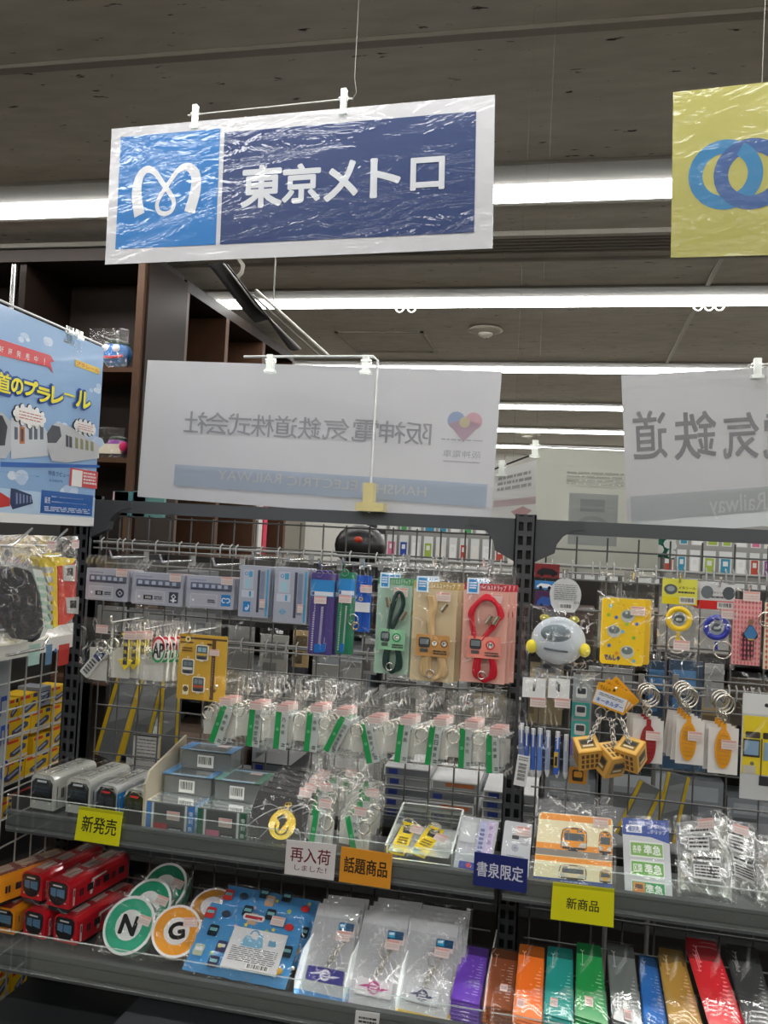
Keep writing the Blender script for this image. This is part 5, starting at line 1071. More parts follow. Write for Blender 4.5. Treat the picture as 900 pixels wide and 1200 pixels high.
# ================================================================== GOODS ON THE SHELVES
def train(px_, py_, z, w_, h, L, yaw, c, label, group, Yf=None):
    """box toy train: front bottom centre seen at px_,py_"""
    o = atZ(px_, py_, z) if Yf is None else at(px_, py_, Yf); o.z = z; y_ = R_(-yaw); ex = Vector((cos(y_), sin(y_), 0)); ey = Vector((-sin(y_), cos(y_), 0))
    T = Thing('toy_train', label, 'toy train', o, group); skirt = h*.14
    def prof(wd, z0, z1, r):
        P = [(-wd/2, z0), (wd/2, z0), (wd/2, z1-r)]+[(wd/2-r+r*cos(t), z1-r+r*sin(t)) for t in (.4, .8, 1.2)]+[(-wd/2+r-r*cos(t), z1-r+r*sin(t)) for t in (1.2, .8, .4)]+[(-wd/2, z1-r)]
        return [o+ex*a+Z_*b for a, b in P]
    mb = MB().mat('shiny'); mb.prism(prof(w_, skirt, h, w_*.22), ey*L, c['body']); T.part('body', mb)
    mb = MB().mat('gloss'); mb.prism(prof(w_*.8, 0, skirt, .001), ey*L*.98+ey*.002, '24262a'); T.part('underframe', mb)
    mb = MB().mat('shiny'); mb.prism([p+Z_*.0008 for p in prof(w_*.62, h-.003, h, .002)], ey*L*.98, c['roof']); T.part('roof', mb)
    f = Quad(o-ex*w_/2+Z_*h-ey*.0005, o+ex*w_/2+Z_*h-ey*.0005, o-ex*w_/2-ey*.0005); mb = MB().mat('shiny')
    if c.get('mask') == 'round':
        P = [(.5+.40*cos(R_(t)), .42+.36*sin(R_(t))) for t in range(0, 181, 20)]+[(.10, .12), (.2, .05), (.8, .05), (.90, .12)]
    elif c.get('mask') == 'full': P = [(.97, .9), (.03, .9), (.03, .2), (.2, .04), (.8, .04), (.97, .2)]
    else: P = [(.93, .64), (.07, .64), (.07, .2), (.2, .1), (.8, .1), (.93, .2)]
    mb.prism([f.p(*p) for p in P], -f.n*-.002, '16181b'); T.part('front_mask', mb)
    for (a, b, k) in c.get('panes', ((.2, .44, 0), (.48, .82, 1))):
        mb = MB().mat('shiny'); mb.poly(f, [(a, .26), (b, .24), (b, .52), (a, .48)], c.get('pane', '5b86a8'), w=.0024)
        for j in range(2): mb.rect(f, a+.05, .30+.09*j, b-.05, .31+.09*j, '3c6080', w=.0026)
        T.part('windscreen', mb)
    mb = MB().mat('paper'); mb.rect(f, .3, .13, .7, .18, c.get('dest', 'c9d2d4'), w=.0024); 
    for s_ in (.14, .80): mb.rect(f, s_, .66, s_+.08, .71, 'e9e6dc', w=.0006)
    mb.rect(f, .12, .87, .88, .885, '2a2a2c', w=.0005); T.part('front_marks', mb)
    # right-hand side with doors and windows
    for sd in (1, -1):
        sq = Quad(o+ex*sd*(w_/2+.0003)+Z_*h, o+ex*sd*(w_/2+.0003)+Z_*h+ey*L, o+ex*sd*(w_/2+.0003)) if sd > 0 else Quad(o-ex*(w_/2+.0003)+Z_*h+ey*L, o-ex*(w_/2+.0003)+Z_*h, o-ex*(w_/2+.0003)+ey*L)
        if c.get('stripe'):
            mb = MB().mat('shiny'); mb.poly(sq, [(.36, .22), (.60, .20), (.60, .26), (.40, .30), (.37, .72), (.33, .72), (.34, .4)], c['stripe'], w=.0002); T.part('white_stripe', mb)
        if c.get('band'): mb = MB().mat('shiny'); mb.rect(sq, 0, .18, 1, .82, c['band'], w=.0002); T.part('colour_band', mb)
        mb = MB().mat('shiny'); mb.rect(sq, .055, .26, .085, .80, c.get('trim', 'd9c9c4'), w=.0003); mb.rect(sq, .062, .30, .078, .52, '2e3440', w=.0004); T.part('cab_door', mb)
        for k in range(3):
            u = .16+.27*k; mb = MB().mat('shiny'); mb.rect(sq, u, .36, u+.025, .60, '2e2a34', w=.0005); mb.rect(sq, u+.035, .36, u+.06, .60, '2e2a34', w=.0005); T.part('door_windows', mb)
            mb = MB().mat('shiny'); mb.rect(sq, u+.12, .34, u+.22, .58, '23282e', w=.0005); T.part('side_window', mb)
    for k in range(3):
        p = o+ey*(L*(.12+.3*k))+Z_*(h+.0005); mb = MB().mat('gloss'); mb.box(p-ex*w_*.2, ex*w_*.18, ey*L*.22, Z_*.002, c.get('unit', 'a9a9a2')); mb.box(p+ex*w_*.05, ex*w_*.14, ey*L*.2, Z_*.002, c.get('unit', 'a9a9a2')); T.part('roof_unit', mb)
    mb = MB().mat('film'); q_ = Quad(o-ex*w_*.54+Z_*(h+.004)+ey*L, o+ex*w_*.54+Z_*(h+.004)+ey*L, o-ex*w_*.54+Z_*(h+.004)-ey*.004); mb.pillow(q_, 0, 0, 1, 1, .002, 'ffffff', 8, 14, .0016, int(px_), back=False, smooth=False)
    q_ = Quad(o-ex*w_*.52+Z_*h-ey*.006, o+ex*w_*.52+Z_*h-ey*.006, o-ex*w_*.52+Z_*.003-ey*.006); mb.pillow(q_, 0, 0, 1, 1, .001, 'ffffff', 8, 8, .0012, int(px_)+9, back=False, smooth=False); T.part('clear_wrap', mb)
    return T
GREY = dict(body='c2c4bd', roof='b3b5ae', pane='2a3034', panes=((.12, .88, 0),), unit='a0a29c', trim='8a8f8e', band=None)
BLUE = dict(mask='full', body='b9bcbc', roof='a9aba8', pane='2e3338', panes=((.15, .42, 0), (.5, .86, 1)), unit='9a9c98', band='1f86cf', dest='d8303c', trim='d9dde0')
RED = dict(body='cf1f2c', roof='c02430', mask='round', stripe='e6e2de', unit='b3aaa2', trim='e8c9c4', dest='d9d9d6')
ORA = dict(body='e8941c', roof='7a2420', unit='b3a090', trim='c9a06a', pane='5f86a0', panes=((.12, .9, 0),))
h1 = at(47, 908, 1.43).z-UT
train(48, 955, UT, .051, h1, .125, 5, GREY, 'light grey toy train at the left end of the upper shelf', 'wrapped toy trains on the upper shelf')
train(90, 960, UT, .051, h1, .125, 5, GREY, 'light grey toy train second from the left on the upper shelf', 'wrapped toy trains on the upper shelf')
train(123, 968, UT, .043, h1*.98, .12, 5, BLUE, 'black-faced toy train with blue sides beside the grey ones', 'wrapped toy trains on the upper shelf')
train(156, 974, UT, .041, h1*.98, .115, 5, BLUE, 'black-faced toy train with blue sides against the white divider', 'wrapped toy trains on the upper shelf')
hr = .054
train(39, 1103, LT, .047, hr, .165, 8, RED, 'red toy train lower left of the four', 'wrapped red toy trains')
train(75, 1110, LT, .049, hr, .165, 8, RED, 'red toy train lower right of the four', 'wrapped red toy trains')
train(36, 1060, LT+hr+.004, .047, hr, .165, 8, RED, 'red toy train upper left of the four', 'wrapped red toy trains', Yf=1.40)
train(67, 1068, LT+hr+.004, .049, hr, .165, 8, RED, 'red toy train upper right of the four', 'wrapped red toy trains', Yf=1.385)
train(2, 1098, LT, .049, hr, .16, 4, ORA, 'orange toy train at the left end of the lower shelf', 'wrapped orange toy trains')
train(-22, 1050, LT+hr+.004, .056, .052, .17, 20, ORA, 'orange toy train with dark red roof stacked on the other orange one', 'wrapped orange toy trains', Yf=1.36)
# white divider
P = [at(*p, y_) for p, y_ in (((171, 900), 1.44), ((183, 884), 1.46), ((214, 862), 1.545), ((216, 930), 1.545))]; x_ = at(169, 942, 1.39).x
mb = MB().mat('gloss'); zt = at(214, 860, 1.545).z; zf = at(172, 900, 1.41).z
mb.prism([(x_, 1.385, UT), (x_, 1.385, zf-.02), (x_, 1.40, zf), (x_, 1.54, zt), (x_, 1.545, UT)], (.004, 0, 0), 'b9b09a'); single('shelf_divider', 'cream plastic divider between the blue trains and the clear boxes', 'divider', mb)
# clear boxes
def clearbox(x0, yt, x1, yb_, z, depth, label, kind, seed, group='clear cased sets on the upper shelf', off=Vector((0, 0, 0)), Y=None):
    p = at(x0, yb_, Y) if Y else atZ(x0, yb_, z); Y = p.y; zt = at(x0, yt, Y).z; W = at(x1, yb_+(x1-x0)*.14, Y).x-p.x
    q = Quad((p.x, Y, zt), (p.x+W, Y, zt), (p.x, Y, z)); H = zt-z; T = Thing('clear_box', label, 'box', q.base(), group)
    if kind == 'flat':
        mb = MB().mat('shiny'); mb.box((p.x+.002, Y+.002, z+.001), (W-.004, 0, 0), (0, depth-.004, 0), (0, 0, H-.004), '6e7172'); T.part('tray', mb)
        tq = Quad((p.x, Y+depth, zt), (p.x+W, Y+depth, zt), (p.x, Y, zt)); mb = MB().mat('gloss'); mb.slab(tq, th=.0015, col='4c5052'); mb.rect(tq, 0, 0, 1, .12, '8fb4d0'); mb.rect(tq, 0, .88, 1, 1, '9fbcd2'); mb.rect(tq, 0, 0, .14, 1, '4a8fc9' if seed % 2 else '6fa8a0'); mb.rect(tq, .86, 0, 1, 1, '4a8fc9' if seed % 2 else '3f7a60'); mb.rect(tq, .14, .88, .86, .9, 'd9dcdc'); T.part('lid_card', mb)
        mb = MB().mat('paper'); mb.barcode(q, .34, .22, .66, .85, seed); T.part('barcode_label', mb); sticker(T, tq, .66, .22, .001, (.022, .014))
        mb = MB().mat('acrylic'); mb.box((p.x-.001, Y-.001, z), (W+.002, 0, 0), (0, depth+.002, 0), (0, 0, H+.002), 'ffffff'); T.part('clear_case', mb)
    else:
        mb = MB().mat('gloss'); mb.slab(q, .02, .02, .98, .98, th=.010, col='6b6e70'); T.part('body', mb); mb = MB().mat('gloss'); ed = '2c78c4' if kind == 'blue' else '0f5a3c'
        mb.rect(q, .02, .03, .12, .97, ed); mb.rect(q, .86, .03, .98, .97, ed); mb.rect(q, .14, .03, .18, .97, 'c9ced2'); mb.rect(q, .80, .03, .84, .97, 'c9ced2'); mb.rect(q, .2, .05, .78, .8, '4a4d50'); mb.rect(q, .2, .55, .46, .86, 'a8323a' if kind == 'blue' else 'c9708c'); mb.rect(q, .48, .62, .76, .84, '2a2c30'); mb.dashes(q, .5, .66, .74, .82, 2, 'b9bcc0', seed); mb.vtext(q, '復刻鉄道', .88, .12, .96, .9, 'dfe8f0'); T.part('print', mb)
        sticker(T, q, .58, .32, .002, (.026, .018)); mb = MB().mat('gloss'); mb.rect(q, 0, .90, 1, 1.02, 'b4bac0', w=.002); mb.rect(q, .04, .92, .2, 1.0, '3a8fb4', w=.0022); T.part('lower_band', mb)
        mb = MB().mat('acrylic'); mb.slab(q, -.01, -.01, 1.01, 1.01, th=.016, col='ffffff', w=.002); T.part('clear_case', mb)
        for k in range(1, 7 if depth > .08 else 5): T.copy((.001*k, .0175*k, 0), '%s clear upright case behind the front %s-edged case' % (ORD[k-1], 'blue' if kind == 'blue' else 'green'), 'clear cases queued behind')
    return T, zt
T, zt = clearbox(168, 937, 227, 975, UT, .09, 'blue-edged clear upright case with a red panel at the front', 'blue', 1, Y=1.392)
T, _ = clearbox(229, 945, 288, 983, UT, .09, 'green-edged clear upright case with a pink panel at the front', 'green', 2, Y=1.392)
T, z2 = clearbox(190, 906, 247, 927, zt, .075, 'flat clear box with blue edges lying on the upright cases, left', 'flat', 3, Y=1.44)
clearbox(250, 913, 304, 938, zt, .075, 'flat clear box with green edge lying on the upright cases, right', 'flat', 4, Y=1.438)
clearbox(211, 877, 270, 897, z2, .055, 'flat clear box topmost of the stack by the cream divider', 'flat', 5, Y=1.485)
# black card packs with gold medal
def blackpack(label, dx, dy, dz, front):
    q = Q((303, 926), (364, 939), (284, 979), (355, 993), Y=1.425, Yb=1.392).shift(Vector((dx, dy, dz))); T = Thing('medal_pack', label, 'keychain pack', q.base(), 'black card packs with gold medals')
    mb = MB().mat('gloss'); mb.slab(q, th=.003, col='141517'); T.part('card', mb)
    if front:
        mb = MB().mat('metal'); c = q.p(.60, .62, .004); R = q.W*.23; mb.prism([c+q.eu*(R*cos(2*pi*i/32))+q.ev*(R*1.05*sin(2*pi*i/32)) for i in range(32)], -q.n*.002, 'e3c65a'); mb.torus(c-q.ev*R*1.15, q.eu, q.ev, .0035, .0009, 'e3c65a', 12, 5); T.part('medal', mb)
        mb = MB().mat('gloss'); k = R/q.W; kv = R/q.H; u, v = .60, .62
        mb.poly(q, [(u-.55*k, v-.4*kv), (u-.1*k, v-.72*kv), (u+.3*k, v-.35*kv), (u+.1*k, v+.1*kv), (u-.15*k, v+.5*kv), (u-.2*k, v-.1*kv)], '2e2c28', w=.0045); mb.ring(q, u, v+.25*kv, R*.42, R*.5, '2e2c28', w=.0046, a0=-20, a1=200); mb.dashes(q, u-.1*k, v-.9*kv, u+.4*k, v-.5*kv, 2, '3a3428', 3); T.part('medal_relief', mb)
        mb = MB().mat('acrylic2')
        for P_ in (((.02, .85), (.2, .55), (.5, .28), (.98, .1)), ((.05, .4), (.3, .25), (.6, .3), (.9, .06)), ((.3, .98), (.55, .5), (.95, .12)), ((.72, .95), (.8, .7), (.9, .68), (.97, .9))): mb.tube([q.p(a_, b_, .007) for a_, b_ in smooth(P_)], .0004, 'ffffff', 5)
        T.part('crease_glint', mb)  # white hazy tubes put in as the highlights along the wrap's creases
        mb = MB().mat('metal'); [mb.torus(q.p(.5+.05*i, .30-.06*i+.05*(i % 2), .005), q.eu, q.ev, .0028, .0007, 'e3c65a', 10, 5) for i in range(4)]; T.part('chain', mb)
    sticker(T, q, .82, -.03, .004, (.024, .016)) if not front else None
    bagpart(T, q, -.03, -.08, 1.03, 1.02, .006, .0012, seed=int(dy*1000)+91, nu=8, nv=8, mat='film_flat')
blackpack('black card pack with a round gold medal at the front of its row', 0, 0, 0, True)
for k in range(1, 6): blackpack('black card pack queued %s behind the gold medal pack' % ORD[k-1], .003*k, .017*k, .004*k, False)
# crumpled little bags with station tags
for (x, y, nm, n, lb) in ((372, 968, '北千住', 6, 'left crumpled pile'), (417, 974, '乃木坂', 7, 'right crumpled pile')):
    for k in range(n):
        T = station(nm, x+(1-k*1.3 if k else 0)+random.uniform(-3, 3)*(k > 0), y, -14 if x > 400 and not k else random.uniform(-8, 8), 'station tag bag %s in the %s on the shelf' % ('at the front' if not k else ORD[k-1]+' behind', lb), 200+k+x, Y=1.405+.0, group='crumpled station tag bags on the upper shelf', right=True, stk=k % 3 == 0)
        T.o.location += Vector((random.uniform(-.005, .005)*k, .019*k, .006*k)); T.o.rotation_euler = (R_(-6+random.uniform(-5, 5)), 0, R_(random.uniform(-12, 12)))
# acrylic tray with two yellow tags
T = Thing('acrylic_tray', 'open clear acrylic tray holding two yellow tags', 'tray', at(490, 1005, 1.41)); p0 = at(450, 1008, 1.392); p1 = at(527, 1018, 1.392); zt_ = at(452, 990, 1.392).z; zb_ = at(470, 944, 1.52).z
for nm_, q_ in (('side', Quad((p0.x, 1.54, zb_), (p0.x, 1.392, zt_), (p0.x, 1.54, UT))), ('side', Quad((p1.x, 1.54, zb_), (p1.x, 1.392, zt_), (p1.x, 1.54, UT))), ('front', Quad((p0.x, 1.392, zt_-.02), (p1.x, 1.392, zt_-.02), (p0.x, 1.392, UT))), ('back', Quad((p0.x, 1.54, zb_), (p1.x, 1.54, zb_), (p0.x, 1.54, UT)))):
    mb = MB().mat('acrylic'); mb.slab(q_, th=.0025, col='ffffff'); mb.mat('acrylic2'); mb.slab(q_, 0, 0, 1, .02, th=.003, col='ffffff'); T.part(nm_, mb)
mb = MB().mat('smoke_plastic'); mb.cbox(p0.x+.004, p1.x-.004, 1.40, 1.535, UT+.03, UT+.032, 'ffffff'); T.part('bottom', mb)
for i, (cs_, lb) in enumerate(((((473, 962), (489, 966), (456, 999), (473, 1003)), 'left'), (((503, 966), (521, 973), (480, 999), (497, 1006)), 'right'))):
    q = Q(*cs_, Y=1.45, Yb=1.415); T = Thing('yellow_tag', 'yellow tag with a dark picture in the clear tray, %s one' % lb, 'tag', q.base(), 'yellow tags in the clear tray'); mb = MB().mat('gloss'); mb.slab(q, th=.003, col='ecd21e', r=.002); T.part('plate', mb)
    mb = MB().mat('gloss'); mb.slab(q, .25, .10, .85, .34, th=.0005, col='3a3a32', w=.001, r=.002); mb.slab(q, .32, .14, .78, .24, th=.0005, col='9a9c90', w=.0016, r=.002); mb.dashes(q, .2, .46, .85, .7, 3, '6a5a18', i); mb.rect(q, .08, .82, .9, .95, '2a8fb4'); mb.rect(q, .5, .82, .9, .95, '1c4a68'); T.part('print', mb); ringon(T, q, .4, .05, .010, .004, .8, 'c9c6bc'); bagpart(T, q, -.15, -.12, 1.3, 1.08, .006, .002, seed=i+120, nu=8, nv=12); sticker(T, q, 1.1, .18+.1*i, .004, (.020, .013))
# lavender pack and white card pack
q = Q((541, 955), (585, 962), (531, 1016), (574, 1024), Y=1.44, Yb=1.405); T = Thing('stationery_pack', 'clear pack with a lavender strip and a small blue yellow label', 'stationery pack', q.base()); mb = MB().mat('gloss'); mb.slab(q, th=.006, col='b4b8bc'); T.part('card', mb); mb = MB().mat('gloss'); mb.rect(q, .52, .05, .72, .95, 'b9bcdc'); mb.rect(q, .74, .03, .94, .95, 'c9bcd8'); mb.vtext(q, '限定品', .78, .1, .88, .5, '7a5a9a'); mb.dashes(q, .56, .2, .68, .7, 6, '6a70a0', 3); mb.rect(q, .05, .1, .46, .5, 'c4c8ca'); T.part('print', mb)
mb = MB().mat('gloss'); mb.slab(q, .14, .86, .6, 1.0, th=.001, col='2c3f9c', w=.003); mb.slab(q, .16, 1.0, .6, 1.08, th=.001, col='e0d028', w=.003); mb.disc(q, .4, .92, .004, 'd0384a', w=.0032); T.part('small_label', mb); bagpart(T, q, -.04, -.05, 1.05, 1.06, .008, .0025, seed=131)
q = Q((592, 961), (624, 966), (583, 1034), (618, 1040), Y=1.44, Yb=1.405); T = Thing('stationery_pack', 'white card pack with a grey round seal left of the orange train pad', 'stationery pack', q.base()); mb = MB().mat('gloss'); mb.slab(q, th=.008, col='c3c7cc', r=.003); T.part('card', mb); mb = MB().mat('gloss'); mb.rect(q, .32, .22, .56, .28, '3a3a40'); mb.disc(q, .46, .42, .0055, '8f94a4'); mb.ring(q, .46, .42, .003, .004, 'c3c7cc'); mb.dashes(q, .2, .54, .8, .60, 2, '8a8e98', 3); mb.rect(q, .6, .3, .9, .36, 'aeb2b8'); T.part('print', mb); sticker(T, q, .70, .14, sz=(.030, .018)); cover(T, q, -.05, -.06, 1.05, 1.02, .003)
# orange train pad
q = Q((632, 951), (718, 959), (623, 1046), (717, 1056), Y=1.45, Yb=1.392); T = Thing('train_picture_pack', 'cream and orange pack printed with orange train fronts on the upper right shelf', 'towel pack', q.base())
mb = MB().mat('gloss'); mb.slab(q, th=.008, col='e8e2bc', r=.006); T.part('card', mb); mb = MB().mat('gloss'); O_ = 'ef9a2a'
mb.rect(q, .02, .01, .98, .09, O_); mb.rect(q, .0, .38, 1, .45, O_); mb.rect(q, 0, .45, 1, .53, '8d8880'); mb.rect(q, 0, .54, 1, .60, O_); mb.rect(q, 0, .80, 1, .99, '2a4a9a'); mb.dashes(q, .35, .82, .7, .86, 1, '9ab0d8', 3); mb.rect(q, .74, .86, .95, .94, 'e0cfa0'); mb.text(q, '電車', .08, .88, .26, .96, 'c98a2a'); T.part('background_print', mb)
def tface(q, u, v, su, sv, body='e8981e'):
    mb = MB().mat('gloss'); s_ = q.sub(u, v, u+su, v+sv, .0006); P = [(.02, .98), (.0, .5), (.04, .16), (.2, .04), (.5, 0), (.8, .04), (.96, .16), (1, .5), (.98, .98)]; mb.prism([s_.p(*p) for p in P], -s_.n*.0003, '3a3430'); mb.poly(s_, [(.5+(x-.5)*.93, .5+(y-.5)*.95) for x, y in P], body, w=.0001)
    mb.rect(s_, .12, .28, .88, .62, '4a565c', w=.0002); mb.rect(s_, .15, .16, .32, .26, '6a7074', w=.0002); mb.rect(s_, .6, .12, .8, .22, '5a6064', w=.0002); mb.rect(s_, .35, .04, .66, .1, '6a4a20', w=.0002)
    mb.poly(s_, [(.02, .68), (.24, .7), (.34, .9), (.04, .9)], 'b9bcb4', w=.0002); mb.poly(s_, [(.98, .68), (.76, .7), (.66, .9), (.96, .9)], 'b9bcb4', w=.0002); mb.rect(s_, .08, .92, .92, 1.02, '2e2c2a', w=.0002); mb.rect(s_, .3, 1.02, .7, 1.10, '2e2c2a', w=.0002); T.part('train_face', mb)
tface(q, .32, .16, .35, .27); tface(q, .82, .17, .17, .27); tface(q, .32, .62, .36, .17, 'dccfa8'); tface(q, .84, .64, .15, .15, 'dca84a')
sticker(T, q, .84, .07, .002, (.026, .016)); bagpart(T, q, -.05, -.26, 1.05, 1.02, .014, .003, seed=141, nu=20, nv=24)
# green clip card
q = Q((729, 958), (783, 962), (733, 1058), (789, 1066), Y=1.45, Yb=1.392); T = Thing('clip_card', 'tall card of three green clips under a blue header', 'clip card', q.base()); mb = MB().mat('gloss'); mb.slab(q, th=.005, col='c9cdd2'); T.part('card', mb)
mb = MB().mat('gloss'); mb.poly(q, [(0, 0), (1, 0), (1, .27), (.6, .21), (0, .2)], '22479a'); mb.text(q, '西武鉄道', .14, .03, .5, .07, 'dfe6f2'); mb.rect(q, .08, .08, .42, .17, 'dfe2ea'); mb.text(q, '種別札', .12, .09, .38, .16, '22479a', bold=.04); mb.text(q, 'アクリル', .6, .06, .94, .11, 'dfe6f2', bold=.03); mb.text(q, 'クリップ', .6, .12, .94, .17, 'dfe6f2', bold=.03); T.part('header_print', mb)
for i, (v, t1, g) in enumerate(((.27, '各停', '7fae5c'), (.49, '区間', '6aa84e'), (.72, '', '2a9a5a'))):
    mb = MB().mat('gloss'); mb.slab(q, .14, v, .86, v+.19, th=.001, col='dfe3de', w=.002); mb.rect(q, .16, v+.02, .84, v+.17, g, w=.0022)
    mb.text(q, '準急', .44, v+.04, .80, v+.15, 'eef2ec', bold=.05, w=.0024)
    if t1: mb.text(q, t1, .2, v+.05, .38, v+.14, 'eef2ec', bold=.03, w=.0024)
    else: mb.rect(q, .18, v+.03, .42, v+.15, 'd98a3a', w=.0024); mb.rect(q, .22, v+.05, .38, v+.10, '4a3a2a', w=.0025)
    T.part('clip', mb)
cover(T, q, -.03, -.03, 1.04, 1.02, .005)
# silver foil bags
for i, (cs_, lb, a_) in enumerate(((((792, 964), (852, 957), (795, 1046), (858, 1060)), 'left silver foil bag with black printed panels on the upper right shelf', 0), (((838, 962), (884, 975), (846, 1040), (892, 1062)), 'middle silver foil bag leaning behind the left one', .03), (((884, 985), (945, 990), (888, 1058), (940, 1075)), 'right silver foil bag cut by the right edge', .0))):
    q = Q(*cs_, Y=1.45+a_, Yb=1.40+a_); T = Thing('foil_bag', lb, 'foil bag', q.base(), 'silver foil bags'); mb = MB().mat('foil'); mb.pillow(q, 0, 0, 1, 1, .014, 'c9cccc', 18, 18, .006, i+150, smooth=False); T.part('bag', mb)
    mb = MB().mat('paper')
    for (a, b, c, d, l_) in ((.18, .14, .62, .2, 1), (.2, .24, .6, .42, 3), (.26, .5, .8, .56, 1), (.28, .60, .78, .78, 4)):
        s_ = q.sub(a, b, c, d, .018); mb.slab(s_, th=.0004, col='dfe1e0'); mb.dashes(s_, .05, .08, .95, .95, l_, '3a3a3c', i+l_, .5)
    T.part('printed_panels', mb); sticker(T, q, .55, .08, .02, (.026, .016)); bagpart(T, q, -.05, -.1, 1.1, 1.05, .02, .007, seed=160+i, nu=14, nv=14)
# ------------------------------------------------------------------ price cards on the shelf fronts
def notice(cs, col, txts, label, tcol, fold=None):
    q = Q(*cs, Y=UY-.008); T = Thing('notice_card', label, 'notice', q.base(), 'notice cards on the shelf fronts'); mb = MB().mat('gloss'); mb.slab(q, th=.0012, col=col); T.part('card', mb); mb = MB().mat('gloss')
    if fold: mb.rect(q, 0, 0, 1, .09, fold)
    for (t, a, b, c, d, bd) in txts: mb.text(q, t, a, b, c, d, tcol, bold=bd)
    T.part('lettering', mb)
notice(((93, 945), (144, 952), (87, 984), (139, 992)), 'd9d81c', [('新発売', .12, .24, .90, .72, .03)], 'yellow notice card in black lettering left on the upper shelf front', '26281c', 'b4b41a')
notice(((336, 984), (394, 990), (333, 1024), (391, 1032)), 'd3cfcf', [('再入荷', .10, .18, .90, .60, .03), ('しました！', .2, .68, .84, .84, .01)], 'white notice card in dark red lettering on the upper shelf front', '6a1c28')
notice(((400, 992), (460, 1001), (397, 1033), (457, 1042)), 'd8922c', [('話題商品', .08, .26, .92, .70, .05)], 'orange notice card in black lettering on the upper shelf front', '2a2218')
notice(((556, 998), (619, 1007), (554, 1037), (617, 1047)), '1f2a6c', [('書泉限定', .06, .26, .92, .70, .03)], 'navy notice card in white lettering at the shelf joint', 'd0d2e0')
notice(((648, 1034), (720, 1042), (645, 1077), (719, 1087)), 'd8d418', [('新商品', .24, .36, .76, .66, .03)], 'large yellow notice card in black lettering on the upper right shelf front', '24261a', 'b0b018')
# ------------------------------------------------------------------ LOWER SHELF
def letterdisc(cx, cy, r, Y, lean, yaw, col, side, ch, label, seed, tilt=0):
    c = at(cx, cy, Y); R = r*Y/FPX*1.02; y_ = R_(yaw); ex = Vector((cos(y_), sin(y_), 0)); ey = Vector((-sin(y_), cos(y_), 0)); up = Z_*cos(R_(lean))+ey*sin(R_(lean))
    if tilt: ex, up = ex*cos(R_(tilt))+up*sin(R_(tilt)), up*cos(R_(tilt))-ex*sin(R_(tilt))
    q = Quad(c-ex*R+up*R, c+ex*R+up*R, c-ex*R-up*R); T = Thing('round_letter_pack', label, 'cushion', q.base(), 'round station letter cushions')
    mb = MB().mat('fabric'); mb.prism([c-q.n*.001+ex*(R*.98*cos(2*pi*i/36))+up*(R*.98*sin(2*pi*i/36)) for i in range(36)], -q.n*.022, side); T.part('body', mb)
    mb = MB().mat('fabric'); mb.disc(q, .5, .5, R, 'e3e4e4', n=40); mb.ring(q, .5, .5, R*.52, R*.90, col, n=40); T.part('face', mb)
    if ch: mb = MB().mat('fabric'); mb.text(q, ch, .5-.15, .5-.15, .5+.15, .5+.15, '1c1e20', bold=.13, w=.0004); T.part('letter', mb)
    sticker(T, q, .78, .38, .002, (.030, .018), -8); bagpart(T, q, -.03, -.03, 1.03, 1.03, .012, .004, seed=seed, nu=16, nv=16); return T
letterdisc(192, 1040, 30, 1.47, 40, -8, '16785a', '145a46', '', 'dark green round cushion farthest back of the green ones', 170)
letterdisc(173, 1060, 31, 1.43, 38, -6, '1a8a68', '17604c', '', 'green round cushion in the middle of the green three', 171)
letterdisc(151, 1084, 34, 1.392, 35, -4, '34a684', '1f7a62', 'N', 'green round cushion with the letter N', 172)
letterdisc(248, 1062, 26, 1.47, 60, 0, 'c98a2a', '8a5a1c', '', 'orange round cushion lying behind the blue bag pack', 173)
letterdisc(207, 1091, 30, 1.392, 38, 14, 'e29a2e', 'a8701c', 'G', 'orange round cushion with the letter G', 174, 10)
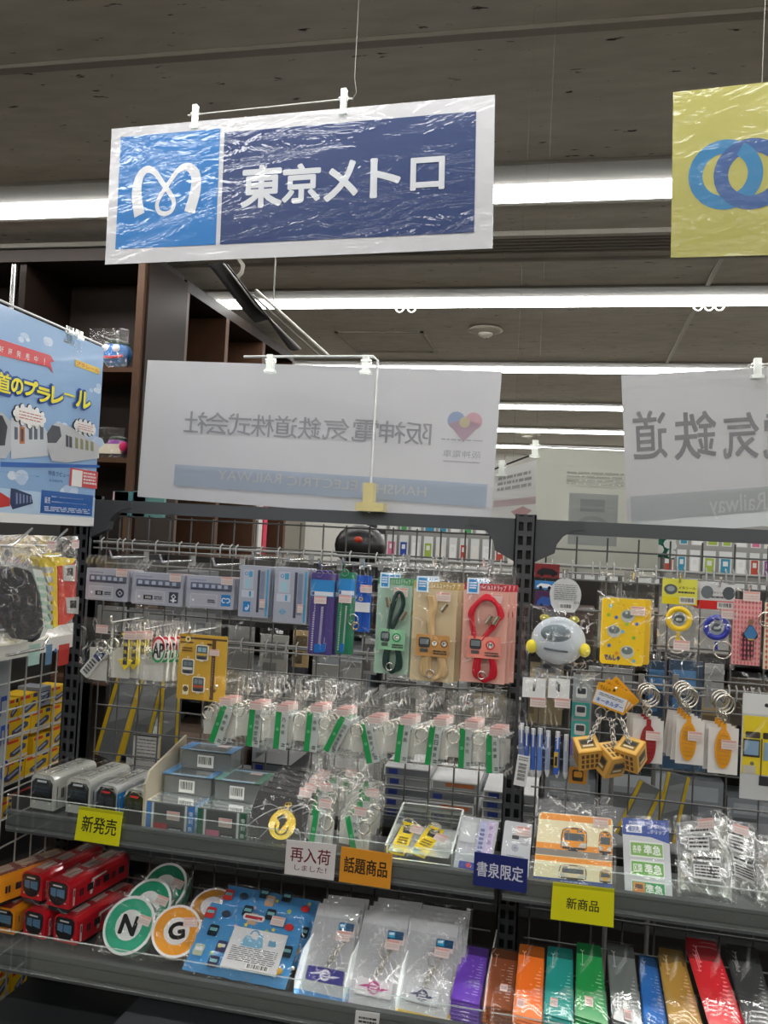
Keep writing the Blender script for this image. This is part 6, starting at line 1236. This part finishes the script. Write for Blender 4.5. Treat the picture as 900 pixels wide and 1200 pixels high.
# blue tote packs
def tote(off, label, front, seed):
    q = Q((248, 1057), (358, 1078), (213, 1136), (334, 1160), Y=1.43, Yb=1.353).shift(off); T = Thing('tote_bag_pack', label, 'bag pack', q.base(), 'blue folded bags in clear packs')
    mb = MB().mat('fabric'); mb.pillow(q, 0, 0, 1, 1, .010, '4f96cc', 12, 10, 0, seed, pw=.3); T.part('folded_bag', mb); rg = random.Random(seed)
    for (u, v, c_, k) in ((.06, .18, 'c03a3a', 0), (.22, .16, '3a4a5a', 1), (.16, .42, '1c2a34', 0), (.30, .62, '3c3a5a', 2), (.10, .72, 'a9b4a0', 2), (.42, .06, '2a3a44', 0), (.66, .05, '28323a', 0), (.88, .18, 'd23a3a', 1), (.93, .52, '2c3840', 0), (.9, .8, 'c9a04a', 1), (.5, .16, 'c9a98a', 2), (.28, .84, '3a3450', 0)):
        mb = MB().mat('fabric'); s_ = q.sub(u-.06, v-.09, u+.06, v+.09, .011); 
        if k == 1: mb.ball(s_.p(.5, .5), s_.W*.4, s_.W*.1, s_.H*.3, c_, 10, 6, (s_.eu, s_.n, -s_.ev))
        else: mb.slab(s_, .1, .05, .9, .95, th=.001, col=c_, r=.003); mb.rect(s_, .2, .3, .8, .55, '7ab0b4' if k == 0 else 'c9cfd0', w=.0002)
        T.part('train_print', mb)
    mb = MB().mat('fabric'); [star(mb, q, rg.uniform(.04, .96), rg.uniform(.05, .95), .0045, rg.choice(('a9cc5a', 'd8d05a', 'c9a0b0')), .0112) for _ in range(12)]; T.part('star_print', mb)
    if front:
        q2 = Q((280, 1087), (333, 1097), (266, 1146), (317, 1154), Y=1.428, Yb=1.383); q2 = q.sub(*q.uv(279, 1088), *q.uv(325, 1148), .013); mb = MB().mat('paper'); mb.slab(q2, th=.0006, col='d6d7d8'); T.part('info_card', mb)
        mb = MB().mat('paper'); mb.poly(q2, [(.2, .38), (.26, .18), (.34, .18), (.40, .24), (.48, .24), (.50, .10), (.56, .10), (.58, .2), (.62, .40), (.56, .44), (.24, .44)], '7db0cc', w=.0002); mb.ring(q2, .41, .14, .006, .0085, '6aa0c0', a0=180, a1=360); mb.rect(q2, .70, .2, .84, .34, '6a9cba'); mb.dashes(q2, .08, .46, .92, .84, 8, '55585a', 3, .35); mb.barcode(q2, .44, .82, .86, .97, 6); T.part('info_print', mb)
        mb = MB().mat('paper'); s_ = q.sub(.40, .10, .62, .19, .013); mb.slab(s_, th=.0006, col='d9dadb', r=.004); mb.rect(s_, .1, .25, .9, .75, 'b4323a'); T.part('brand_label', mb)
    sticker(T, q, .76, .14, .016, (.028, .016)) if front else None
    bagpart(T, q, -.03, -.04, 1.03, 1.04, .016, .0035, seed=seed, nu=22, nv=16)
tote(Vector((.012, .05, .012)), 'blue printed bag pack lying behind the front one', False, 181); tote(Vector((0, 0, 0)), 'blue printed bag pack with a white info card at the front', True, 182)
# roundel keychain packs
def roundel(cs, lg, plate, ring, label, seed, foot, n=3):
    q = Q(*cs, Y=1.45, Yb=(1.345 if cs[2][0] < 360 else 1.325)); T = Thing('roundel_keychain_pack', label, 'keychain pack', q.base(), 'grey keychain packs with flying-letter badges')
    mb = MB().mat('gloss'); mb.slab(q, th=.003, col='a9abae'); mb.rect(q, 0, 0, 1, .14, 'b9bbbd'); mb.rect(q, 0, .93, 1, 1, foot); T.part('card', mb)
    a, b, c, d = q.box(*lg); mb = MB().mat('shiny'); s_ = q.sub(a, b, c, d, .004); mb.slab(s_, th=.003, col=plate, r=.003); T.part('badge_plate', mb)
    mb = MB().mat('shiny'); R = s_.H*.40; mb.ring(s_, .5, .5, R*.60, R, ring, w=.0004, e=1); mb.poly(s_, [(.06, .56), (.28, .36), (.66, .36), (.58, .47), (.36, .47), (.26, .56)], plate, w=.0006); mb.poly(s_, [(.94, .46), (.72, .66), (.34, .66), (.42, .55), (.64, .55), (.74, .46)], plate, w=.0006); mb.poly(s_, [(.08, .55), (.28, .38), (.62, .38), (.55, .46), (.37, .46), (.27, .55)], ring, w=.0008); mb.poly(s_, [(.92, .47), (.72, .64), (.38, .64), (.45, .56), (.63, .56), (.73, .47)], ring, w=.0008); T.part('badge_emblem', mb)
    u, v = (a+c)/2, b; mb = MB().mat('metal')
    for i in range(7): vv = v-.015-.028*i; mb.torus(q.p(u+.02*i, vv, .006), q.eu if i % 2 else q.n, q.ev, .0035, .0008, 'd9d7d0', 10, 5, e=1.4)
    T.part('chain', mb); mb = MB().mat('metal'); uu, vv = u+.12, v-.28; mb.torus(q.p(uu, vv, .007), q.eu, q.ev, .0085, .0011, 'd9d7d0', 20, 6, e=1.6); mb.tube([q.p(uu, vv+.1, .007), q.p(uu-.02, vv+.15, .007)], .0025, 'd9d7d0'); T.part('clasp', mb)
    mb = MB().mat('gloss'); mb.slab(q, .60, .19, .94, .27, th=.0008, col='1f4f74', w=.004); mb.rect(q, .61, .2, .76, .26, '2a9ac4', w=.0042); mb.dashes(q, .63, .21, .74, .25, 1, 'dfeaf2', seed); T.part('blue_mark', mb)
    sticker(T, q, .74, .34, .008, (.026, .018)); bagpart(T, q, -.05, -.04, 1.05, 1.02, .012, .0035, seed=seed, nu=14, nv=24)
    for k in range(1, n+1): T.copy((.005*k, .012*k, .003*k), 'grey keychain pack queued %s behind the %s one' % (ORD[k-1], label.split(' badge')[0].split('with a ')[1]), 'grey keychain packs queued behind')
    return T
roundel(((374, 1058), (422, 1064), (345, 1166), (403, 1180)), (364, 1133, 402, 1158), '1c1c7c', 'c9cad6', 'grey keychain pack with a dark blue badge', 191, '3a7ab4', 2)
roundel(((428, 1066), (480, 1073), (406, 1183), (462, 1196)), (418, 1146, 458, 1174), 'c9c6ca', 'a83f7c', 'grey keychain pack with a magenta badge on a pale plate', 192, '8a3a9a', 3)
roundel(((481, 1075), (538, 1084), (464, 1190), (522, 1204)), (476, 1156, 512, 1182), 'b9bcc0', '1f2a54', 'grey keychain pack with a navy badge on a pale plate', 193, 'c9a83a', 3)
# clear dividers on the lower shelf
for i, (x, y, yb_) in enumerate(((402, 1140, 1180), (463, 1160, 1200), (345, 1120, 1165), (566, 1120, 1200))):
    p = at(x, yb_, 1.325); mb = MB().mat('acrylic'); zt_ = LT+.075; mb.prism([(p.x, 1.32, LT), (p.x, 1.32, LT+.045), (p.x, 1.36, zt_), (p.x, 1.53, zt_), (p.x, 1.53, LT)], (.0025, 0, 0), 'ffffff')
    mb.mat('acrylic2'); mb.tube([(p.x+.001, 1.32, LT+.045), (p.x+.001, 1.36, zt_), (p.x+.001, 1.53, zt_)], .0012, 'ffffff', 4); single('clear_divider', 'clear acrylic divider on the lower shelf, %s' % ('between dark blue and magenta badge packs', 'between magenta and navy badge packs', 'right of the blue bag pack', 'between navy badge pack and purple cards')[i], 'divider', mb)
# price label
q = Q((417, 1184), (445, 1188), (415, 1205), (443, 1209), Y=LY-.006); T = Thing('price_label', 'small white price label on the lower shelf front', 'label', q.base()); mb = MB().mat('paper'); mb.slab(q, th=.001, col='cfcfcf'); T.part('card', mb); mb = MB().mat('paper'); mb.dashes(q, .15, .3, .9, .7, 2, '3a3a3a', 4); T.part('print', mb)
# coloured slim packs
def slim(cs, col, label, n, mark, seed, sx=.6, sy=.78, cap=None):
    q = Q(*cs, Y=1.45, Yb=1.345); T = Thing('ruler_card_pack', label, 'ruler', q.base(), 'coloured slim ruler packs on the lower shelf')
    mb = MB().mat('shiny'); mb.slab(q, th=.0022, col=col, r=.002); T.part('plate', mb); mb = MB().mat('gloss'); dk = tuple(min(1, k*1.0+.35) for k in S(col))
    for i in range(14):
        v = .2+.05*i; L_ = .14+.1*((i*7+seed) % 3)/2; mb.rect(q, .92-L_, v, .90, v+.012, dk); mb.rect(q, .66-L_*.8, v+.003, .70-.1, v+.012, dk) if i % 2 else None
    for v in (.1, .3): mb.ring(q, .22, v, .002, .003, dk, a0=0, a1=180)
    mb.rect(q, .215, .12, .24, .32, dk); T.part('scale_print', mb)
    mb = MB().mat('gloss'); lt = tuple(min(1, k*.35+.5*.0) for k in S(col)); mb.slab(q, 0, 0, 1, .16, th=.0008, col=lt, w=.001, r=.002); T.part('top_cap', mb)
    if mark: mb = MB().mat('paper'); s_ = q.sub(sx-.1, sy-.06, sx+.16, sy+.06, .002); mb.slab(s_, th=.0004, col='e6dcd8'); mb.rect(s_, 0, 0, 1, .16, 'dba09a'); mb.dashes(s_, .1, .3, .9, .9, 3, 'b48a86', seed); T.part('price_sticker', mb)
    mb = MB().mat('film_flat'); mb.pillow(q, -.03, -.02, 1.03, 1.01, .003, 'ffffff', 6, 12, .0016, seed, back=False, fl=.003); T.part('clear_sleeve', mb)
    for k in range(1, n+1): T.copy((.0005*k*(k % 2), -.0012*k, -.0052*k) if cap else (.001*k, .006*k, .004*k), '%s slim pack %s in its pile' % (label.split(' ')[0], ORD[k-1]+(' below the top one' if cap else ' behind the front one')), label.split(' ')[0]+' slim packs')
    return T
slim(((542, 1107), (573, 1113), (528, 1170), (561, 1178)), '6a3fae', 'purple slim ruler pack on top of its pile', 8, 0, 1, cap=1)
slim(((577, 1111), (607, 1116), (565, 1178), (599, 1185)), '84451e', 'brown slim ruler pack on top of its pile', 7, 1, 2, .62, .66, cap=1)
slim(((609, 1106), (638, 1111), (601, 1188), (635, 1197)), 'e67c1a', 'orange slim ruler pack beside the brown pile', 4, 1, 3, .2, .84, cap=1)
slim(((642, 1109), (671, 1113), (637, 1188), (672, 1197)), '1a9c94', 'teal slim ruler pack beside the orange one', 4, 1, 4, .30, .82, cap=1)
slim(((676, 1104), (704, 1109), (674, 1190), (713, 1202)), '16984e', 'green slim ruler pack beside the teal one', 3, 1, 5, .40, .78, cap=1)
slim(((711, 1105), (742, 1110), (718, 1194), (753, 1206)), '6f7674', 'grey slim ruler pack beside the green one', 3, 1, 6, .5, .90, cap=1)
slim(((748, 1128), (768, 1133), (754, 1205), (782, 1214)), '1c6cb0', 'blue slim ruler pack set back beside the grey one', 2, 0, 7)
slim(((771, 1120), (799, 1125), (785, 1205), (824, 1216)), 'a88838', 'gold slim ruler pack in shiny wrap', 2, 0, 8)
slim(((803, 1108), (838, 1114), (832, 1204), (874, 1216)), 'c81c2c', 'red slim ruler pack beside the gold one', 2, 0, 9)
slim(((850, 1116), (886, 1121), (874, 1205), (912, 1216)), '3a3d3e', 'black slim ruler pack at the right edge', 2, 0, 10)
# ================================================================== BEHIND THE GRID
def farrack(x0, x1, y, ztop, col, label, rows, dep=.2):
    T = Thing('display_rack', label, 'display rack', ((x0+x1)/2, y, 0)); mb = MB().mat('darkmetal'); mb.cbox(x0, x1, y+dep, y+dep+.02, 0, ztop, col); T.part('back_panel', mb)
    for z in rows: mb = MB().mat('darkmetal'); mb.cbox(x0+.03, x1-.03, y, y+dep, z-.02, z, '2c2e30'); T.part('shelf_board', mb)
    for x in (x0, x1-.03): mb = MB().mat('darkmetal'); mb.cbox(x, x+.03, y, y+dep, 0, ztop, '26282a'); T.part('upright', mb)
    return T
YR1 = 2.55; rows1 = (.45, .72, .98, 1.22)
farrack(-1.45, 1.7, YR1, 1.40, '2b2724', 'dark rack of boxes one aisle behind the wire grid', rows1, .3)
O1 = ORD+['eleventh', 'twelfth', 'thirteenth', 'fourteenth', 'fifteenth', 'sixteenth', 'seventeenth', 'eighteenth', 'nineteenth', 'twentieth']
def ordw(n):
    if n <= 20: return O1[n-1]
    t, r = divmod(n, 10); b = {2: 'twent', 3: 'thirt', 4: 'fort', 5: 'fift', 6: 'sixt', 7: 'sevent'}[t]; return b+('ieth' if r == 0 else 'y-'+ORD[r-1])
rg = random.Random(11); PAL = ['6a6e72', '8d9296', '3a3c40', 'a8aaa8', '5a4a40', '8a7a5a', '46566a', 'b0b2b0', '2c2e34', '6c5c50', '7c8288', '4a3a34']
cn = {'6a6e72': 'grey', '8d9296': 'light grey', '3a3c40': 'charcoal', 'a8aaa8': 'pale', '5a4a40': 'brown', '8a7a5a': 'tan', '46566a': 'slate blue', 'b0b2b0': 'off-white', '2c2e34': 'black', '6c5c50': 'dull brown', '7c8288': 'steel grey', '4a3a34': 'dark brown'}
RWN = ['lowest', 'second lowest', 'third', 'top']
for j, z in enumerate(rows1):
    if j == 0: continue
    x = -1.38; i = 0
    while x < 1.6:
        w_ = rg.uniform(.07, .20); h_ = rg.uniform(.09, .20 if j < 3 else .15); c_ = rg.choice(PAL); d_ = rg.uniform(.1, .2)
        if rg.random() < .86 and x+w_ < 1.62:
            q = Quad((x, YR1+.03, z+h_), (x+w_, YR1+.03, z+h_), (x, YR1+.03, z)); T = Thing('stock_box', 'box', 'box', (x+w_/2, YR1+.1, z), 'boxes on the dark rack behind the grid')
            T.o['label'] = '%s box, %s from the left on the %s shelf of the dark rack' % (cn[c_], ordw(i+1), RWN[j])
            mb = MB().mat('gloss'); mb.box((x, YR1+.03, z), (w_, 0, 0), (0, d_, 0), (0, 0, h_), c_); T.part('box', mb); mb = MB().mat('gloss'); k = S(c_); mb.rect(q, .1, .12, .9, .4, tuple(min(1, a*1.5+.02) for a in k)); mb.rect(q, .1, .5, .5, .85, tuple(a*.5 for a in k)); T.part('print', mb); i += 1
        x += w_+rg.uniform(.005, .04)
# bright rack two aisles back: rows of little packets seen over the rail
YR2 = 3.55
farrack(-.85, 2.6, YR2, 1.63, '8f8e8a', 'pale rack of small packets two aisles behind, seen under the pale signs', (.5, 1.0, 1.28), .25)
COLS = ['c83a3a', '2c4a9a', '4a9a5a', 'd8d4cc', 'c9a03a', '8a4a8a', '3a8aa8', 'e0e0de', '9ab04a', '222a44', 'c86a8a', 'b04a3a']
NMC = ['red', 'navy', 'green', 'cream', 'amber', 'purple', 'teal', 'white', 'olive', 'midnight blue', 'pink', 'rust']
for j, (z0, z1) in enumerate(((1.535, 1.60), (1.42, 1.515), (1.30, 1.40))):
    x = -.80; i = 0
    while x < 2.5:
        c_ = rg.randrange(12) if (i % 3) else (4 if j == 2 else 7); w_ = rg.uniform(.030, .05); q = Quad((x, YR2-.02, z1), (x+w_, YR2-.02, z1), (x, YR2-.02, z0))
        T = Thing('small_packet', '%s packet, %s from the left, %s row of the pale far rack' % (NMC[c_], ordw(i+1), ('upper', 'middle', 'lower')[j]), 'packet', q.base(), 'small packets on the pale far rack')
        mb = MB().mat('gloss'); mb.slab(q, th=.01, col='cdd0ce'); T.part('card', mb); mb = MB().mat('gloss'); mb.rect(q, .12, .3, .88, .95, COLS[c_]); mb.rect(q, .3, .4, .7, .6, 'd6d8d6'); T.part('print', mb)
        x += w_+.014; i += 1
# things seen between rail and packs
q = Q((699, 607), (762, 612), (697, 640), (760, 644), Y=2.3); T = Thing('back_poster', 'dark red and white poster seen below the large pale sign', 'poster', q.base()); mb = MB().mat('gloss'); mb.slab(q, th=.002, col='6a2c2e'); T.part('sheet', mb); mb = MB().mat('gloss'); mb.rect(q, 0, .22, 1, .5, 'c3c5c9'); mb.rect(q, 0, .8, 1, 1, 'b08a84'); mb.ring(q, .15, .95, .01, .03, '6a6a6a', a0=180, a1=360); T.part('print', mb)
mb = MB().mat('metal2'); mb.tube([q.p(.5, 1), (q.p(.5, 1).x, 2.3, .02)], .006, '7a7a78'); T.part('stand', mb)
q = Q((765, 612), (792, 616), (763, 652), (790, 656), Y=2.4); T = Thing('green_pack', 'green and white bagged goods right of the dark red poster', 'pack', q.base()); mb = MB().mat('fabric'); mb.pillow(q, 0, 0, 1, 1, .02, '2f7a64', 8, 8, .008, 5); [mb.disc(q, rg.random(), rg.random(), .012, 'c9cfcc', w=.03, n=8) for _ in range(9)]; T.part('goods', mb); mb = MB().mat('metal2'); mb.tube([q.p(.5, .95), (q.p(.5, 1).x, 2.4, .02)], .006, '7a7a78'); T.part('stand', mb)
c = at(422, 640, 2.7); T = Thing('black_bag', 'glossy black bag on the dark rack seen under the rail', 'bag', (c.x, 2.7, 1.40)); mb = MB().mat('darkgloss'); mb.ball((c.x, 2.70, 1.47), .085, .07, .07, '141416', 16, 10); T.part('bag', mb); mb = MB().mat('gloss'); mb.ball((c.x+.01, 2.63, 1.49), .014, .006, .01, 'c8442a', 10, 6); T.part('red_badge', mb)
# the other face of this rack: packs hanging on the far side of the grid
def backpack(x0, y0, x1, y1, Y, col, label, inner=None, rot=0, film_=True, mat='gloss'):
    q = QW(x0, y0, x1, y1, Y); q = q.rot(rot) if rot else q; T = Thing('hanging_pack', label, 'hanging pack', q.base(), 'packs hanging behind the wire grid')
    mb = MB().mat(mat); mb.slab(q, .04, .12, .96, .98, th=.004, col=col); T.part('card', mb)
    if inner: mb = MB().mat(mat); mb.rect(q, .15, .25, .85, .55, inner); mb.rect(q, .15, .62, .6, .9, inner); T.part('print', mb)
    if film_: bagpart(T, q, 0, 0, 1, 1, .012, .004, seed=int(x0), nu=12, nv=12)
for i, (x0, y0, x1, y1, Y, col, inn, lb) in enumerate((
  (100, 704, 150, 738, 1.66, '8f9290', None, 'grey pack behind the grid under the leftmost grey case'), (150, 708, 205, 742, 1.68, '77797a', '9a9c9c', 'dark grey pack behind the grid above the oval tags'), (205, 706, 262, 745, 1.67, '6a6e70', '8a8d90', 'slate pack behind the grid above the gold card'),
  (268, 724, 300, 800, 1.66, '8d8f8e', None, 'grey pack behind the grid under the left upright case'), (305, 735, 340, 800, 1.67, 'a3a4a0', '7c7d7c', 'pale pack behind the grid under the right upright case'), (344, 732, 364, 782, 1.66, 'b39a6a', '6a5a40', 'tan pack behind the grid left of the purple ruler'),
  (398, 768, 432, 820, 1.67, '8a8c8c', 'a9aaa8', 'grey pack behind the grid below the green ruler'), (424, 742, 444, 790, 1.65, 'a8aaa8', '6a6c6c', 'pale printed pack behind the grid below the blue strap'), (366, 770, 398, 830, 1.68, '9a9b98', None, 'grey pack behind the grid below the purple ruler'),
  (446, 790, 490, 832, 1.67, '6c6e6e', None, 'dark pack behind the grid below the green cable pack'), (492, 798, 540, 836, 1.68, '7f8180', '5a5c5c', 'grey pack behind the grid below the beige cable pack'), (545, 800, 600, 842, 1.66, '8c8d88', 'b0a888', 'grey pack behind the grid below the pink cable pack'),
  (688, 776, 745, 812, 1.64, '9fa2a4', None, 'crumpled clear pack behind the grid below the yellow case'), (758, 765, 783, 840, 1.66, '2c4660', '4a80b4', 'blue pack behind the grid left of the centre'), (784, 762, 826, 850, 1.67, '3a5068', '5c8ab8', 'blue pack behind the grid under the yellow reel'), (826, 770, 850, 830, 1.65, 'a3a5a4', None, 'silver pack behind the grid under the blue reel'),
  (852, 786, 930, 850, 1.66, '4c4238', None, 'brown pack behind the grid under the pink card'), (640, 690, 662, 790, 1.66, '6a6c70', None, 'grey pack behind the grid behind the round pouch'), (700, 812, 770, 905, 1.68, '303436', '454a50', 'charcoal pack behind the grid behind the orange cubes'), (772, 850, 830, 900, 1.68, '3c5a78', None, 'navy pack behind the grid behind the amber ovals'),
  (250, 795, 330, 850, 1.68, '7d7f7e', None, 'grey pack behind the grid behind the first green tags'), (332, 800, 420, 860, 1.69, '858784', None, 'grey pack behind the grid behind the middle green tags'), (424, 812, 510, 875, 1.68, '7a7c7a', None, 'grey pack behind the grid behind the sixth green tag'), (512, 818, 600, 885, 1.69, '8a8c88', None, 'grey pack behind the grid behind the last green tags'),
  (104, 742, 200, 792, 1.68, '848684', None, 'grey pack behind the grid behind the arrow and oval tags'), (450, 668, 530, 780, 1.69, '8f908c', None, 'grey pack behind the grid behind the cable packs'), (700, 690, 770, 760, 1.69, '94958f', None, 'grey pack behind the grid behind the yellow case'), (770, 690, 860, 762, 1.70, 'a5a6a2', None, 'pale pack behind the grid behind the badge reels'))):
    backpack(x0, y0, x1, y1, Y, col, lb, inn)
# striped towel packs leaning behind the grid
def stripe_pack(x0, y0, x1, y1, rot, label):
    q = QW(x0, y0, x1, y1, 1.64).rot(rot, .5, .5); T = Thing('striped_pack', label, 'pack', q.base(), 'grey packs with yellow edges behind the grid'); mb = MB().mat('gloss'); mb.slab(q, th=.006, col='6f7478'); T.part('card', mb)
    mb = MB().mat('gloss'); mb.rect(q, 0, 0, .14, 1, 'd2b41c'); mb.rect(q, .86, 0, 1, 1, 'd2b41c'); mb.poly(q, [(.2, .2), (.8, .1), (.8, .5), (.2, .62)], '8d9296'); T.part('print', mb); cover(T, q, -.02, -.02, 1.02, 1.02, .002)
stripe_pack(128, 782, 158, 890, -14, 'grey pack with yellow edges slanting behind the lower left grid'); stripe_pack(158, 780, 186, 890, -12, 'second grey pack with yellow edges slanting behind the lower left grid'); stripe_pack(190, 800, 212, 900, 0, 'upright grey pack with yellow edges beside the gold card')
stripe_pack(735, 915, 765, 985, -22, 'grey pack with yellow edges slanting below the cubes'); stripe_pack(775, 905, 802, 985, -10, 'grey pack with yellow edges below the amber oval')
q = QW(157, 858, 188, 896, 1.60); T = Thing('paper_slip', 'white printed paper slip behind the grid above the grey trains', 'paper slip', q.base()); mb = MB().mat('paper'); mb.slab(q, th=.001, col='c9c9c5'); T.part('sheet', mb); mb = MB().mat('paper'); mb.dashes(q, .1, .18, .9, .9, 7, '77797a', 3, .3); mb.rect(q, .02, .04, .98, .08, '2a2a2c'); T.part('print', mb)
# back shelf with lying cases, seen through the grid above the upper tray
zb0 = at(470, 952, 1.66).z
mb = MB().mat('darkmetal'); mb.cbox(XP0+.03, XP2-.03, 1.612, 1.86, zb0-.015, zb0, '44474a'); single('back_shelf', 'shelf on the far side of the wire grid carrying lying cases', 'shelf', mb)
for s_, (x0, x1, ytop, n, top) in enumerate(((452, 505, 886, 5, 'd8dadc'), (505, 560, 902, 4, 'dfe0e0'), (566, 628, 915, 4, 'd4d6d6'), (300, 345, 880, 3, '3c3e40'))):
    zt_ = at((x0+x1)/2, ytop+8, 1.66).z; hh = (zt_-zb0)/n; a, b = at(x0, 940, 1.66).x, at(x1, 940, 1.66).x
    for k in range(n):
        T = Thing('flat_case', '%s lying case in the %s pile behind the grid' % (ORD[k] + ' from the bottom', ('white topped left', 'orange banded middle', 'white right-hand', 'dark left', 'pale far right')[s_]), 'case', ((a+b)/2, 1.7, zb0+hh*k), 'flat cases lying behind the grid'); j_ = rg.uniform(-.004, .004)
        mb = MB().mat('gloss'); mb.box((a+j_, 1.63+j_, zb0+hh*k+.0005), (b-a, 0, 0), (0, .13, 0), (0, 0, hh*.86), top); T.part('case', mb)
        q = Quad((a+j_, 1.6295+j_, zb0+hh*(k+.86)), (b+j_, 1.6295+j_, zb0+hh*(k+.86)), (a+j_, 1.6295+j_, zb0+hh*k+.0005)); mb = MB().mat('gloss'); mb.rect(q, .03, .1, .97, .9, ('6a6e74', '8d8f92')[k % 2]); mb.rect(q, .3, .15, .9, .6, 'b8683a') if s_ == 1 and k % 2 else mb.rect(q, .1, .2, .3, .8, '2c3f8a'); T.part('print', mb)
# below the lower tray
mb = MB().mat('darkmetal'); mb.cbox(XP0+.02, XP2-.03, 1.2, 1.545, .50, .52, '3a3d40'); single('base_shelf', 'dark bottom shelf below the red trains', 'shelf', mb)
for i, (x0, x1, z1, y, c_, lb) in enumerate(((-.93, -.70, .655, 1.30, '2e3032', 'black box on the bottom shelf at the left'), (-.69, -.42, .68, 1.26, '54585c', 'grey slanted box on the bottom shelf'), (-.41, -.15, .66, 1.28, '8a8e92', 'light grey box on the bottom shelf'), (-.14, .2, .65, 1.3, '3a3e44', 'charcoal box on the bottom shelf below the purple cards'))):
    T = Thing('storage_box', lb, 'box', ((x0+x1)/2, y+.1, .52)); mb = MB().mat('gloss'); mb.box((x0, y, .521), (x1-x0, 0, 0), (0, .22, 0), (0, 0, z1-.521), c_); T.part('box', mb); mb = MB().mat('gloss'); mb.box((x0-.002, y-.002, z1), (x1-x0+.004, 0, 0), (0, .224, 0), (0, 0, .006), tuple(min(1, a*1.3) for a in S(c_))); T.part('lid', mb)
q = Quad((-.62, 1.50, .74), (-.50, 1.50, .70), (-.62, 1.5, .62)); T = Thing('paper_slip', 'white paper behind the lower grid under the round cushions', 'paper slip', q.base()); mb = MB().mat('paper'); mb.slab(q, th=.001, col='c9ccd0'); T.part('sheet', mb)
